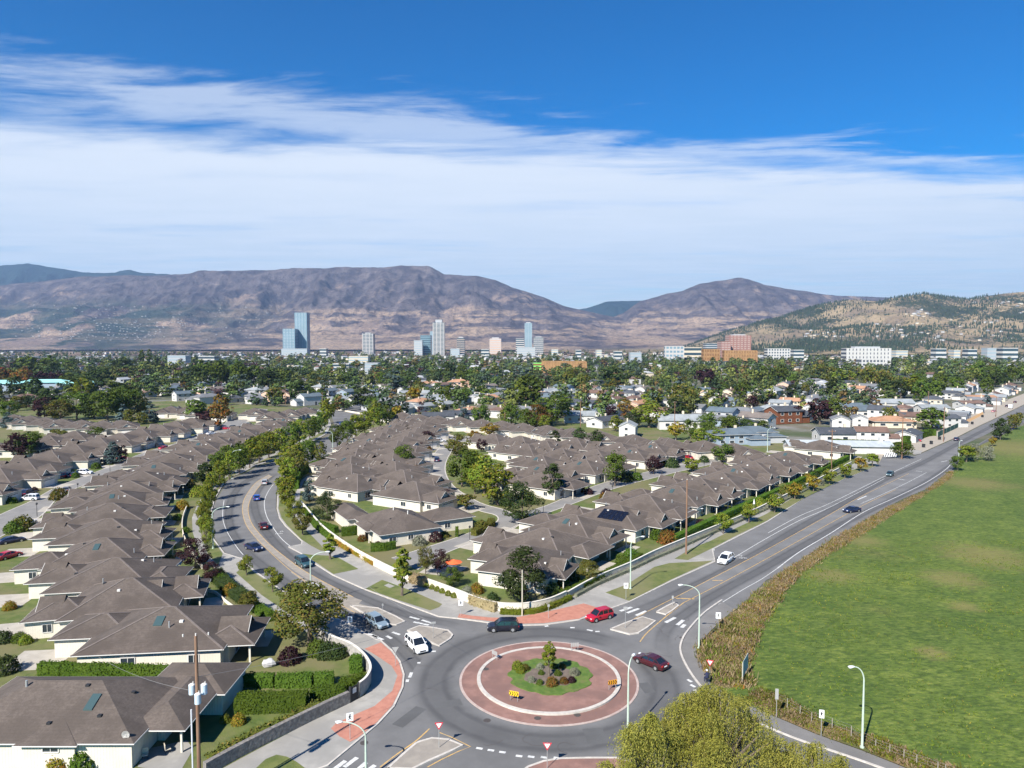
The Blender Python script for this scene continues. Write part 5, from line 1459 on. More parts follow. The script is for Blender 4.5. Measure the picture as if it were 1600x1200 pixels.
hedge(hp([(1300, 700), (1340, 702), (1372, 703)], 3), 2.4, 3.6, 'tall hedge in front of the long metal roofed house', dens=12, leaf=0.2)
hedge(hp([(1412, 694), (1448, 682), (1462, 681)], 3), 2.0, 3.0, 'tall hedge at the corner lot beside the main road', dens=12, leaf=0.2)
hedge(hp([(1378, 705), (1400, 703), (1420, 700)], 3), 2.0, 2.8, 'dark hedge behind the black and white board', dens=12, leaf=0.2)
# planting along the outer foot of the white wall
hedge(hp([(525, 849), (545, 861), (568, 873), (586, 884)]), 1.3, 0.9, 'yellow-green planting strip at the foot of the white wall', kind='amber', rag=0.14, cat='shrub bed', name='shrub_bed')
hedge(hp([(642, 910), (655, 914), (664, 918)], 3), 1.3, 1.7, 'golden ornamental grasses against the white wall behind the young tree', kind='straw', rag=0.16, cat='grass clump', name='ornamental_grass')
hedge(hp([(735, 943), (752, 950), (775, 957)], 3), 1.0, 1.5, 'tall golden grasses at the curve of the white wall', kind='straw', rag=0.16, cat='grass clump', name='ornamental_grass')
hedge(hp([(782, 960), (810, 961), (840, 958), (870, 948), (892, 937)]), 0.9, 0.8, 'low yellow-green shrub strip at the foot of the corner wall', kind='lime', rag=0.13, cat='shrub bed', name='shrub_bed')
hedge(hp([(900, 934), (935, 915), (985, 893), (1020, 876), (1060, 859), (1120, 832), (1196, 798), (1260, 767), (1320, 736)]), 0.7, 0.65, 'patchy planting at the foot of the roadside wall', kind='silver', rag=0.2, dens=10, cat='shrub bed', name='shrub_bed')

SHM = {}
def shrub(x, y, r, kind, label, group=None, z=0.1, sq=0.85, world=False):
    key = kind
    if key not in SHM:
        rs = np.random.RandomState(hash_seed(kind) + 5)
        n = 900; d = rs.normal(size=(n, 3)); d /= np.linalg.norm(d, axis=1, keepdims=True); d[:, 2] = np.abs(d[:, 2]) 
        P = d * (0.93 + 0.10 * rs.normal(size=(n, 1))) 
        V = leaf_arrays(rs, P, d + rs.normal(size=(n, 3)) * 0.5, 0.10)
        SHM[key] = quads_mesh('shrub', V, LM[kind])
    p = Vector((x, y, 0)) if world else G(x, y, 0.1)
    o = link('shrub', SHM[key], None, (p.x, p.y, z), rng.uniform(0, 6))
    o.scale = (r, r, r * 2 * sq * 0.75)
    tag(o, label, 'shrub', group)
    return o
for i, (x, y) in enumerate([(667, 917), (676, 920), (684, 923), (692, 926), (701, 930), (710, 933)]):
    shrub(x, y, 0.62, 'lime', '%s of the round clipped shrubs at the foot of the white wall, from the left' % ordn(i + 1), 'round clipped shrubs at the white wall', 0.12)
near_sh = [
 (453, 1034, 1.5, 'plum', 'plum shrub on the corner lawn'), (512, 1026, 1.5, 'dark', 'dark green shrub beside the broad olive tree'), (527, 1026, 1.3, 'dark', 'grey-green shrub inside the curved wall'), (497, 1022, 1.5, 'green', 'green shrub at the foot of the broad olive tree'),
 (130, 1198, 1.4, 'hedge', 'rounded shrub against the front wall of the nearest bungalow'), (92, 1200, 1.1, 'amber', 'yellow-green shrub against the front wall of the nearest bungalow'), (118, 1189, .9, 'lime', 'small light shrub by the wall corner of the nearest bungalow'),
 (40, 1005, 0.9, 'lime', 'bright shrub at the drive of the first left bungalow'), (30, 1002, 1.0, 'green', 'green shrub at the drive of the first left bungalow'), (6, 1003, 1.2, 'dark', 'dark shrub at the left edge by the drive'), (15, 952, 1.0, 'amber', 'yellow-green shrub between the first two left bungalows'), (8, 1050, 1.6, 'dark', 'dark conifer shrub at the left edge'),
 (373, 1130, 0.8, 'amber', 'yellow shrub below the patio hedge'), (352, 1128, 0.6, 'lime', 'small bright shrub beside the patio of the nearest bungalow'),
 (265, 880, 1.2, 'olive', 'rust coloured shrub beside the third left bungalow'), (360, 928, 1.3, 'amber', 'pale shrub on the garden slope above the ivy bank'), (345, 910, 1.2, 'hedge', 'green shrub on the garden slope'),
 (285, 795, 1.7, 'amber', 'pale yellow shrub beside the curved garden wall'), (290, 832, 1.0, 'hedge', 'round shrub beside the curved garden wall'), (278, 812, 1.1, 'hedge', 'green shrub between garden wall and bungalow'), (310, 775, 2.2, 'lime', 'large yellow-green shrub in the back garden beside the avenue trees'), (295, 762, 2.0, 'olive', 'olive shrub in the back garden beside the avenue trees'),
 (92, 780, 2.3, 'olive', 'round bush beside the left lane'), (35, 828, 2.4, 'olive', 'broad bush at the near end of the left lane'), (22, 832, 2.0, 'green', 'dark bush beside the broad one at the lane'), (68, 758, 1.2, 'plum', 'plum bush between left lane drives'), (118, 746, 1.2, 'hedge', 'clipped bush at the left lane'), (150, 732, 1.6, 'hedge', 'clipped hedge bush before the blue spruce'), (10, 786, 1.5, 'hedge', 'clipped bush at the front of the left lane'), (20, 786, 1.2, 'hedge', 'second clipped bush at the front of the left lane'), (54, 768, 1.0, 'plum', 'red bush by the parked red car'), (128, 728, 1.2, 'autumn', 'rust bush by the red pickup'),
 (590, 857, 1.1, 'plum', 'red-brown shrub on the porch of the front middle bungalow'), (566, 845, 1.0, 'autumn', 'rust shrub beside the porch of the front middle bungalow'), (655, 851, 1.5, 'silver', 'pale flowering shrub at the white wall of the middle row'), (680, 845, 1.5, 'plum', 'plum shrub at the white wall of the middle row'), (695, 839, 1.0, 'olive', 'olive shrub at the end of the middle row lawn'), (752, 830, 1.8, 'olive', 'olive shrub at the lane corner'),
 (730, 928, 1.0, 'silver', 'grey shrub before the white end wall'), (745, 926, 1.2, 'amber', 'flowering shrub before the white end wall'), (770, 938, 1.0, 'dark', 'dark shrub behind the corner wall'), (862, 927, 1.4, 'dark', 'dark shrub right of the large dark tree'), (880, 917, 1.2, 'amber', 'yellow shrub behind the corner wall'), (895, 905, 1.3, 'hedge', 'column shrub at the second roadside bungalow'),
 (972, 880, 1.3, 'green', 'green shrub behind the roadside wall'), (985, 872, 1.5, 'hedge', 'bright shrub at the patio of the second roadside bungalow'), (1043, 848, 2.0, 'autumn', 'round russet bush behind the roadside wall'), (1028, 842, 1.8, 'hedge', 'green shrub at the third roadside patio'), (1120, 820, 1.5, 'hedge', 'green shrub at the fourth roadside patio'), (1095, 822, 1.2, 'plum', 'plum shrub at the fourth roadside patio'),
 (1228, 775, 2.2, 'olive', 'olive bush behind the roadside hedge'), (1252, 765, 1.6, 'green', 'green bush behind the roadside hedge'), (1273, 745, 1.5, 'dark', 'pointed dark shrub before the white end wall'), (1205, 795, 1.4, 'silver', 'pale bush among the roadside hedge'), (1262, 752, 1.7, 'amber', 'orange bush behind the roadside hedge'), (1187, 790, 1.6, 'lime', 'bright bush among the roadside hedge'), (1215, 782, 1.5, 'silver', 'second pale bush among the roadside hedge'), (1280, 758, 1.4, 'silver', 'third pale bush among the roadside hedge'),
 (945, 780, 1.4, 'autumn', 'russet bush at the court drive'), (905, 768, 1.8, 'autumn', 'russet flower bush before the court bungalow'), (880, 772, 1.5, 'green', 'green bush beside the conical tree'), (920, 772, 1.3, 'plum', 'plum bush before the court bungalow'), (978, 752, 2.2, 'dark', 'dark bush behind the upright green tree'), (995, 750, 1.8, 'hedge', 'hedge bush beside the court lane'), (1050, 730, 2.4, 'dark', 'dark round bush at the court lane'), (1035, 728, 1.6, 'amber', 'pale bush beside the plum tree'), (947, 778, .9, 'hedge', 'small bush at the court drive'), (1100, 722, 1.8, 'dark', 'small dark ball tree at the court lane'), (948, 776, 1.7, 'plum', 'dark ball bush on the near side of the court lane'),
 (660, 775, 1.6, 'olive', 'olive bush along the court lane drives'), (672, 783, 1.6, 'autumn', 'russet bush along the court lane drives'), (653, 752, 1.5, 'green', 'green bush along the court lane drives'), (650, 763, 1.3, 'olive', 'second olive bush along the court lane drives'), (665, 714, 1.8, 'amber', 'yellow bush along the court lane drives'), (669, 705, 1.6, 'autumn', 'orange bush along the court lane drives'),
 (838, 775, 2.0, 'green', 'green bush below the maples'), (820, 780, 1.8, 'amber', 'orange-yellow bush below the maples'), (790, 790, 1.5, 'green', 'green bush on the lawn of the maples'),
]
for x, y, r, k, lb in near_sh: shrub(x, y, r, k, lb)
# planting in the roundabout bed
for i, (dx, dy, r, k, lb) in enumerate([(-3.9, 2.2, 0.75, 'lime', 'tall yellow-green shrub at the left of the roundabout bed'), (-3.5, 1.2, 0.6, 'lime', 'lower yellow-green shrub at the left of the roundabout bed'), (-2.9, 1.9, 0.55, 'olive', 'olive shrub at the left of the roundabout bed'), (-2.2, -1.3, 0.5, 'silver', 'pale shrub at the front left of the soil bed'), (-1.2, -2.0, 0.45, 'green', 'low green shrub at the front of the soil bed'),
        (0.3, -2.2, 0.75, 'autumn', 'rust coloured shrub at the front of the soil bed'), (1.8, -1.7, 0.55, 'autumn', 'second rust shrub at the front of the soil bed'), (2.8, -1.4, 0.5, 'plum', 'dark red shrub at the right of the soil bed'), (3.3, 0.6, 0.65, 'silver', 'pale rounded shrub at the right of the soil bed'), (1.2, 0.4, 0.5, 'green', 'green shrub right of the young tree'), (0.8, 2.3, 0.5, 'green', 'green shrub behind the young tree'), (-1.0, 2.2, 0.5, 'silver', 'pale shrub behind the young tree'), (1.9, 2.4, .45, 'olive', 'olive shrub at the back of the bed'), (-0.9, 0.6, .4, 'green', 'small green shrub left of the young tree')]):
    shrub(C0.x + dx, C0.y + dy, r, k, lb, 'shrubs of the roundabout bed', 0.33, world=True)

# ------------------------------------------------------------------ the willow in the foreground
def willow(X, Y, H, Wd, label, seed, nst):
    rs = np.random.RandomState(seed)
    root = empty('willow_tree', (X, Y, 0))
    Vs = []
    nb = int(nst / 62)
    bang = rs.uniform(0, 2 * np.pi, nb); brr = np.sqrt(rs.uniform(0.02, 1, nb)) * Wd / 2 * 0.82
    bz = H * (0.98 - 0.42 * (brr / (Wd / 2)) ** 2) + rs.uniform(-1.7, 0.45, nb)
    bc = np.stack([brr * np.cos(bang), brr * np.sin(bang), bz], 1)
    for i in range(nst):
        b = rs.randint(nb); sp = Wd * 0.070
        d = rs.normal(size=2); d /= np.linalg.norm(d); r = sp * abs(rs.normal()) * 0.9
        x0 = bc[b, 0] + d[0] * r * .35; y0 = bc[b, 1] + d[1] * r * .35
        z0 = bc[b, 2] - 0.12 * r * r + rs.normal() * 0.12
        L = rs.uniform(1.2, 4.2); m = int(L / 0.17)
        t = np.arange(m) / m
        out = 1 - np.exp(-t * 3.2)
        px_ = x0 + d[0] * (0.35 + r * .65) * out; py_ = y0 + d[1] * (0.35 + r * .65) * out
        pz_ = z0 + 0.30 * np.sin(np.clip(t * 5, 0, np.pi)) * 0.6 - L * t ** 1.25
        ok = pz_ > 0.3
        P = np.stack([px_, py_, pz_], 1)[ok]
        if len(P) == 0: continue
        k = len(P)
        P = P + rs.normal(size=(k, 3)) * 0.035
        # long thin leaves hanging down
        ax = np.stack([rs.normal(size=k) * 0.35, rs.normal(size=k) * 0.35, -np.ones(k)], 1) + np.stack([d[0] * np.exp(-t[ok] * 5), d[1] * np.exp(-t[ok] * 5), 1.0 * np.exp(-t[ok] * 6)], 1) * 1.2
        ax /= np.linalg.norm(ax, axis=1, keepdims=True)
        sd = np.cross(ax, rs.normal(size=(k, 3))); sd /= np.linalg.norm(sd, axis=1, keepdims=True)
        l = rs.uniform(0.13, 0.24, k)[:, None]; w = 0.035
        Vs.append(np.stack([P, P + ax * l * .5 + sd * w, P + ax * l, P + ax * l * .5 - sd * w], 1).reshape(-1, 3))
    V = np.concatenate(Vs)
    link('crown', quads_mesh('crown', V, LM['willow']), root)
    mb = MB(); mb.tube([(0, 0, -.1), (.2, 0, 2), (0.1, .2, 4.2), (0, 0, 6)], [.75, .55, .45, .3], 9)
    for b in range(0, nb, 2):
        c = bc[b]; mb.tube([(0, 0, rs.uniform(2.5, 4.5)), (c[0] * .45, c[1] * .45, c[2] * .68), (c[0] * .9, c[1] * .9, c[2] * 0.93)], [.24, .14, .04], 5)
    mb.build('trunk', M_bark, root)
    tag(root, label, 'tree', 'weeping willows below the roundabout')
    return root
willow(18.3, 60.6, 11.5, 13.2, 'large weeping willow right of the near street lamp, taller half', 3, 4300)
willow(11.0, 56.0, 11.6, 8.5, 'lower weeping willow at the bottom edge, left of the tall one', 5, 1700)
willow(25.5, 57.0, 9.6, 8.5, 'lower weeping willow at the bottom edge, right of the tall one', 8, 1500)

# ------------------------------------------------------------------ weeds, meadow tufts
def tufts(name, poly, n, h, kinds, seed, label=None, blades=9, spread=0.35, zb=0.07):
    rs = np.random.RandomState(seed)
    xs = [p[0] for p in poly]; ys = [p[1] for p in poly]
    pts = []
    while len(pts) < n:
        x = rs.uniform(min(xs), max(xs)); y = rs.uniform(min(ys), max(ys))
        if inpoly(x, y, poly): pts.append((x, y))
    pts = np.array(pts)
    clump = fbm(pts[:, 0] / 5 + 40, pts[:, 1] / 5 + 40, 3, seed)
    for kk, kd in enumerate(kinds):
        sel = pts[kk::len(kinds)]; cl = clump[kk::len(kinds)]
        N = len(sel) * blades
        c = np.repeat(sel, blades, 0) + rs.normal(size=(N, 2)) * spread
        hh = np.repeat(h * np.clip((cl - 0.25) * 2.2, 0.15, 1.5), blades) * rs.uniform(0.5, 1.2, N)
        a = rs.uniform(0, 2 * np.pi, N); wd = 0.025 + 0.03 * rs.rand(N)
        dx, dy = np.cos(a) * wd, np.sin(a) * wd
        lx, ly = rs.normal(size=N) * hh * .3, rs.normal(size=N) * hh * .3
        b0 = np.stack([c[:, 0] - dx, c[:, 1] - dy, np.full(N, zb)], 1); b1 = np.stack([c[:, 0] + dx, c[:, 1] + dy, np.full(N, zb)], 1)
        t1 = np.stack([c[:, 0] + lx + dx * 1.6, c[:, 1] + ly + dy * 1.6, zb + hh * .7], 1); t2 = np.stack([c[:, 0] + lx * 1.4 - dx, c[:, 1] + ly * 1.4 - dy, zb + hh], 1)
        V = np.stack([b0, b1, t1, t2], 1).reshape(-1, 3)
        o = link(name, quads_mesh(name, V, LM[kd])); o['kind'] = 'stuff'
wp = W(weed_strip)
near_w = [p for p in wp]
tufts('dry_weeds', wp, 4200, 0.62, ['straw', 'rust', 'straw', 'olive', 'straw', 'amber'], 4, blades=12, spread=0.4)
tufts('roadside_weeds', W([(1125, 985), (1160, 950), (1200, 915), (1222, 935), (1190, 975), (1180, 1000), (1165, 1045), (1175, 1075), (1120, 1070), (1105, 1035), (1100, 1010)]), 650, 1.25, ['straw', 'olive', 'rust', 'olive', 'lime'], 5, blades=16, spread=0.45)
tufts('bank_weeds', W([(1185, 1080), (1215, 1085), (1290, 1130), (1350, 1148), (1450, 1188), (1520, 1215), (1420, 1200), (1345, 1168), (1275, 1143), (1212, 1116), (1165, 1095)]), 700, 0.8, ['straw', 'lime', 'olive'], 6, blades=12)

nearf = [p for p in W(edge)]
def clipf(lim):
    return [(min(max(x, 10), 150), min(y, lim)) for x, y in nearf]
tufts('meadow_tufts', clipf(150), 9000, 0.20, ['lime', 'hedge', 'olive', 'lime', 'green'], 14, blades=5, spread=0.5, zb=0.06)
# ------------------------------------------------------------------ walls and gates
def wall(name, pts, h, w, m, label, z=0.1, cap=None, cat='wall', group=None):
    mb = MB(); P = pts
    a = offset(P, w / 2); b = offset(P, -w / 2); n = len(P)
    vs = [(p[0], p[1], z + h) for p in a] + [(p[0], p[1], z + h) for p in b] + [(p[0], p[1], z) for p in a] + [(p[0], p[1], z) for p in b]
    fs = []
    for i in range(n - 1): fs += [(i, n + i, n + i + 1, i + 1), (i, i + 1, 2 * n + i + 1, 2 * n + i), (n + i, 3 * n + i, 3 * n + i + 1, n + i + 1)]
    fs += [(0, 2 * n, 3 * n, n), (n - 1, 2 * n - 1, 4 * n - 1, 3 * n - 1)]
    mb.add(vs, fs); o = mb.build(name, m)
    if cap:
        c = MB(); ribbon(c, P, w + 0.1, z + h + 0.06, 0.07); c.build('wall_cap', cap, o)
    tag(o, label, cat, group)
    return o
M_cap = pmat('pale_coping', (0.58, 0.55, 0.48), (0.66, 0.62, 0.54), 1, 4)
wall('boundary_wall', W([(470, 791), (480, 803), (501, 828), (524, 847), (555, 868), (587, 886)], 4) + W([(587, 886), (620, 902), (670, 918), (715, 935), (745, 947), (775, 955), (805, 957), (830, 955), (860, 948), (885, 937)], 4)[1:], 1.35, 0.22, M_whitewall, 'long cream wall curving from the avenue round to the main road', cap=M_cap)
wall('boundary_wall', W([(887, 936), (930, 912), (986, 888), (1022, 870), (1067, 851), (1122, 828), (1160, 812), (1200, 793), (1260, 763), (1330, 727)], 4), 1.15, 0.2, pmat('grey_cream_wall', (0.42, 0.39, 0.33), (0.50, 0.465, 0.39), 0.5, 5), 'low grey-cream wall running beside the main road', cap=M_cap)
wall('boundary_wall', W([(497, 1000), (520, 1014), (545, 1024), (563, 1037), (575, 1052), (579, 1066), (573, 1080), (562, 1090)], 5), 1.75, 0.2, M_greywall, 'tall grey curved wall at the corner west of the roundabout', cap=M_cap)
wall('boundary_wall', W([(293, 793), (286, 812), (285, 832), (291, 852), (303, 872), (316, 890)], 5), 0.9, 0.18, M_whitewall, 'low pale wall curving behind the plum tree')
wall('boundary_wall', W([(326, 926), (338, 930), (352, 942), (369, 955)], 4), 0.5, 0.15, M_whitewall, 'low garden kerb wall beside the second left bungalow')
wall('stone_wall', W([(545, 1099), (525, 1108), (500, 1120), (470, 1135), (420, 1160), (370, 1186), (320, 1214)], 3), 1.35, 0.5, M_stone, 'dark stone retaining wall running down to the lower edge')
for i, (a, b, h) in enumerate([((616, 658), (600, 672), 1.2), ((640, 650), (700, 655), 1.4), ((520, 640), (566, 648), 1.0)]):
    wall('boundary_wall', W([a, b]), h, 0.2, M_whitewall, ['short cream wall at the far end of the avenue', 'cream wall behind the far end of the middle row', 'pale wall across the far junction of the avenue'][i])
g = empty('gate', (0, 0, 0)); a, b = G(547, 1098, 0.1), G(560, 1091, 0.1)
MB().bar(a + Vector((0, 0, .9)), b + Vector((0, 0, .9)), 0.06, 1.75).build('gate_leaf', M_dark, g)
c = (a + b) / 2; d = (b - a).normalized(); n_ = Vector((d.y, -d.x, 0))
MB().bar(c + n_ * .06 - d * .28 + Vector((0, 0, 1.25)), c + n_ * .06 + d * .28 + Vector((0, 0, 1.25)), 0.03, 0.6).build('notice_panel', M_trim, g)
for q in (a, b): MB().box(q.x - .1, q.x + .1, q.y - .1, q.y + .1, 0.1, 2.0).build('gate_post', M_dark, g)
tag(g, 'black gate with a white notice at the end of the curved wall', 'gate')

# ------------------------------------------------------------------ lamps, poles, signs
M_green = pmat('pale_green_paint', (0.42, 0.50, 0.42), (0.38, 0.46, 0.38), 2, 3, coord='object', rough=0.45)
M_lampglass = pmat('lamp_lens', (0.62, 0.64, 0.64), rough=0.2)
M_wood = pmat('weathered_pole_wood', (0.17, 0.095, 0.06), (0.23, 0.14, 0.09), 2.0, 6, coord='object', stretch=(1, 1, 0.15))
def street_lamp(x, y, H, ang, label, arm=2.6, world=None):
    p = G(x, y, 0.12) if not world else Vector(world)
    o = empty('street_lamp', p, ang)
    mb = MB(); mb.cyl((0, 0, 0), 0.22, 0.12, 10); mb.tube([(0, 0, 0.1), (0, 0, H * 0.5), (0, 0, H - 1.5)], [0.13, 0.105, 0.08], 10)
    mb.build('pole', M_green, o)
    pts = [(arm * (1 - math.cos(t)), 0, H - 1.5 + 1.5 * math.sin(t)) for t in [math.pi / 2 * k / 8 for k in range(9)]]
    MB().tube(pts, [0.08 - 0.004 * k for k in range(9)], 8).build('arm', M_green, o)
    h = MB(); h.ball((arm + 0.33, 0, H + 0.02), 0.2, 10, 6, (2.0, 0.9, 0.55)); hd = h.build('lamp_head', M_lampglass, o, smooth=True)
    MB().ball((arm + 0.42, 0, H - 0.08), 0.15, 8, 5, (1.5, .9, .6)).build('lens', M_lampglass, hd, smooth=True)
    tag(o, label, 'street lamp', 'pale green street lamps'); return o
street_lamp(1347, 1168, 8.6, math.pi, 'pale green street lamp standing on the field side at the lower right', 1.0)
street_lamp(1092, 1013, 8.9, math.pi, 'pale green street lamp among the brown weeds right of the roundabout', 2.3)
street_lamp(985, 920, 9.0, 0.15, 'pale green street lamp on the grass verge left of the main road', 1.8)
street_lamp(981, 1150, 8.3, R(60), 'pale green street lamp rising in front of the roundabout beside the willow', 1.2)
street_lamp(486, 950, 9.0, 0.1, 'pale green street lamp arching over the avenue above the white car', 2.4)
street_lamp(572, 1216, 5.6, math.pi, 'pale green street lamp at the bottom edge by the crosswalk', 2.2)
street_lamp(333, 857, 8.6, 0.1, 'pale green street lamp on the west verge before the parking lane', 2.8)
street_lamp(362, 748, 9.0, 0.1, 'pale green street lamp in the tree line at the bend of the avenue', 2.4)
street_lamp(520, 706, 8.2, math.pi, 'pale green street lamp before the middle row hedge', 2.2)
street_lamp(1199, 706, 9.5, 0.1, 'pale green street lamp before the grey metal roof', 2.4)
street_lamp(505, 668, 8.5, math.pi, 'pale green street lamp farthest up the avenue', 2.2)
street_lamp(1498, 716, 6.5, 0.1, 'pale green pole at the field edge of the main road', 0.6)
def lantern(x, y, H, label):
    o = empty('lantern_post', G(x, y, 0.12))
    MB().tube([(0, 0, 0), (0, 0, H - .4)], [0.07, 0.05], 6).build('pole', M_dark, o)
    MB().ball((0, 0, H - .15), 0.24, 8, 6, (1, 1, 1.2)).build('lantern', M_dark, o)
    tag(o, label, 'lantern post', 'dark lantern posts in the court lanes')
for x, y, lb in [(957, 777, 'near the plum ball bush'), (1034, 754, 'beside the long court lane'), (849, 806, 'at the foot of the large court trees'), (734, 846, 'at the corner of the middle row'), (702, 780, 'by the low plum tree of the lane bend'), (661, 764, 'first along the drives of the middle row'), (668, 737, 'second along the drives of the middle row'), (672, 720, 'third along the drives of the middle row'), (676, 702, 'farthest along the drives of the middle row'),
                 (58, 807, 'left lane beside the solid roofs'), (122, 774, 'left lane, second one up'), (155, 758, 'left lane, third one up'), (172, 737, 'left lane near the blue spruce'), (1100, 738, 'before the round green tree of the court')]:
    lantern(x, y, 3.3, 'dark lantern post ' + lb)

def util_pole(p, H, label, arms=1, ang=0.0, lamp=None, transformers=0, rad=0.17):
    o = empty('utility_pole', p, ang)
    MB().tube([(0, 0, -0.2), (0, 0, H)], [rad * 1.15, rad * 0.8], 10).build('pole', M_wood, o)
    for k in range(arms):
        MB().box(-1.2, 1.2, -.06, .06, H - 0.7 - k * 1.1, H - 0.56 - k * 1.1).build('crossarm', M_wood, o)
    for k in range(-1, 2):
        MB().cyl((k * 1.05, 0, H - 0.56 if arms else H), 0.06, 0.22, 8).build('insulator', M_trim, o)
    for k in range(transformers):
        a = [2.6, 0.2, -1.3][k]; r = 0.42; cx, cy = r * math.cos(a) * 1.35, r * math.sin(a) * 1.2
        zc = H * 0.675 - (0.55 if k == 2 else 0)
        tb = MB(); tb.cyl((cx, cy, zc), 0.27, 0.85, 14); t = tb.build('transformer', pmat('transformer_paint', (0.45, 0.55, 0.62), rough=0.4), o)
        tl = MB(); tl.ball((cx, cy, zc + 0.85), 0.27, 12, 4, (1, 1, .35)); tl.cyl((cx + .1, cy, zc + .9), 0.04, 0.22, 6); tl.build('bushing', M_trim, t)
    if lamp:
        L, dz = lamp
        MB().tube([(0, 0, H * .56), (L * .5, 0, H * .56 + dz * .7), (L, 0, H * .56 + dz)], 0.045, 6).build('lamp_arm', M_galv, o)
        MB().ball((L + .25, 0, H * .56 + dz), 0.17, 8, 5, (1.8, .8, .5)).build('lamp_head', M_lampglass, o)
    tag(o, label, 'utility pole', 'wooden utility poles'); return o
up1 = G(309, 1290, 0.1)
up1 = Vector(((309 - 800) / F * 61.5 * 1.02, 61.0, 0.1))
H1 = 42 - (995 - 538) / F * 62.0 - 0.1
pole1 = util_pole(up1, H1, 'nearest wooden utility pole carrying three grey transformers', 0, 0.2, None, 3, 0.16)
MB().tube([(-0.5, -.1, 0), (-0.5, -.1, H1 * .60)], 0.07, 8).build('conduit', pmat('pale_conduit', (0.55, 0.57, 0.60), rough=0.5), pole1)
util_pole(G(1072, 866, .12), 15.0, 'tall reddish wooden pole with a street light arm beside the roadside wall', 0, R(10), (3.0, 0.7))
util_pole(G(1299, 733, .12), 13.4, 'wooden pole with a crossarm in front of the long metal roof', 1, R(0), (4.0, 0.8))
util_pole(G(1409, 717, .12), 15.5, 'reddish wooden pole with a lamp arm at the side street corner', 1, R(20), (3.6, 1.2))
for x, y, h, lb in [(907, 680, 16, 'before the large green trees'), (1054, 676, 15, 'beside the long white house'), (789, 672, 14, 'left of the green trees'), (504, 650, 14, 'at the far junction of the avenue'), (446, 632, 14, 'by the pink house'), (1474, 690, 15, 'grey, beside the green fence'), (1556, 652, 12, 'yellowish, beside the parked cars'), (1450, 640, 12, 'behind the wooden deck fence'), (1251, 590, 16, 'in the tree belt left of the white flats'), (1500, 590, 18, 'in the tree belt right of the white flats'), (1127, 600, 15, 'in the tree belt below the red tower'), (636, 648, 12, 'behind the golden tree'), (530, 632, 12, 'before the blue gabled houses')]:
    util_pole(G(x, y, .1), h, 'distant utility pole ' + lb, 1, R(40))

def wire(pts, r=0.018):
    mb = MB(); out = []
    for i in range(len(pts) - 1):
        a, b = Vector(pts[i]), Vector(pts[i + 1]); L = (b - a).length
        for k in range(12):
            t = k / 12; q = a.lerp(b, t); q.z -= 4 * t * (1 - t) * L * 0.018; out.append(q)
    out.append(Vector(pts[-1])); mb.tube(out, r, 4); return mb
def top(x, y, h, dx=0): p = G(x, y, .12); return Vector((p.x + dx, p.y, h))
M_wire = pmat('grey_wire', (0.20, 0.20, 0.20), rough=0.6)
ws = [([top(1072, 866, 14.8), top(1299, 733, 13.4)], 'wire between the roadside pole and the crossarm pole'), ([top(1299, 733, 13.3), top(1409, 717, 15.3)], 'wire between the crossarm pole and the corner pole'), ([top(1409, 717, 15.3), top(1474, 690, 14.6)], 'wire between the corner pole and the grey pole'),
      ([top(1299, 733, 13.0, -8 * 0), top(1180, 668, 12), top(1054, 676, 14.8), top(907, 680, 15.8), top(789, 672, 13.8)], 'wire running behind the court from pole to pole'),
      ([(up1.x, up1.y, H1 * .78), (up1.x + 18, up1.y + 22, 9.0), (-24, 104, 8.0)], 'service wire from the nearest pole towards the broad olive tree'),
      ([(up1.x, up1.y, H1 * .70), (-50, 84, 4.2)], 'service wire from the nearest pole to the near roof')]
for pts, lb in ws:
    tag(wire(pts, 0.016).build('overhead_wire', M_wire), lb, 'wire', 'overhead wires')

M_red = pmat('sign_red', (0.55, 0.03, 0.05), rough=0.4)
M_black = pmat('sign_black', (0.012, 0.012, 0.012), rough=0.5)
M_signwhite = pmat('sign_white', (0.80, 0.80, 0.80), rough=0.4)
M_signyel = pmat('sign_yellow', (0.85, 0.52, 0.02), rough=0.4)
M_signyel_shaded = pmat('sign_yellow_shaded', (0.62, 0.28, 0.02), rough=0.4)  # sign yellow with the shade on the right board put into its colour
M_signback = pmat('sign_back_aluminium', (0.40, 0.40, 0.39), rough=0.4, metal=0.3)
def sign_post(x, y, H, z=0.14):
    o = empty('road_sign', G(x, y, z)); MB().tube([(0, 0, 0), (0, 0, H)], 0.035, 6).build('post', M_galv, o); return o
def facing(o, x, y, off=0.0):
    p = o.location; o.rotation_euler[2] = math.atan2(-p.y, -p.x) + math.pi / 2 + off    # local -y looks to the camera
def ped_sign(x, y, H, label, z=0.14, front=True, w=0.72, h=0.9):
    o = sign_post(x, y, H, z); facing(o, x, y, 0.15)
    pn = MB().box(-w / 2, w / 2, -.055, -.035, H - h, H).build('sign_panel', M_signwhite if front else M_signback, o)
    if front:
        f = MB(); c = H - h / 2; k = h / 0.9
        f.ball((0.02, -.06, c + .28 * k), .07 * k, 8, 4, (1, .15, 1))
        for a, b, t in (((0, c + .2 * k), (-.02, c - .05 * k), .13), ((-.02, c - .03 * k), (-.15, c - .32 * k), .07), ((-.02, c - .03 * k), (.14, c - .30 * k), .07), ((0, c + .15 * k), (-.17, c - .0), .05), ((0, c + .15 * k), (.17, c + .02), .05)):
            f.bar((a[0] * k, -.062, a[1]), (b[0] * k, -.062, b[1]), t * k, 0.01, up=(0, 1, 0))
        f.build('walking_figure', M_black, pn)
    tag(o, label, 'road sign', 'white pedestrian crossing signs' if front else 'grey backs of road signs'); return o
ped_sign(547, 1155, 2.9, 'white pedestrian sign on the red paving at the lower left crosswalk')
ped_sign(547, 988, 2.4, 'white pedestrian sign before the broad olive tree')
ped_sign(720, 962, 2.5, 'white pedestrian sign on the red paving by the white wall')
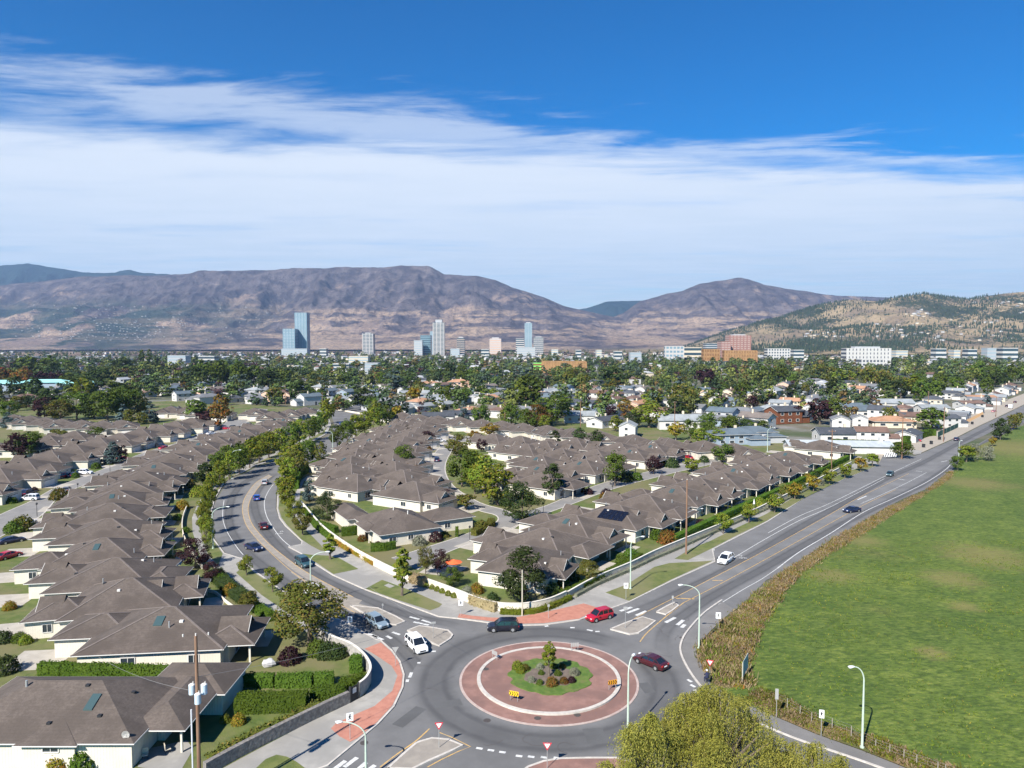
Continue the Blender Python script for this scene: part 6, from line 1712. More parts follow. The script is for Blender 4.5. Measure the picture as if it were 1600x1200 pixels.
ped_sign(978, 936, 2.7, 'white pedestrian sign on the grass tip beside the main road')
ped_sign(1122, 985, 2.7, 'white pedestrian sign at the edge of the brown weeds', 0.1)
ped_sign(1283, 1150, 2.9, 'narrow white and black sign on the field verge at lower right', 0.1, w=0.5)
ped_sign(1213, 1122, 3.4, 'tall white sign at the willow beside the field', 0.1, front=False, w=0.35, h=1.2)
ped_sign(598, 960, 1.7, 'thin grey sign on the first splitter island of the avenue', front=False, w=0.25, h=0.35)
ped_sign(677, 997, 2.4, 'grey sign back on the splitter island of the avenue', front=False, w=0.7, h=0.3)
ped_sign(857, 966, 2.2, 'grey sign back on the sidewalk north of the roundabout', front=False, w=0.35, h=0.4)
ped_sign(1051, 946, 1.6, 'small grey sign on the far splitter island of the main road', front=False, w=0.3, h=0.5)
ped_sign(977, 981, 3.2, 'grey sign back on the splitter island of the main road', front=False, w=0.6, h=0.5)
ped_sign(1115, 876, 2.4, 'thin sign at the kerb tip beside the main road', front=False, w=0.3, h=0.4)
ped_sign(364, 757, 2.0, 'small white sign post on the west verge at the bend', front=True, w=0.3, h=0.4)
for x, y, lb in [(816, 962, 'pale pole beside the large dark tree')]:
    o = empty('pole', G(x, y, .12)); MB().tube([(0, 0, 0), (0, 0, 7.2)], [.12, .08], 8).build('pole', pmat('beige_pole', (0.45, 0.42, 0.33), rough=0.6), o); tag(o, lb, 'pole')
def yield_sign(x, y, H, label, z=0.14, front=True, plate=False):
    o = sign_post(x, y, H, z); facing(o, x, y)
    def tri(s, yy, m, par, nm):
        mb = MB(); zt = H; r = s
        P = [(-r, yy, zt), (r, yy, zt), (0, yy, zt - r * 1.73)]
        mb.add(P + [(p[0], yy + .02, p[2]) for p in P], [(0, 2, 1), (3, 4, 5), (0, 1, 4, 3), (1, 2, 5, 4), (2, 0, 3, 5)])
        return mb.build(nm, m, par)
    if front:
        t = tri(0.45, -.06, M_red, o, 'sign_panel')
        mb = MB(); zt = H - 0.09; r = 0.29
        mb.add([(-r, -.075, zt), (r, -.075, zt), (0, -.075, zt - r * 1.73)], [(0, 2, 1)]); mb.build('white_centre', M_signwhite, t)
    else: tri(0.45, -.06, M_signback, o, 'sign_panel')
    tag(o, label, 'road sign', 'yield signs at the roundabout'); return o
yield_sign(686, 1168, 2.7, 'red and white yield sign on the lower left splitter island')
yield_sign(855, 1200, 2.6, 'red and white yield sign on the bottom island', 0.16)
yield_sign(1109, 1063, 2.6, 'red and white yield sign beside the scooter rider', 0.1)
yield_sign(618, 1040, 2.5, 'grey back of a yield sign on the red paving strip', front=False)
# chevron boards on the roundabout
def chevron(x, y, m, label, flip=1, off=0.0, front=True, z=0.25, nb=4):
    o = empty('chevron_sign', G(x, y, z)); facing(o, x, y, off)
    w, h, H = 1.15, 0.55, 1.15
    for s in (-.45, .45): MB().tube([(s, 0.02, 0), (s, 0.02, H)], 0.03, 6).build('post', M_galv, o)
    if front:
        pn = MB().box(-w / 2, w / 2, -.04, -.02, H - h, H + .02).build('sign_panel', m, o)
        for k in range(nb):
            mb = MB(); cx = -w / 2 + w * (k + .42) / nb; t = 0.13; d = .15 * flip; zc = H - h / 2
            P = [(cx - d / 2, zc + h * .46), (cx + d / 2, zc), (cx - d / 2, zc - h * .46)]
            vs = [(p[0] - t / 2, -.047, p[1]) for p in P] + [(p[0] + t / 2, -.047, p[1]) for p in P]
            mb.add(vs, [(0, 1, 4, 3), (1, 2, 5, 4)]); mb.build('chevron', M_black, pn)
    else:
        for k in range(4): MB().box(-w / 2 + k * w / 4 + .02, -w / 2 + (k + 1) * w / 4 - .02, -.04, -.02, H - h, H).build('slat', M_signback, o)
    tag(o, label, 'road sign', 'chevron boards on the roundabout'); return o
chevron(803, 1095, M_signyel, 'bright yellow chevron board at the front left of the roundabout', off=-0.35)
chevron(957, 1077, M_signyel_shaded, 'yellow chevron board with orange-coloured shade at the right rim of the roundabout', off=0.45)
chevron(773, 1030, M_signback, 'grey slatted back of a chevron board at the left rim of the roundabout', front=False, off=-0.9)
chevron(898, 1017, M_signback, 'grey back of a chevron board at the far rim of the roundabout', front=False, off=0.2)
# large panel at the field edge
o = empty('notice_board', G(1163, 1062, .1)); o.rotation_euler[2] = R(60)
for s in (-1.1, 1.1): MB().box(s - .07, s + .07, -.07, .07, 0, 2.6).build('post', pmat('post_wood', (0.30, 0.26, 0.2)), o)
MB().box(-1.5, 1.5, -.13, -.075, 1.0, 2.9).build('board_panel', pmat('faded_board', (0.42, 0.47, 0.44), (0.34, 0.4, 0.37), 1.2, 4, coord='object'), o)
tag(o, 'weathered pale notice board on posts between weeds and field', 'notice board')
# field fence
fo = empty('field_fence', G(1368, 1178, .05))
fl = [(1212, 1098), (1230, 1106), (1250, 1118), (1268, 1128), (1300, 1138), (1330, 1150), (1368, 1172), (1390, 1180), (1412, 1188), (1432, 1196), (1465, 1208), (1477, 1212), (1505, 1222)]
tps = []
for x, y in fl:
    p = G(x, y, .05) - fo.location; MB().box(p.x - .035, p.x + .035, p.y - .035, p.y + .035, 0, 1.1).build('fence_post', pmat('grey_post', (0.28, 0.25, 0.2)), fo); tps.append(p)
for zz in (0.5, 0.85, 1.15):
    mb = MB(); mb.tube([(p.x, p.y, zz) for p in tps], 0.008, 4); mb.build('fence_wire', M_wire, fo)
tag(fo, 'thin wire fence with grey posts along the lower edge of the field', 'fence')

# ------------------------------------------------------------------ cars
M_tyre = pmat('tyre_rubber', (0.018, 0.018, 0.018), rough=0.8)
M_rim = pmat('alloy_rim', (0.55, 0.55, 0.56), rough=0.3, metal=0.7)
M_carglass = pmat('car_glass', (0.012, 0.016, 0.022), rough=0.06, spec=0.9)
M_plastic = pmat('black_trim_plastic', (0.02, 0.02, 0.022), rough=0.6)
M_headl = pmat('headlight_lens', (0.75, 0.77, 0.8), rough=0.1, spec=0.8)
M_taill = pmat('taillight_lens', (0.40, 0.015, 0.015), rough=0.15, spec=0.8)
CARC = {'white': (0.78, 0.79, 0.80), 'silverblue': (0.24, 0.31, 0.36), 'black': (0.012, 0.012, 0.02), 'navy': (0.012, 0.018, 0.055), 'red': (0.38, 0.01, 0.025), 'maroon': (0.055, 0.010, 0.014), 'blue': (0.01, 0.06, 0.28), 'silver': (0.40, 0.41, 0.43), 'teal': (0.03, 0.075, 0.09), 'pink': (0.45, 0.2, 0.2), 'grey': (0.15, 0.15, 0.16)}
BODY = {  # length, half width, lower profile (x, top z), greenhouse (x, z, half width) , wheel x, wheel r
 'suv': (4.65, 0.93, [(-2.32, .62), (-2.30, .95), (-2.1, 1.02), (-0.9, 1.04), (0.95, 1.02), (1.15, 0.98), (1.9, .90), (2.22, .78), (2.32, .55)], [(-2.22, 1.02, .84), (-1.95, 1.58, .72), (-1.5, 1.68, .70), (0.15, 1.69, .69), (0.45, 1.62, .69), (1.22, 0.99, .84)], (-1.38, 1.42), .36),
 'sedan': (4.8, 0.90, [(-2.4, .58), (-2.36, .86), (-2.2, .98), (-1.7, 1.0), (0.9, .93), (1.2, .90), (1.95, .80), (2.3, .66), (2.4, .48)], [(-1.95, .98, .78), (-1.25, 1.33, .64), (-0.7, 1.42, .62), (0.1, 1.42, .61), (0.4, 1.36, .61), (1.25, .92, .78)], (-1.4, 1.45), .33),
 'hatch': (4.1, 0.86, [(-2.05, .60), (-2.02, .92), (-1.85, 1.0), (0.7, .98), (1.0, .94), (1.65, .84), (1.95, .72), (2.05, .5)], [(-1.93, 1.0, .77), (-1.6, 1.40, .66), (-1.1, 1.50, .64), (0.05, 1.50, .63), (0.3, 1.44, .63), (1.08, .95, .77)], (-1.22, 1.25), .32),
 'wagon': (4.7, 0.88, [(-2.35, .60), (-2.32, .92), (-2.15, .98), (0.9, .96), (1.15, .92), (1.9, .84), (2.25, .72), (2.35, .5)], [(-2.25, .98, .78), (-1.9, 1.44, .67), (-1.4, 1.54, .65), (0.1, 1.54, .64), (0.4, 1.48, .64), (1.2, .94, .78)], (-1.35, 1.42), .34)}
def half(mb, prof_, hw, z0):
    """body side profile swept across the width with tumblehome"""
    xs = [p[0] for p in prof_]; k = len(mb.v); n = len(prof_)
    rings = []
    for (x, zt) in prof_:
        nose = 1 - 0.16 * max(0, (abs(x) - (prof_[-1][0] - 0.55)) / 0.55) ** 2
        w = hw * nose; zm = z0 + (zt - z0) * 0.55
        rings.append([(x, -w * .93, z0), (x, -w, zm), (x, -w * .965, zt - .06), (x, -w * .88, zt), (x, w * .88, zt), (x, w * .965, zt - .06), (x, w, zm), (x, w * .93, z0)])
    for r in rings: mb.v.extend(r)
    for i in range(n - 1):
        for j in range(7):
            a = k + i * 8 + j; mb.f.append([a, a + 8, a + 9, a + 1]); mb.m.append(0)
        a = k + i * 8; mb.f.append([a + 7, a + 15, a + 8, a]); mb.m.append(0)
    mb.f.append([k + j for j in range(8)]); mb.m.append(0)
    mb.f.append([k + (n - 1) * 8 + j for j in range(8)][::-1]); mb.m.append(0)
def car(kind, color, p1, p2=None, label='', rz=None, group=None, rack=False, s=1.0, cat='car', world=None):
    """p1 rear pixel, p2 front pixel (ground)"""
    L, hw, pr, gh, wx, wr = BODY[kind]
    if world: loc, rz_ = Vector(world), rz
    else:
        a, b = G(*p1, .03), G(*p2, .03); loc = (a + b) / 2; rz_ = math.atan2((b - a).y, (b - a).x)
    o = empty('car', loc, rz_)
    M = pmat('car_paint_' + color, CARC[color], rough=0.32, spec=0.5, coat=0.3, metal=0.25 if color in ('silver', 'silverblue', 'grey') else 0.0)
    mb = MB(); half(mb, pr, hw, 0.27); mb.build('body', M, o, smooth=False)
    # greenhouse of glass with a painted roof and pillars
    g = MB(); n = len(gh); k = 0
    for (x, z, w) in gh: g.v.extend([(x, -w, z), (x, w, z)])
    for i in range(n - 1): g.f.append([2 * i, 2 * i + 2, 2 * i + 3, 2 * i + 1]); g.m.append(0)
    for sd in (0, 1):
        f = [2 * i + sd for i in range(n)]; g.f.append(f if sd else f[::-1]); g.m.append(0)
    g.build('window', M_carglass, o)
    r = MB()
    top = [q for q in gh if q[1] > gh[3][1] - 0.13]
    vs = []
    for (x, z, w) in top: vs += [(x, -w - .02, z + .02), (x, w + .02, z + .02)]
    r.add(vs, [(2 * i, 2 * i + 2, 2 * i + 3, 2 * i + 1) for i in range(len(top) - 1)])
    for sd in (-1, 1):
        for i, j in ((0, 1), (n - 1, n - 2)):
            r.bar((gh[i][0], sd * (gh[i][2] + .0), gh[i][1]), (gh[j][0], sd * gh[j][2], gh[j][1]), .08, .06)
        r.bar((top[0][0], sd * (top[0][2]), top[0][1]), (top[-1][0], sd * top[-1][2], top[-1][1]), .07, .07)
        for xm in (-0.15, -1.15 if kind != 'sedan' else -1.05):
            zt = gh[3][1]; r.bar((xm, sd * (gh[0][2] + .01), .98), (xm, sd * (gh[3][2] + .015), zt), .07, .05)
        if rack: r.bar((-1.6, sd * .6, gh[3][1] + .07), (0.1, sd * .6, gh[3][1] + .07), .04, .05)
    r.build('roof', M, o)
    for x in wx:
        for sd in (-1, 1):
            y = sd * (hw - .12)
            ar = MB(); ar.tube([(x, sd * (hw - .3), wr + .02), (x, sd * (hw + .006), wr + .02)], wr + .075, 16); ar.build('wheel_arch', M_plastic, o)
            wh = MB(); wh.tube([(x, y - sd * .11, wr), (x, y + sd * .135, wr)], wr, 16); wo = wh.build('wheel', M_tyre, o)
            rm = MB(); rm.tube([(x, y + sd * .10, wr), (x, y + sd * .150, wr)], wr * .62, 12); rm.build('rim', M_rim, wo)
    xf, xr = pr[-1][0], pr[0][0]
    for sd in (-1, 1):
        MB().box(xf - .34, xf - .045, min(sd * hw * .50, sd * hw * .83), max(sd * hw * .50, sd * hw * .83), .60, .74).build('headlight', M_headl, o)
        MB().box(xr - .012, xr + .1, min(sd * hw * .56, sd * hw * .86), max(sd * hw * .56, sd * hw * .86), .72, .90).build('taillight', M_taill, o)
        MB().box(0.78, 0.98, sd * hw * 1.0 - .03 if sd > 0 else -hw - .18, hw + .18 if sd > 0 else -hw + .03, .95, 1.07).build('wing_mirror', M, o)
    MB().box(xf - .05, xf + .012, -.42, .42, .40, .58).build('grille', M_plastic, o)
    MB().box(xf - .2, xf + .02, -hw * .8, hw * .8, .25, .33).build('bumper', M_plastic, o)
    MB().box(xr - .02, xr + .2, -hw * .8, hw * .8, .25, .38).build('bumper', M_plastic, o)
    MB().box(xr - .022, xr + .02, -.26, .26, .60, .72).build('number_plate', M_signwhite, o)
    o.scale = (s, s, s)
    tag(o, label, cat, group)
    return o
GD = 'cars driving on the avenue and the main road'
car('suv', 'white', (637, 1000), (665, 1027), 'white sport utility vehicle driving into the roundabout from the avenue', group=GD, rack=True)
car('wagon', 'silverblue', (573, 968), (604, 986), 'silver-blue station wagon crossing the avenue crosswalk', group=GD, rack=True)
car('suv', 'black', (809, 984), (763, 985), 'black sport utility vehicle driving round the far side of the roundabout', group=GD)
car('suv', 'red', (957, 962), (916, 973), 'bright red hatchback vehicle entering the roundabout from the main road', group=GD, s=.95)
car('sedan', 'maroon', (1040, 1049), (994, 1030), 'dark maroon sedan turning at the right side of the roundabout', None, GD) if False else car('sedan', 'maroon', (1040, 1049), (994, 1030), 'dark maroon sedan turning at the right side of the roundabout', group=GD)
car('suv', 'white', (1145, 871), (1122, 886), 'white vehicle coming down the main road past the kerb tip', group=GD)
car('sedan', 'navy', (1339, 799), (1323, 801), 'navy sedan driving on the main road beside the brown weeds', group=GD)
car('hatch', 'teal', (1396, 740), (1385, 747), 'dark teal car on the main road before the side street', group=GD)
car('hatch', 'navy', (1489, 691), (1500, 686), 'dark blue car farther up the main road', group=GD)
car('sedan', 'black', (1594, 646), (1586, 651), 'dark car beside the far white truck', group=GD)
car('suv', 'white', (477, 925), (501, 934), 'white car half hidden by the pale tree on the avenue', group=GD)
car('sedan', 'black', (463, 876), (484, 888), 'dark sedan coming up behind the arching lamp on the avenue', group=GD) if False else car('suv', 'teal', (464, 878), (484, 889), 'dark car on the avenue just left of the arching lamp', group=GD)
car('sedan', 'navy', (388, 856), (405, 862), 'dark blue car on the avenue near the bus stop pad', group=GD)
car('sedan', 'maroon', (414, 830), (409, 820), 'dark red-brown car on the bend of the avenue', group=GD, s=1.0)
car('hatch', 'blue', (402, 785), (400, 777), 'bright blue car on the bend of the avenue', group=GD)
car('hatch', 'silver', (412, 760), (416, 753), 'silver car at the top of the bend', group=GD)
car('sedan', 'blue', (534, 668), (532, 660), 'blue car far up the avenue', group=GD)
car('hatch', 'navy', (483, 644), (491, 641), 'dark blue car parked at the far junction', group=GD)
GP = 'parked cars on drives'
for (k, c, a, b, lb) in [('sedan', 'red', (17, 779), (34, 776), 'red car parked on the first drives of the left lane'), ('suv', 'navy', (38, 775), (52, 771), 'dark blue vehicle beside the red car on the left lane'), ('suv', 'red', (92, 748), (108, 745), 'red pickup-sized vehicle on the left lane drive'), ('sedan', 'navy', (110, 746), (122, 743), 'dark car right of the red vehicle on the left lane'),
    ('sedan', 'navy', (8, 850), (30, 846), 'dark blue car at the near left edge of the lane'), ('sedan', 'red', (0, 876), (27, 868), 'dark red car at the left edge beside the fourth bungalow'), ('sedan', 'white', (38, 823), (50, 818), 'white car hidden behind the broad bush at the lane'), ('sedan', 'white', (158, 678), (173, 675), 'white car parked below the far left tree belt'), ('sedan', 'red', (251, 703), (264, 701), 'red car between garages of the left lane'),
    ('sedan', 'white', (323, 680), (338, 678), 'white car at the top of the left lane'), ('suv', 'black', (358, 671), (371, 668), 'black vehicle under the tall orange tree'), ('suv', 'silver', (383, 667), (396, 664), 'silver car right of the black vehicle at the top of the lane'), ('suv', 'white', (680, 691), (696, 690), 'white pickup-like vehicle at the top of the court lane'), ('suv', 'navy', (682, 725), (683, 717), 'dark vehicle standing in the court lane'),
    ('suv', 'maroon', (792, 844), (782, 848), 'maroon car beside the first roadside garages'), ('suv', 'navy', (706, 903), (694, 899), 'dark car behind the orange umbrella'), ('sedan', 'red', (1424, 689), (1437, 690), 'red car parked at the corner lot of the main road'), ('sedan', 'pink', (1546, 645), (1560, 643), 'faded red car parked beside the far main road'), ('sedan', 'black', (1569, 638), (1577, 634), 'black car parked beside the far main road'), ('sedan', 'maroon', (1582, 631), (1590, 628), 'brown-red car farthest up the main road'), ('suv', 'navy', (753, 699), (757, 692), 'dark blue vehicle at a garage in the far court row'),
    ('sedan', 'grey', (100, 772), (108, 764), 'grey car on the left lane near the round bush')]:
    car(k, c, a, b, lb, group=GP)
pick = [o for o in scene.objects if o.type == 'EMPTY' and o.get('group') in ('white gabled bungalows in the far row of the court', 'taupe roofed bungalows across the left lane', 'bungalows inside the court')]
for k, o in enumerate(pick):
    if k % 2 == 0 and rng.random() < .8:
        T = Matrix.Translation(o.location) @ Matrix.Rotation(o.rotation_euler[2], 4, 'Z')
        q = T @ Vector((-15.6, rng.choice([-3.4, 0.4]), .05))
        kd, cc = rng.choice([('suv', 'white'), ('sedan', 'silver'), ('hatch', 'grey'), ('suv', 'black'), ('sedan', 'red'), ('suv', 'silverblue')])
        car(kd, cc, None, None, '%s car parked on a bungalow drive %s' % ({'silverblue': 'blue-grey'}.get(cc, cc), {'w': 'in the far court row', 't': 'by the left lane', 'b': 'inside the court'}[o['group'][0]]), rz=o.rotation_euler[2] + (math.pi if k % 4 else 0), group='cars parked on drives', world=(q.x, q.y, .135))
# vans and truck
def boxvan(a, b, c1, c2, label):
    A, B = G(*a, .03), G(*b, .03); o = empty('truck', (A + B) / 2, math.atan2((B - A).y, (B - A).x))
    M1 = pmat('van_' + c1, CARC.get(c1, (.8, .3, .05)), rough=.4)
    mb = MB(); mb.box(-3, 1.2, -1.05, 1.05, .55, 2.7); mb.build('cargo_box', M1, o)
    mb = MB(); mb.add([(1.25, -1, .4), (2.9, -1, .4), (2.9, 1, .4), (1.25, 1, .4), (1.25, -1, 2.1), (2.2, -1, 2.1), (2.2, 1, 2.1), (1.25, 1, 2.1), (2.9, -1, 1.2), (2.9, 1, 1.2)], [(0, 1, 8, 5, 4), (3, 7, 6, 9, 2), (4, 5, 6, 7), (1, 2, 9, 8)]); mb.build('cab', pmat('van_' + c2, CARC.get(c2, (.75, .25, .04)), rough=.4), o)
    mb = MB(); mb.add([(2.22, -.9, 2.06), (2.9, -.9, 1.28), (2.9, .9, 1.28), (2.22, .9, 2.06)], [(0, 1, 2, 3)]); mb.v = [(x + .03, y, z + .02) for x, y, z in mb.v]; mb.build('windscreen', M_carglass, o)
    for x in (-2, 2):
        for s in (-1, 1): MB().tube([(x, s * .75, .45), (x, s * 1.05, .45)], .45, 12).build('wheel', M_tyre, o)
    tag(o, label, 'truck')
boxvan((1575, 641), (1583, 636), 'white', 'orange', 'white truck with an orange load far up the main road')
boxvan((180, 676), (170, 677), 'white', 'white', 'white van beside the white car below the far left trees')

# black waste bins, umbrella, small yard things
for i, (x, y) in enumerate([(1443, 699), (1455, 694), (1468, 687), (1519, 663), (1535, 652)]):
    b = empty('waste_bin', G(x, y, .11)); MB().box(-.3, .3, -.3, .3, .1, 1.0).build('bin_body', M_dark, b); MB().box(-.33, .33, -.35, .33, 1.0, 1.08).build('lid', M_dark, b)
    b.scale = (1.5, 1.5, 1.3)
    tag(b, '%s black waste bin from the side street on the far shoulder of the main road' % ordn(i + 1), 'waste bin', 'black waste bins on the gravel shoulder')
def umbrella(x, y, h, r, color, label, closed=False):
    o = empty('patio_umbrella', G(x, y, .1)); MB().tube([(0, 0, 0), (0, 0, h)], .03, 6).build('pole', M_trim, o)
    mb = MB(); n = 8
    if closed: mb.tube([(0, 0, h * .35), (0, 0, h * .6), (0, 0, h)], [.28, .22, .03], 8)
    else: mb.add([(0, 0, h)] + [(r * math.cos(2 * math.pi * i / n), r * math.sin(2 * math.pi * i / n), h - .5) for i in range(n)], [(0, 1 + i, 1 + (i + 1) % n) for i in range(n)])
    mb.build('canopy', pmat('canopy_' + str(int(color[0] * 100)), color, rough=.8), o); tag(o, label, 'umbrella')
umbrella(709, 895, 2.5, 1.6, (0.75, 0.13, 0.04), 'open orange umbrella at the end of the first roadside bungalow')
umbrella(1178, 795, 2.6, 1, (0.7, 0.7, 0.7), 'closed white umbrella on a roadside patio', True)
# black and white board at the side street end
b = empty('barrier_board', G(1391, 716, .1), R(8))
bp = MB().box(-2.4, 2.4, -.05, .05, .6, 2.0).build('board_panel', M_signwhite, b)
for k in range(5): MB().bar((-2.1 + k * .95, -.07, .68), (-1.6 + k * .95, -.07, 1.92), .32, .02, up=(0, 1, 0)).build('stripe', M_black, bp)
for s in (-2, 2): MB().box(s - .06, s + .06, -.04, .04, 0, .6).build('post', M_galv, b)
tag(b, 'white barrier board with black marks at the end of the side street', 'barrier board')
# patio chairs by the nearest bungalow
for i, (x, y, a) in enumerate([(227, 1185, .4), (262, 1176, 2.2)]):
    o = empty('patio_chair', G(x, y, .1), a)
    MB().box(-.28, .28, -.28, .28, .40, .46).build('seat', pmat('beige_fabric', (.5, .45, .36)), o); MB().box(-.28, .28, .24, .30, .46, 1.0).build('backrest', MATS['beige_fabric'], o)
    for sx in (-1, 1):
        for sy in (-1, 1): MB().box(sx * .25 - .02, sx * .25 + .02, sy * .25 - .02, sy * .25 + .02, 0, .40).build('leg', M_dark, o)
    tag(o, ['beige patio chair nearer the white wall corner', 'beige patio chair under the porch by the post'][i], 'chair', 'patio chairs of the nearest bungalow')
slab('patio', W([(215, 1200), (228, 1172), (292, 1158), (302, 1172), (280, 1210)]), 0.116, M_conc)
# boulder
mb = MB(); mb.ball((0, 0, .4), .8, 9, 6, (1.1, .8, .75)); mb.v = [(x + .12 * math.sin(7 * y + 3 * z), y + .1 * math.sin(5 * x), z + .08 * math.sin(6 * x + y)) for x, y, z in mb.v]
rk = mb.build('boulder', pmat('pale_rock', (.45, .45, .44), (.34, .34, .34), 2, 4, coord='object')); rk.location = G(420, 1041, .1); tag(rk, 'pale boulder on the corner lawn', 'boulder')

# ------------------------------------------------------------------ the rider on the path right of the roundabout
def skinned(name, verts, edges, radii, mat, parent, loc=(0, 0, 0), root=0):
    me = bpy.data.meshes.new(name); me.from_pydata(verts, edges, []); me.materials.append(mat)
    o = link(name, me, parent, loc)
    sk = o.modifiers.new('skin', 'SKIN'); sk.use_smooth_shade = True
    for v, r in zip(me.skin_vertices[0].data, radii): v.radius = (r, r)
    me.skin_vertices[0].data[root].use_root = True
    ss = o.modifiers.new('sub', 'SUBSURF'); ss.levels = 1; ss.render_levels = 1
    return o
M_skin = pmat('skin', (0.45, 0.27, 0.19), rough=.6); M_navyc = pmat('navy_cloth', (0.02, 0.025, 0.06), rough=.9)
p = G(1105, 1070, .05)
person = empty('person', (p.x, p.y, 0.05), R(100)); fwd = 1
V = [(0, 0, .92), (.05, 0, 1.15), (.10, 0, 1.42), (.13, 0, 1.52), (.15, 0, 1.66),
     (.0, .10, .90), (.42, .14, .86), (.36, .14, .42), (.48, .14, .36), (.0, -.10, .90), (.40, -.14, .80), (.30, -.14, .36), (.42, -.14, .30),
     (.10, .20, 1.40), (.25, .26, 1.15), (.48, .24, 1.10), (.10, -.20, 1.40), (.25, -.26, 1.15), (.48, -.24, 1.10)]
E_ = [(0, 1), (1, 2), (2, 3), (3, 4), (0, 5), (5, 6), (6, 7), (7, 8), (0, 9), (9, 10), (10, 11), (11, 12), (2, 13), (13, 14), (14, 15), (2, 16), (16, 17), (17, 18)]
Rr = [.17, .16, .17, .07, .06, .12, .09, .06, .055, .12, .09, .06, .055, .075, .055, .045, .075, .055, .045]
body = skinned('body', V, E_, Rr, M_navyc, person)
h = MB(); h.ball((.16, 0, 1.72), .12, 12, 9, (.95, .8, 1.12)); h.ball((.28, 0, 1.70), .022, 6, 4)
hd = h.build('head', M_skin, person, smooth=True)
MB().ball((.15, 0, 1.78), .145, 12, 6, (1.15, .95, .8)).build('helmet', M_trim, person, smooth=True)
for s in (-1, 1):
    hb = MB(); hb.ball((.50, s * .245, 1.10), .045, 8, 5, (1.2, .8, .7))
    for k in range(4): hb.tube([(.52, s * (.215 + .02 * k), 1.11), (.57, s * (.215 + .02 * k), 1.10 - .004 * k), (.58, s * (.215 + .02 * k), 1.07)], .010, 5)
    hb.tube([(.50, s * .205, 1.10), (.54, s * .195, 1.08)], .011, 5)
    hb.build('hand', M_skin, person)
tag(person, 'person in dark navy clothes with a white helmet riding on the path', 'person')
bk = empty('bicycle', (p.x, p.y, 0.05), R(100))
def torus_pts(c, r, n=18): return [(c[0] + r * math.cos(2 * math.pi * i / n), c[1], c[2] + r * math.sin(2 * math.pi * i / n)) for i in range(n + 1)]
for cx in (-.52, .60):
    w = MB(); w.tube(torus_pts((cx, 0, .34), .33), .025, 6); wo = w.build('wheel', M_tyre, bk)
    sp = MB()
    for k in range(6): a = math.pi * k / 6; sp.tube([(cx - .31 * math.cos(a), 0, .34 - .31 * math.sin(a)), (cx + .31 * math.cos(a), 0, .34 + .31 * math.sin(a))], .005, 4)
    sp.build('spokes', M_galv, wo)
f = MB()
for a, b in [((-.52, 0, .34), (-.02, 0, .32)), ((-.52, 0, .34), (-.12, 0, .82)), ((-.02, 0, .32), (-.14, 0, .88)), ((-.02, 0, .32), (.46, 0, .82)), ((-.11, 0, .76), (.44, 0, .88)), ((.44, 0, 1.02), (.60, 0, .34))]: f.tube([a, b], .022, 6)
f.build('frame', M_dark, bk)
MB().tube([(.50, -.26, 1.07), (.44, -.1, 1.04), (.44, .1, 1.04), (.50, .26, 1.07)], .018, 6).build('handlebar', M_dark, bk)
MB().ball((-.16, 0, .88), .12, 8, 5, (1.2, .6, .3)).build('saddle', M_dark, bk)
tag(bk, 'dark bicycle under the helmeted rider', 'bicycle')
# ------------------------------------------------------------------ the older suburb behind the court
ROOFS = {k: roof_mat('roof_' + k, c, [min(1, v * 1.2) for v in c], 0.10) for k, c in {
 'grey': (0.16, 0.165, 0.175), 'dark grey': (0.065, 0.072, 0.085), 'brown': (0.15, 0.095, 0.075), 'tan': (0.36, 0.20, 0.12), 'pale grey': (0.25, 0.27, 0.28), 'blue-grey': (0.10, 0.13, 0.155), 'taupe': (0.165, 0.14, 0.125)}.items()}
WALLS = {k: siding('wall_' + k, c, False) for k, c in {'white': (0.50, 0.49, 0.465), 'cream': (0.58, 0.50, 0.38), 'grey': (0.38, 0.39, 0.40), 'pink-beige': (0.55, 0.38, 0.28), 'blue-grey': (0.25, 0.31, 0.37)}.items()}
def gable_block(wm, rm, fm, x0, x1, y0, y1, z, pitch=0.38, over=0.5):
    """ridge along x; walls and gable ends"""
    w = (y1 - y0) / 2; yc = (y0 + y1) / 2; h = w * pitch
    wm.box(x0, x1, y0, y1, 0, z)
    for x in (x0, x1): wm.add([(x, y0, z), (x, y1, z), (x, yc, z + h)], [(0, 1, 2)])
    hh = (w + over) * pitch; a, b = x0 - over, x1 + over; t = .14
    zb = z - over * pitch + 0.02
    vs = [(a, y0 - over, zb), (b, y0 - over, zb), (b, yc, zb + hh), (a, yc, zb + hh), (a, y1 + over, zb), (b, y1 + over, zb)]
    vs += [(x, y, zz + t) for x, y, zz in vs]
    rm.add(vs, [(6, 7, 8, 9), (9, 8, 11, 10), (0, 3, 2, 1), (3, 4, 5, 2), (0, 1, 7, 6), (4, 10, 11, 5)])
    fm.add([vs[i] for i in (0, 3, 9, 6)], [(0, 1, 2, 3)]); fm.add([vs[i] for i in (3, 4, 10, 9)], [(0, 1, 2, 3)])
    fm.add([vs[i] for i in (1, 2, 8, 7)], [(3, 2, 1, 0)]); fm.add([vs[i] for i in (2, 5, 11, 8)], [(3, 2, 1, 0)])
    return h
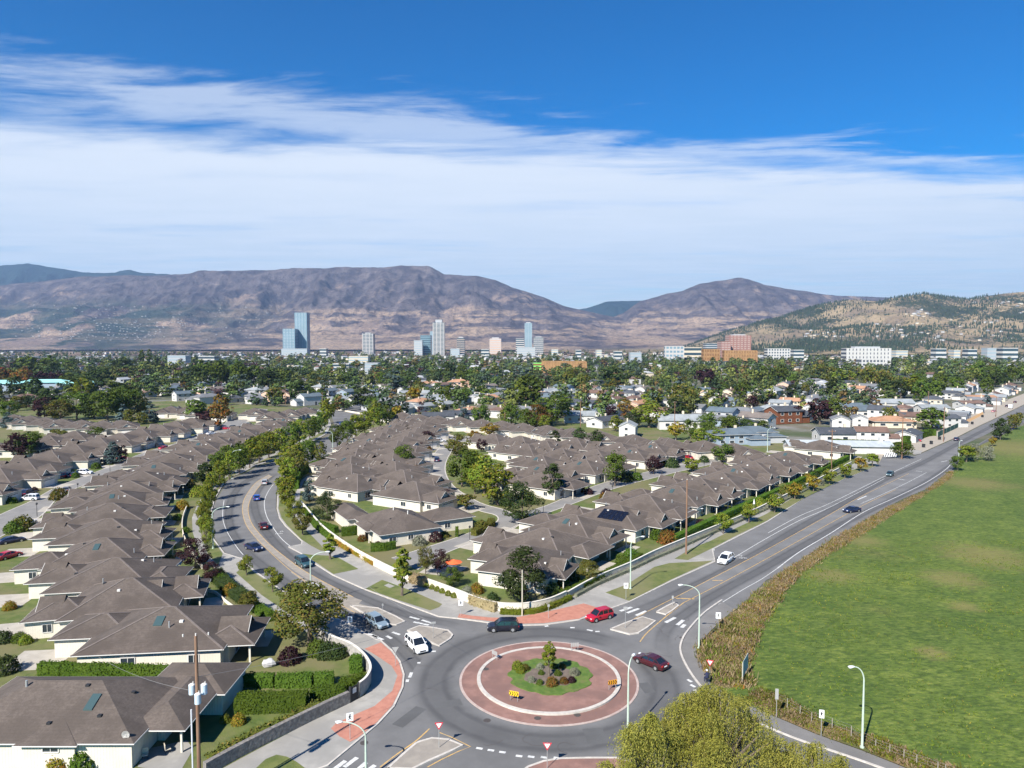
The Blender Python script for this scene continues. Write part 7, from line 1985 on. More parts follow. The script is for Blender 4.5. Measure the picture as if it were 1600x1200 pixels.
def make_house(v):
    root = empty('house')
    wm, rm, fm = MB(), MB(), MB()
    r = random.Random(v)
    if v in (0, 3): # two storey gable with garage wing
        gable_block(wm, rm, fm, -7, 7, -4.5, 4.5, 5.2); gable_block(wm, rm, fm, 6.5, 12, -4, 3.4, 2.7, .36); Z = [1.4, 4.1]; X0, X1, Yf = -7, 7, -4.5
    elif v in (1, 4): # long bungalow
        gable_block(wm, rm, fm, -8.5, 8.5, -4.6, 4.6, 3.1, .34); Z = [1.6]; X0, X1, Yf = -8.5, 8.5, -4.6
        if v == 4:
            hip(rm, -3, 3.5, -8, -3, 2.8, .34); wm.box(-3, 3.5, -8, -3, 0, 2.8)
    elif v in (2,): # hip split level
        wm.box(-8, 8, -5, 5, 0, 4.2); hip(rm, -8, 8, -5, 5, 4.2, .36, .6); fascia(fm, -8, 8, -5, 5, 4.2, .6); wm.box(3, 10, -8.5, -1, 0, 2.7); hip(rm, 3, 10, -8.5, -1, 2.7, .36); fascia(fm, 3, 10, -8.5, -1, 2.7); Z = [1.3, 3.2]; X0, X1, Yf = -8, 3, -5
    else: # small hip
        wm.box(-6.5, 6.5, -4.5, 4.5, 0, 2.9); hip(rm, -6.5, 6.5, -4.5, 4.5, 2.9, .4, .6); fascia(fm, -6.5, 6.5, -4.5, 4.5, 2.9, .6); Z = [1.6]; X0, X1, Yf = -6.5, 6.5, -4.5
    wm.build('wall', WALLS['white'], root); rf = rm.build('roof', ROOFS['grey'], root); fm.build('fascia', M_trim, root)
    for z in Z:
        for k in range(3):
            window(root, (X0 + (X1 - X0) * (k + .6) / 3.2, Yf, z), 1.7, 1.1, (0, -1, 0), mull=0)
        for s, xx in ((-1, X0),): window(root, (xx, .5, z), 1.6, 1.1, (s, 0, 0), mull=0)
    MB().box(-2.4, -1.4, -Yf - .01, -Yf + .05, 0, 2.1).build('door', M_dark, root)
    MB().box(1.2, 2.0, .4, 1.1, Z[-1] + 1, Z[-1] + 4.2).build('chimney', WALLS['cream'], rf)
    return root
HOUSES = [make_house(v) for v in range(6)]
hused = set(); HFOOT = []
def slotmat(o, m):
    o.material_slots[0].link = 'OBJECT'; o.material_slots[0].material = m
def house_at(x, y, rz, v, roofk, wallk, label, group=None, s=1.0, sz=1.0, cat='house'):
    if v in hused: o = copy_tree(HOUSES[v], (x, y, .1), rz)
    else: o = HOUSES[v]; hused.add(v); o.location = (x, y, .1); o.rotation_euler = (0, 0, rz)
    o.scale = (s, s, sz)
    for ch in o.children:
        if ch.name.startswith('wall'): slotmat(ch, WALLS[wallk])
        if ch.name.startswith('roof'): slotmat(ch, ROOFS[roofk])
    tag(o, label, cat, group); HFOOT.append((x, y, 11)); return o
KIDS.clear()
# landmarks among them, hand placed: pixel of the front wall foot
land = [
 (1228, 662, 0, 'dark grey', 'white', 1.15, 1.3, 20, 'tall dark roofed house clad in orange cedar with a pale blue side', 'cedar'),
 (1398, 668, 5, 'tan', 'cream', 1.5, 1.1, -8, 'wide low house with an orange-tan hip roof', None),
 (1320, 692, 1, 'dark grey', 'white', 1.2, 1.3, -5, 'white two-level house with a charcoal roof behind the long metal roof', None),
 (1366, 694, 0, 'brown', 'white', .9, 1.0, -10, 'white house with a brown roof beside the charcoal roofed one', None),
 (1332, 646, 1, 'blue-grey', 'white', 1.3, 1.3, -6, 'long white house with a blue-grey roof left of the big plum tree row', None),
 (1372, 652, 1, 'blue-grey', 'white', 1.3, 1.3, -8, 'white house under a blue-grey roof, second of the pair', None),
 (1400, 640, 1, 'pale grey', 'white', 1.3, 1.4, -5, 'white house with a pale green-grey roof above the orange roof', None),
 (1318, 672, 0, 'grey', 'white', .9, 1.0, 70, 'small white gabled garage house near the big plum tree', None),
 (1348, 668, 0, 'grey', 'white', .8, .9, 70, 'second small white gabled house beside the column shrub', None),
 (1440, 660, 1, 'brown', 'cream', 1.3, 1.1, -6, 'low house with a brown roof right of the orange roof', None),
 (1482, 668, 0, 'dark grey', 'white', .9, .9, 8, 'white gabled two storey house with twin windows beside the main road', None),
 (1520, 640, 0, 'brown', 'white', 1.1, .8, 5, 'white carport house with a pale gable by the far main road', None),
 (1535, 628, 4, 'tan', 'white', 1.2, 1, 0, 'tan roofed house by the far main road', None),
 (1462, 646, 4, 'pale grey', 'white', 1, 1.1, 0, 'small pale roofed house above the road', None),
 (1148, 708 - 14, 2, 'blue-grey', 'blue-grey', 1.2, 1.0, 10, 'blue-green roofed house with two roofs behind the court corner', None),
 (1180, 690, 2, 'blue-grey', 'grey', 1.1, 1.0, 5, 'blue-green roofed house with solar rows beside the hedge', None),
 (1064, 671, 1, 'pale grey', 'white', 1.25, 1.5, -3, 'long white two storey house with a pale green roof', None),
 (906, 661, 1, 'pale grey', 'white', .95, 1.3, -4, 'white house with a pale grey roof before the green trees', None),
 (984, 684, 0, 'pale grey', 'white', .8, 1.0, 75, 'white gabled house end beside the yellow tree', None),
 (684, 660, 4, 'dark grey', 'white', 1.0, 1.1, 0, 'white house with a dark roof and a row of windows', None),
 (724, 655, 4, 'dark grey', 'white', 1.3, 1.0, 10, 'dark roofed house beside the blue conifer', None),
 (426, 628, 0, 'brown', 'pink-beige', 1.1, 1.2, 60, 'pink-beige gabled house at the far end of the left rows', None),
 (455, 629, 0, 'brown', 'pink-beige', 1.0, 1.1, 60, 'second pink-beige house right of the first', None),
 (512, 622, 0, 'blue-grey', 'white', 1.0, 1.1, 70, 'white gabled house with a blue roof beyond the junction', None),
 (540, 624, 0, 'blue-grey', 'blue-grey', 1.0, 1.1, 70, 'blue house with a blue roof beyond the junction', None),
 (600, 633, 5, 'grey', 'white', 1.1, 1.0, 0, 'low grey hipped house at the end of the avenue', None),
 (650, 622, 1, 'pale grey', 'white', 1.5, 1.2, 0, 'wide white house with a pale roof left of the conifers', None),
 (672, 628, 1, 'pale grey', 'white', 1.3, 1.1, 5, 'second pale roofed wide house', None),
 (716, 606, 2, 'tan', 'pink-beige', 1.3, 1.3, 0, 'pink house with tan hipped roofs', None),
 (670, 606, 2, 'tan', 'cream', 1.4, 1.0, 0, 'cream house with broad tan roofs', None),
 (234, 596, 2, 'pale grey', 'white', 2.0, 1.3, 0, 'large pale complex with many grey roofs in the left trees', None),
 (262, 600, 2, 'pale grey', 'white', 2.0, 1.3, 0, 'right part of the large pale roofed complex', None),
]
for (x, y, v, rk_, wk, s, sz, a, lb, sp) in land:
    p = G(x, y, .1)
    o = house_at(p.x, p.y + 4, R(a), v, rk_, wk, lb, None, s, sz)
    if sp == 'cedar':
        w = [c for c in o.children if c.name.startswith('wall')][0]
        slotmat(w, pmat('cedar_siding', (0.17, 0.062, 0.028), (0.11, 0.04, 0.02), 1.5, 5, coord='object'))
# long low building with a pale metal roof
lb_ = empty('house', G(1310, 707, .1), R(-6))
M_metal = pmat('pale_metal_roof', (0.34, 0.37, 0.38), (0.40, 0.43, 0.44), .5, 4, coord='object', rough=.45)
wm, rm, fm = MB(), MB(), MB(); gable_block(wm, rm, fm, -19, 19, -3, 6.5, 3.0, .30, .7)
wm.build('wall', WALLS['white'], lb_); rm.build('roof', M_metal, lb_); fm.build('fascia', M_trim, lb_)
window(lb_, (-14, -3, 1.4), 4, 1.9, (0, -1, 0), name='carport_opening'); window(lb_, (19, 1.5, 1.8), 2.4, 1.6, (1, 0, 0))
MB().box(15.5, 16.8, 1.0, 2.2, 4.0, 5.9).build('chimney', WALLS['white'], lb_)
tag(lb_, 'long low white house with a pale metal roof beside the side street', 'house')
HFOOT.append((lb_.location.x, lb_.location.y, 20))
# teal roofed building at the left edge
tb = empty('building', G(60, 612, .1), R(4)); Mteal = pmat('teal_roof', (0.24, 0.50, 0.48), (0.28, 0.55, 0.52), .2, 3, coord='object')
for i, (x0, x1, y0, y1, z) in enumerate([(-60, -18, 0, 18, 7), (-22, 20, 6, 22, 7.6), (14, 46, 2, 18, 6.6)]):
    wm, rm = MB(), MB(); wm.box(x0, x1, y0, y1, 0, z); hip(rm, x0, x1, y0, y1, z, .3, 1); wm.build('wall', WALLS['blue-grey'], tb); rm.build('roof', Mteal, tb)
    for k in range(5): window(tb, (x0 + (x1 - x0) * (k + .5) / 5, y0, 3.6), 3.0, 2.2, (0, -1, 0))
tag(tb, 'wide building with bright teal roofs at the left edge', 'building'); HFOOT.append((tb.location.x, tb.location.y + 10, 45))
# green mesh fence and wooden deck fence at the main road
gf = empty('fence', (0, 0, 0)); a, b = G(1465, 683, .1), G(1497, 668, .1)
MB().bar(a + Vector((0, 0, 1.2)), b + Vector((0, 0, 1.2)), .06, 2.2).build('mesh_panel', pmat('green_mesh', (.02, .08, .06)), gf)
for k in range(6): q = a.lerp(b, k / 5); MB().tube([q, q + Vector((0, 0, 2.5))], .06, 6).build('post', M_green, gf)
tag(gf, 'dark green mesh fence beside the gravel shoulder', 'fence')
gf = empty('fence', (0, 0, 0)); a, b = G(1499, 667, .1), G(1535, 648, .1)
for k in range(24): q = a.lerp(b, k / 23); MB().box(q.x - .5, q.x + .5, q.y - .05, q.y + .05, .1, 1.7).build('board', pmat('tan_boards', (.34, .22, .12)), gf)
tag(gf, 'tan board fence beside the gravel shoulder', 'fence')

cnt = 0
def free(x, y, r):
    for (a, b, c) in HFOOT:
        if (a - x) ** 2 + (b - y) ** 2 < (r + c) ** 2 * .62: return False
    return True
roads_px = [(1372, 735), (1640, 740), (1640, 560), (1600, 628), (1560, 646), (1500, 676), (1430, 705)]
zone = [(490, 634), (500, 642), (566, 646), (610, 655), (640, 651), (800, 660), (900, 668), (1050, 690), (1150, 695), (1200, 700), (1240, 702), (1372, 712), (1430, 700), (1500, 672), (1560, 643), (1640, 605), (1900, 575), (-200, 575), (-200, 640), (0, 640), (60, 640), (150, 622), (300, 630), (400, 636)]
UG = Vector((math.cos(R(50)), math.sin(R(50)))); VG = Vector((-UG.y, UG.x))
cand = []
for i in range(-60, 80):
    for j in range(-80, 60):
        off = 0
        row = j // 2
        q = UG * (i * 20.5 + rng.uniform(-2, 2)) + VG * (row * 66 + (j % 2) * 27 + rng.uniform(-2, 2))
        if q.y < 260 or q.y > 1500: continue
        x, y = px(q.x, q.y)
        if not (-60 < x < 1680) or not inpoly(x, y, zone) or inpoly(x, y, roads_px): continue
        cand.append((q.y, q.x, j % 2))
cand.sort()
rk = list(ROOFS); wk = list(WALLS)
COUNT = {}
for (Y, X, side) in cand:
    if cnt >= 185: break
    if not free(X, Y, 9): continue
    if rng.random() < .24: continue
    v = rng.choice([0, 1, 1, 2, 3, 4, 4, 5]); r_ = rng.choices(rk, [4, 3, 2, .5, 2.5, 2, 1.5])[0]; w_ = rng.choices(wk, [7, 1.2, .8, .5, .6])[0]
    x, y = px(X, Y)
    area = 'beyond the court' if 640 < x < 1240 else ('left of the avenue end' if x <= 640 else 'by the upper main road')
    house_at(X, Y, R(50) + (math.pi if side else 0) + rng.choice([0, math.pi / 2]) + rng.uniform(-.06, .06), v, r_, w_,
             '%s house, %s roof, older suburb %s' % (w_, r_, area), 'older suburb houses with %s walls and %s roofs %s' % (w_, r_, area), rng.uniform(.85, 1.15), rng.uniform(.95, 1.2))
    cnt += 1
ymax_house = Y
# trees among the houses: the nearest as things
GT = {'green': 'green trees', 'olive': 'olive trees', 'dark': 'dark trees', 'lime': 'yellow-green trees', 'plum': 'plum trees', 'pine': 'conifers', 'spruce': 'blue spruces', 'autumn': 'autumn trees', 'poplar': 'poplars'}
hand = []   # bigger ones seen in the photograph
for (s, x, y, h, w) in [('green', 812, 672, 13, 17), ('green', 862, 664, 17, 22), ('green', 826, 640, 22, 20), ('lime', 1014, 668, 14, 17), ('dark', 990, 668, 9, 10), ('olive', 1066, 645, 18, 20), ('lime', 790, 664, 9, 8), ('autumn', 838, 668, 12, 14), ('lime', 851, 674, 8, 7), ('green', 750, 668, 12, 11), ('spruce', 724, 657, 13, 6.5), ('lime', 962, 674, 8, 7), ('amber', 1056, 688, 8, 7), ('green', 1120, 680, 11, 18), ('green', 1090, 686, 9, 12), ('lime', 1108, 694, 7, 14), ('dark', 1150, 680, 9, 11), ('green', 1180, 678, 7, 14), ('amber', 646, 628, 10, 12), ('dark', 640, 612, 16, 20), ('dark', 470, 632, 17, 16), ('green', 494, 628, 10, 14), ('dark', 420, 612, 20, 22), ('green', 450, 604, 16, 18), ('olive', 495, 606, 14, 20), ('dark', 570, 640, 15, 17), ('green', 590, 646, 10, 15), ('spruce', 620, 612, 20, 24), ('dark', 700, 596, 22, 26), ('green', 730, 596, 18, 24), ('lime', 760, 622, 10, 18), ('spruce', 1062, 622, 18, 16), ('plum', 1100, 606, 18, 22), ('dark', 960, 606, 22, 28), ('olive', 900, 612, 18, 26), ('green', 1210, 600, 20, 30), ('lime', 1320, 602, 18, 26), ('olive', 1290, 596, 20, 30), ('green', 1450, 628, 16, 22), ('lime', 1430, 622, 18, 18), ('green', 1480, 618, 18, 24), ('dark', 1395, 622, 16, 24), ('olive', 1370, 612, 22, 30), ('green', 1540, 596, 22, 30), ('pine', 1300, 622, 18, 12), ('plum', 1175, 640, 9, 8), ('dark', 1240, 622, 11, 14), ('green', 1590, 600, 20, 28), ('dark', 1555, 604, 16, 20),
                        ('green', 15, 655, 11, 12), ('plum', 70, 655, 12, 14), ('olive', 95, 658, 12, 14), ('green', 120, 655, 16, 17), ('dark', 148, 655, 14, 14), ('green', 168, 658, 18, 19), ('green', 195, 655, 18, 18), ('dark', 185, 640, 18, 22), ('olive', 215, 652, 13, 14), ('dark', 130, 622, 20, 26), ('lime', 128, 628, 18, 18), ('dark', 80, 640, 15, 18), ('dark', 40, 622, 18, 26), ('autumn', 20, 605, 20, 40), ('plum', 75, 605, 16, 30), ('dark', 160, 605, 20, 26), ('poplar', 222, 576, 34, 12), ('poplar', 234, 577, 34, 12), ('pine', 245, 580, 26, 18), ('green', 60, 588, 26, 50), ('green', 90, 584, 26, 40), ('dark', 190, 588, 26, 30), ('green', 330, 604, 26, 34), ('green', 360, 604, 26, 34), ('green', 385, 602, 24, 34), ('dark', 305, 610, 22, 26), ('spruce', 12, 668, 9, 9)]:
    tree_p(s, x, y, h, w, {'green': 'large green tree', 'olive': 'large olive tree', 'dark': 'large dark tree', 'lime': 'large yellow-green tree', 'plum': 'large plum tree', 'pine': 'tall conifer', 'spruce': 'large blue-grey conifer', 'autumn': 'large reddish tree', 'poplar': 'tall narrow poplar', 'amber': 'golden tree'}[s] + (' in the belt behind the left rows' if x < 400 else ' among the older suburb houses' if y < 640 else ' just behind the court'),
           'large trees of their kind, ' + s + (' left' if x < 400 else ' far' if y < 640 else ' near'), lod=1 if y > 640 else 2)
tz = [(490, 634), (500, 640), (640, 648), (900, 664), (1050, 684), (1200, 698), (1372, 706), (1430, 698), (1500, 668), (1560, 640), (1640, 600), (1640, 585), (-30, 585), (-30, 645), (60, 645), (150, 628), (300, 634), (400, 638)]
tries = 0; far_trees = []
spw = [('green', 4), ('olive', 3.4), ('dark', 2.6), ('lime', 1.3), ('plum', .45), ('pine', .8), ('spruce', .45), ('autumn', .45)]
while NTREE[0] < 296 and tries < 6000:
    tries += 1
    Y = 300 + 480 * rng.random() ** 1.2; x = rng.uniform(-20, 1620); X = (x - 800) / F * Y * 1.0
    xx, y = px(X, Y)
    if not inpoly(xx, y, tz) or inpoly(xx, y, roads_px) or not free(X, Y, 1.5): continue
    s = rng.choices([a for a, b in spw], [b for a, b in spw])[0]
    h = rng.uniform(6, 13) if Y < 480 else rng.uniform(8, 15)
    w_ = WORD[s]
    reg = 'left' if xx < 640 else 'middle' if xx < 1240 else 'right'
    tree_w(s, X, Y, h, h * rng.uniform(.75, 1.1) * (.6 if s in ('pine', 'poplar') else 1), '%s among the gardens of the older suburb, %s part' % (w_, reg), '%ss in the gardens of the older suburb, %s part' % (w_, reg), lod=2)

# the woods and gardens farther off, which read as one mass
def far_wood():
    rs = np.random.RandomState(21)
    tmpl = []
    for sh, n in (('round', 190), ('oval', 190), ('cone', 150), ('round', 170)):
        P, Nn = crown_pts(rs, sh, 1.0, 0.95 if sh != 'cone' else .5, 0.06, n, nclump=14)
        tmpl.append(leaf_arrays(rs, P, Nn, 0.074))
    cols = np.array([(0.060, 0.088, 0.028), (0.080, 0.092, 0.030), (0.036, 0.055, 0.028), (0.110, 0.125, 0.030), (0.050, 0.030, 0.030), (0.125, 0.085, 0.035), (0.055, 0.075, 0.060)])
    pc = np.array([.32, .24, .24, .09, .03, .04, .04])
    Vs = []; Cs = []; n = 0
    N = 6300
    while n < N:
        y0 = 760 if n < 3500 else 1300
        Y = y0 * (3900 / y0) ** rs.rand() if n > 3500 else rs.uniform(400, 1500)
        X = rs.uniform(-.86, .86) * Y if Y > 900 else rs.uniform(-.80, .80) * Y
        x, y = px(X, Y)
        if Y < 900 and (not inpoly(x, y, zone) or inpoly(x, y, roads_px) or not free(X, Y, 3)): continue
        if Y < 1200 and not free(X, Y, 2): continue
        if X > .55 * Y and Y < 760: continue
        k = rs.choice(len(tmpl)); h = rs.uniform(8, 17) if Y > 700 else rs.uniform(7, 14)
        s = np.array([h * rs.uniform(.9, 1.4), h * rs.uniform(.9, 1.4), h])
        T = tmpl[k]
        if Y > 1000: T = T.reshape(-1, 4, 3)[::(2 if Y < 1800 else 4)] ; T = T.mean(1, keepdims=True) + (T - T.mean(1, keepdims=True)) * (1.4 if Y < 1800 else 1.9); T = T.reshape(-1, 3)
        V = T * s + np.array([X, Y, 0])
        c = cols[rs.choice(len(cols), p=pc)] * rs.uniform(0.85, 1.5)
        q = len(V) // 4
        cc = np.repeat(c[None] * rs.uniform(.7, 1.3, (q, 1)), 4, 0)
        Vs.append(V); Cs.append(cc); n += 1
    m = bpy.data.materials.new('far_leaves'); m.use_nodes = True; nt = m.node_tree; b = nt.nodes['Principled BSDF']; b.inputs['Roughness'].default_value = 1; b.inputs['Specular IOR Level'].default_value = 0
    at = nd(nt, 'ShaderNodeAttribute', attribute_name='tint'); nt.links.new(at.outputs['Color'], b.inputs['Base Color'])
    o = link('distant_trees', quads_mesh('distant_trees', np.concatenate(Vs), m, col=np.concatenate(Cs))); o['kind'] = 'stuff'
far_wood()
# far roofs between the distant trees, too small to tell apart
mb = MB(); n = 0; rs = np.random.RandomState(9)
for k in range(1150):
    Y = rs.uniform(ymax_house if ymax_house > 600 else 700, 3600) if k % 2 else rs.uniform(1000, 2200); X = rs.uniform(-.8, .8) * Y
    if not free(X, Y, 6): continue
    T = Matrix.Translation((X, Y, 0)) @ Matrix.Rotation(rs.uniform(0, 3.1), 4, 'Z')
    w, d, h = rs.uniform(8, 20), rs.uniform(7, 12), rs.uniform(4.0, 7.5)
    mb.cur = int(rs.choice([0, 0, 0, 1, 2])); mb.box(-w / 2, w / 2, -d / 2, d / 2, 0, h, T, bottom=False)
    mb.cur = int(rs.choice([3, 4, 1, 5])); vs = [T @ Vector(v) for v in [(-w / 2 - .5, -d / 2 - .5, h + .1), (w / 2 + .5, -d / 2 - .5, h + .1), (w / 2 + .5, d / 2 + .5, h + .1), (-w / 2 - .5, d / 2 + .5, h + .1), (-w / 2, 0, h + 2.2), (w / 2, 0, h + 2.2)]]
    mb.add(vs, [(0, 1, 5, 4), (2, 3, 4, 5), (1, 2, 5), (3, 0, 4)])
mb.build('distant_houses', [WALLS['white'], WALLS['grey'], WALLS['cream'], ROOFS['dark grey'], ROOFS['grey'], ROOFS['brown']])['kind'] = 'stuff'

# ------------------------------------------------------------------ the city centre and single large buildings
def tower(x0, x1, ytop, Y, depth, matk, label, floors, glassy=True, ang=0, ybase=None, cat='tower', band=None, top_=None, cols=0, lift=0):
    X0, X1 = (x0 - 800) / F * Y, (x1 - 800) / F * Y
    H = CAMZ + (HOR - ytop) / F * Y
    o = empty('tower' if cat == 'tower' else 'building', ((X0 + X1) / 2, Y, 0), ang); w = (X1 - X0) / (1 if not ang else (abs(math.cos(ang)) + abs(math.sin(ang)) * .8))
    MB().box(-w / 2, w / 2, 0, depth, 0, H).build('wall', matk, o)
    fh = H / floors
    bm_ = band or M_trim
    wn = MB()
    for k in range(floors):
        z = k * fh
        wn.box(-w / 2 - .12, w / 2 + .12, -.12, depth + .12, z + fh * .35, z + fh * .88)
    wo = wn.build('window_bands', bm_, o); wo['kind'] = 'stuff'
    if cols:
        cm = MB()
        for k in range(cols + 1):
            xx = -w / 2 + w * k / cols; cm.box(xx - w * .03, xx + w * .03, -.4, .0, 0, H)
            yy = depth * k / cols; cm.box(w / 2 + .12, w / 2 + .4, yy - .6, yy + .6, 0, H)
        c = cm.build('pilasters', matk, o); c['kind'] = 'stuff'
    if top_: MB().box(-w * .3, w * .3, depth * .2, depth * .8, H, H + top_).build('roof_plant', WALLS['grey'], o)
    else: MB().box(-w * .5 - .3, w * .5 + .3, -.3, depth + .3, H, H + .8).build('parapet', matk, o)
    tag(o, label, cat); return o
MG1 = pmat('tower_glass_blue', (0.20, 0.29, 0.34), (0.15, 0.23, 0.28), .02, 3, coord='object', rough=.25, spec=.7)
MG2 = pmat('tower_glass_dark', (0.035, 0.06, 0.08), rough=.2, spec=.7)
MG3 = pmat('tower_glass_pale', (0.29, 0.35, 0.38), rough=.3, spec=.6)
MW = pmat('tower_white_concrete', (0.45, 0.43, 0.41), rough=.8)
MBk = pmat('red_brick_tower', (0.24, 0.12, 0.10), (0.30, 0.16, 0.13), .1, 3, coord='object')
MWood = pmat('orange_sheathing', (0.36, 0.21, 0.09), (0.26, 0.15, 0.07), .15, 4, coord='object')
MGreenW = pmat('green_membrane', (0.20, 0.58, 0.12), rough=.8)
tower(462, 480, 489, 2900, 46, MG1, 'tallest pale blue glass tower of the far centre', 34, band=MG3, cols=4)
tower(443, 461, 514, 2850, 46, MG1, 'shorter glass tower left of the tallest one', 17, band=MG3, cols=4)
tower(567, 583, 521, 2900, 40, MW, 'dark and white mid-height tower in the middle distance', 15, band=MG2, cols=3, top_=3)
tower(677, 694, 504, 2700, 38, MW, 'pinkish white residential tower with a dark stepped crown', 26, band=MG2, cols=3, top_=11)
tower(657, 673, 524, 2750, 40, MG2, 'teal office block left of the white crowned tower', 11, band=MG1)
tower(647, 660, 532, 2700, 30, MW, 'white stepped apartment block beside the teal office', 8, band=MG3)
tower(672, 677, 518, 2900, 30, MG3, 'thin pale tower behind the crowned tower', 18, band=MG1)
tower(714, 726, 528, 2900, 36, pmat('brown_tower', (.36, .30, .26)), 'brown twin apartment tower', 8, band=MG2, top_=4)
tower(765, 783, 529, 3000, 36, WALLS['pink-beige'], 'pink and white apartment block left of the slim tower', 7, band=MW, top_=5)
tower(820, 831, 505, 2800, 30, MG3, 'slim white glass tower right of centre', 28, band=MG1, cols=2, top_=4)
tower(806, 819, 529, 2800, 36, MW, 'blocky white tower left of the slim one', 8, band=MG2)
tower(834, 849, 527, 2700, 36, MW, 'grey and white tower right of the slim one', 9, band=MG2, top_=3)
tower(808, 836, 543, 2500, 30, MW, 'cluster of white mid-rise blocks under the slim tower', 5, band=MG3)
tower(440, 480, 545, 2600, 40, WALLS['grey'], 'long white podium below the two glass towers', 4, band=MG3)
tower(1140, 1172, 524, 1900, 42, MBk, 'red-brown brick apartment tower with stepped shoulders', 12, band=pmat('tower_balcony', (.36, .27, .24)), cols=6, top_=3, cat='tower')
tower(1127, 1141, 534, 1880, 40, MBk, 'left stepped shoulder block of the red-brown tower', 8, band=MATS['tower_balcony'], cols=3)
tower(1102, 1124, 532 + 5, 2200, 30, WALLS['grey'], 'grey apartment block left of the red-brown tower', 7, band=MG2)
tower(1324, 1390, 544, 1300, 26, WALLS['white'], 'white modern apartment block with dark windows among the trees', 5, band=pmat('dark_window_band', (.07, .08, .10)), cols=12, top_=3, cat='apartment block')
tower(1347, 1380, 562, 1150, 20, WALLS['white'], 'lower white wing in front of the modern apartment block', 3, band=MATS['dark_window_band'], cols=6, cat='apartment block')
tower(1200, 1234, 545, 1900, 30, WALLS['white'], 'pale apartment block right of the red-brown tower', 4, band=MG2, cols=8, cat='apartment block')
tower(848, 915, 565, 1050, 18, MWood, 'orange timber building under construction behind the suburb', 4, band=pmat('dark_openings', (.20, .10, .04)), cols=15, cat='building')
tower(834, 850, 568, 1060, 18, MGreenW, 'bright green wrapped end of the timber building', 3, band=MATS['dark_openings'], cat='building')
tower(1100, 1124, 546, 1450, 22, MWood, 'orange building shell left of the brown gap below the red tower', 4, band=MATS['dark_openings'], cols=6, cat='building')
tower(1133, 1182, 548, 1450, 22, MWood, 'longer orange building shell below the red tower', 4, band=MATS['dark_openings'], cols=12, cat='building')
tower(1040, 1068, 541, 1700, 20, MW, 'white office building with blue windows near the middle', 4, band=MG1, cols=5, cat='building')
tower(1068, 1096, 543, 1750, 20, WALLS['cream'], 'cream office building beside the white one', 3, band=MG2, cat='building')
for i, (a, b, t, Y) in enumerate([(1462, 1478, 545, 1700), (1490, 1500, 547, 1700), (1512, 1526, 546, 1700), (1542, 1556, 544, 1700), (1566, 1590, 544, 1700), (1400, 1418, 548, 1700), (1240, 1256, 547, 1800), (985, 1002, 551, 1500), (960, 972, 549, 1700), (932, 940, 547, 1900), (900, 908, 547, 1900), (262, 290, 556, 1300), (310, 335, 557, 1350), (545, 575, 557, 1300), (500, 510, 545, 2200), (704, 718, 545, 2200), (752, 764, 546, 2100), (862, 872, 546, 2200), (520, 545, 569, 1000), (570, 590, 568, 1000)]):
    tower(a, b, t, Y, 22, WALLS[['white', 'cream', 'white', 'grey'][i % 4]], 'low pale building on the far flat, number %s from the right group' % ordn(i + 1) if False else 'low pale %s building standing among the far trees' % ['white', 'cream', 'whitish', 'grey'][i % 4], 3 + i % 2, band=[MG2, MG3][i % 2], cat='building')['group'] = 'low pale buildings among the far trees'

# pines, houses on the right-hand hills
rs = np.random.RandomState(5); K = 120000
py_ = rs.uniform(2750, 5000, K); px__ = rs.uniform(.24, .85, K) * py_
dd = fbm(px__ / 330, py_ / 600, 4, 77) + (fbm(px__ / 90, py_ / 90, 2, 78) - .5) * .5
ok = rs.rand(K) < np.clip((dd - .40) * 5.5, .06, 1)
px__, py_ = px__[ok], py_[ok]
hz_ = np.array([terrain_h(a, b) for a, b in zip(px__, py_)]); ok = hz_ > 6
px__, py_, hz_ = px__[ok][:13000], py_[ok][:13000], hz_[ok][:13000]
n = len(px__); H_ = rs.uniform(11, 20, n); w_ = H_ * .17; a0 = rs.uniform(0, 1, n); Vp = []
for j in range(3):
    a, b = a0 + j * 2.1, a0 + j * 2.1 + 2.1
    def pt(fx, fy, fz): return np.stack([px__ + fx, py_ + fy, hz_ - .5 + fz], 1)
    Vp.append(np.stack([pt(w_ * np.cos(a), w_ * np.sin(a), H_ * .12), pt(w_ * np.cos(b), w_ * np.sin(b), H_ * .12), pt(w_ * .5 * np.cos(b), w_ * .5 * np.sin(b), H_ * .6), pt(0, 0, H_)], 1))
tint = np.array([[.035, .05, .03]]) * rs.uniform(.7, 1.5, (n, 1))
Cp = [np.repeat(tint, 4, 0)] * 3
V = np.array(Vp).reshape(-1, 3); o = link('hillside_pines', quads_mesh('hillside_pines', V, bpy.data.materials['far_leaves'], col=np.concatenate(Cp))); o['kind'] = 'stuff'
hv = []
mb1 = MB(); mb1.box(-.5, .5, -.5, .5, 0, .7, bottom=False); me_w = mb1.mesh('hill_house_wall', WALLS['white'])
mb2 = MB(); mb2.add([(-.56, -.56, .7), (.56, -.56, .7), (.56, .56, .7), (-.56, .56, .7), (-.3, 0, .98), (.3, 0, .98)], [(0, 1, 5, 4), (1, 2, 5), (2, 3, 4, 5), (3, 0, 4)]); me_r = mb2.mesh('hill_house_roof', ROOFS['grey'])
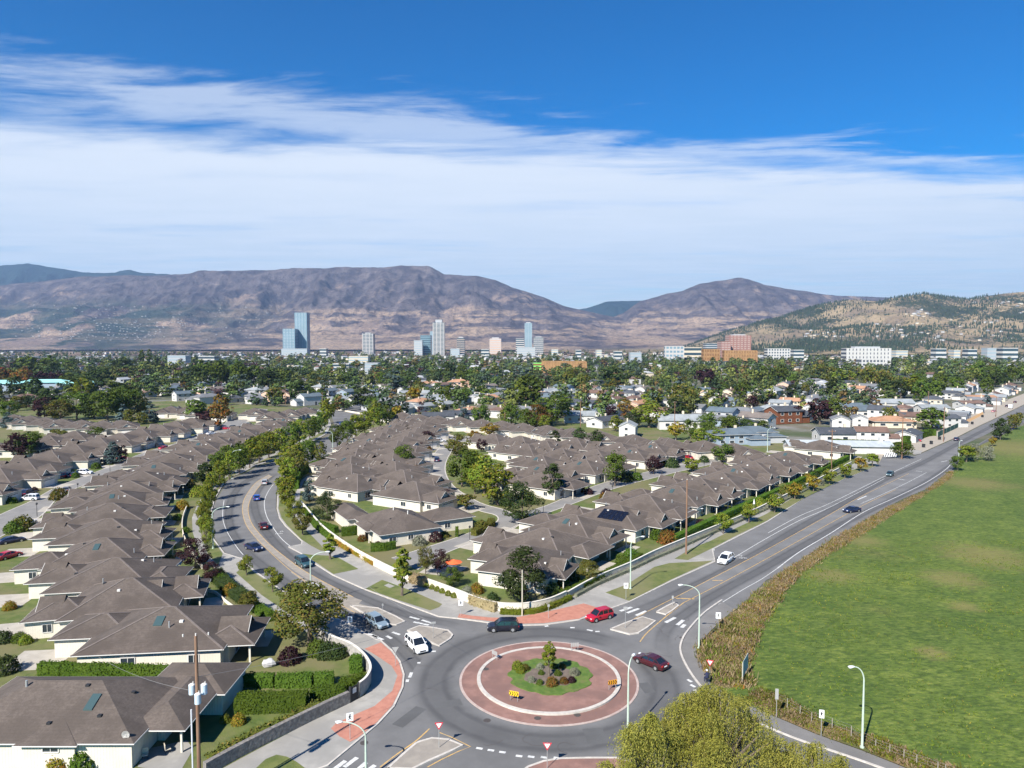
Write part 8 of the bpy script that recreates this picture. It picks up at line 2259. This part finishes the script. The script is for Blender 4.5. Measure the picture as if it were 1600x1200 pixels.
spots = [((1405, 1450), (486, 496), 14), ((1360, 1440), (508, 530), 22), ((1255, 1330), (518, 529), 16), ((1500, 1600), (474, 492), 10), ((1440, 1600), (516, 536), 16), ((1450, 1560), (500, 515), 6)]
nh = 0
for (xr, yr, n) in spots:
    for k in range(n):
        x = rs.uniform(*xr); y = rs.uniform(*yr); hit = None
        for Y in np.linspace(2750, 5400, 90):
            X = (x - 800) / F * Y; zz = CAMZ + (HOR - y) / F * Y; h = terrain_h(X, Y)
            if h > 4 and h >= zz: hit = (X, Y, h); break
        if not hit: continue
        o = empty('house', (hit[0], hit[1], hit[2] - 1.5), rs.uniform(0, 3))
        o_w = link('wall', me_w, o); r_ = link('roof', me_r, o)
        slotmat(r_, ROOFS[['grey', 'brown', 'pale grey'][k % 3]]); slotmat(o_w, WALLS[['cream', 'grey', 'white'][k % 3]])
        o.scale = (rs.uniform(11, 21), rs.uniform(9, 13), rs.uniform(7, 10))
        tag(o, 'small pale house on the dry hillside at the right', 'house', 'small pale houses on the right hillside'); nh += 1
# specks of far settlement on the opposite slope
mb = MB()
for k in range(230):
    x = rs.normal(170, 70) if k % 3 else rs.uniform(20, 420); y = rs.uniform(505, 533) if k % 4 else rs.uniform(476, 505); hit = None
    for Y in np.linspace(5300, 8400, 60):
        X = (x - 800) / F * Y; zz = CAMZ + (HOR - y) / F * Y; h = terrain_h(X, Y)
        if h > 4 and h >= zz: hit = (X, Y, h); break
    if hit:
        w = rs.uniform(8, 17); mb.box(hit[0] - w / 2, hit[0] + w / 2, hit[1] - 7, hit[1] + 7, hit[2] - 4, hit[2] + rs.uniform(2, 5), bottom=False)
mb.build('far_slope_houses', pmat('dull_far_wall', (.28, .27, .26)))['kind'] = 'stuff'

# things that share a label but stand in a row across the view are told apart by their order
dup = {}
for o in list(scene.objects):
    if o.parent is None and o.get('category') and o.get('label'):
        if o.location.y > 1: dup.setdefault(o['label'], []).append(o)
for lb, L in dup.items():
    if 2 <= len(L) <= 20:
        L.sort(key=lambda o: o.location.x / o.location.y)
        for i, o in enumerate(L):
            o['label'] = '%s from the left: %s' % (ordn(i + 1), lb)
            if not o.get('group'): o['group'] = lb
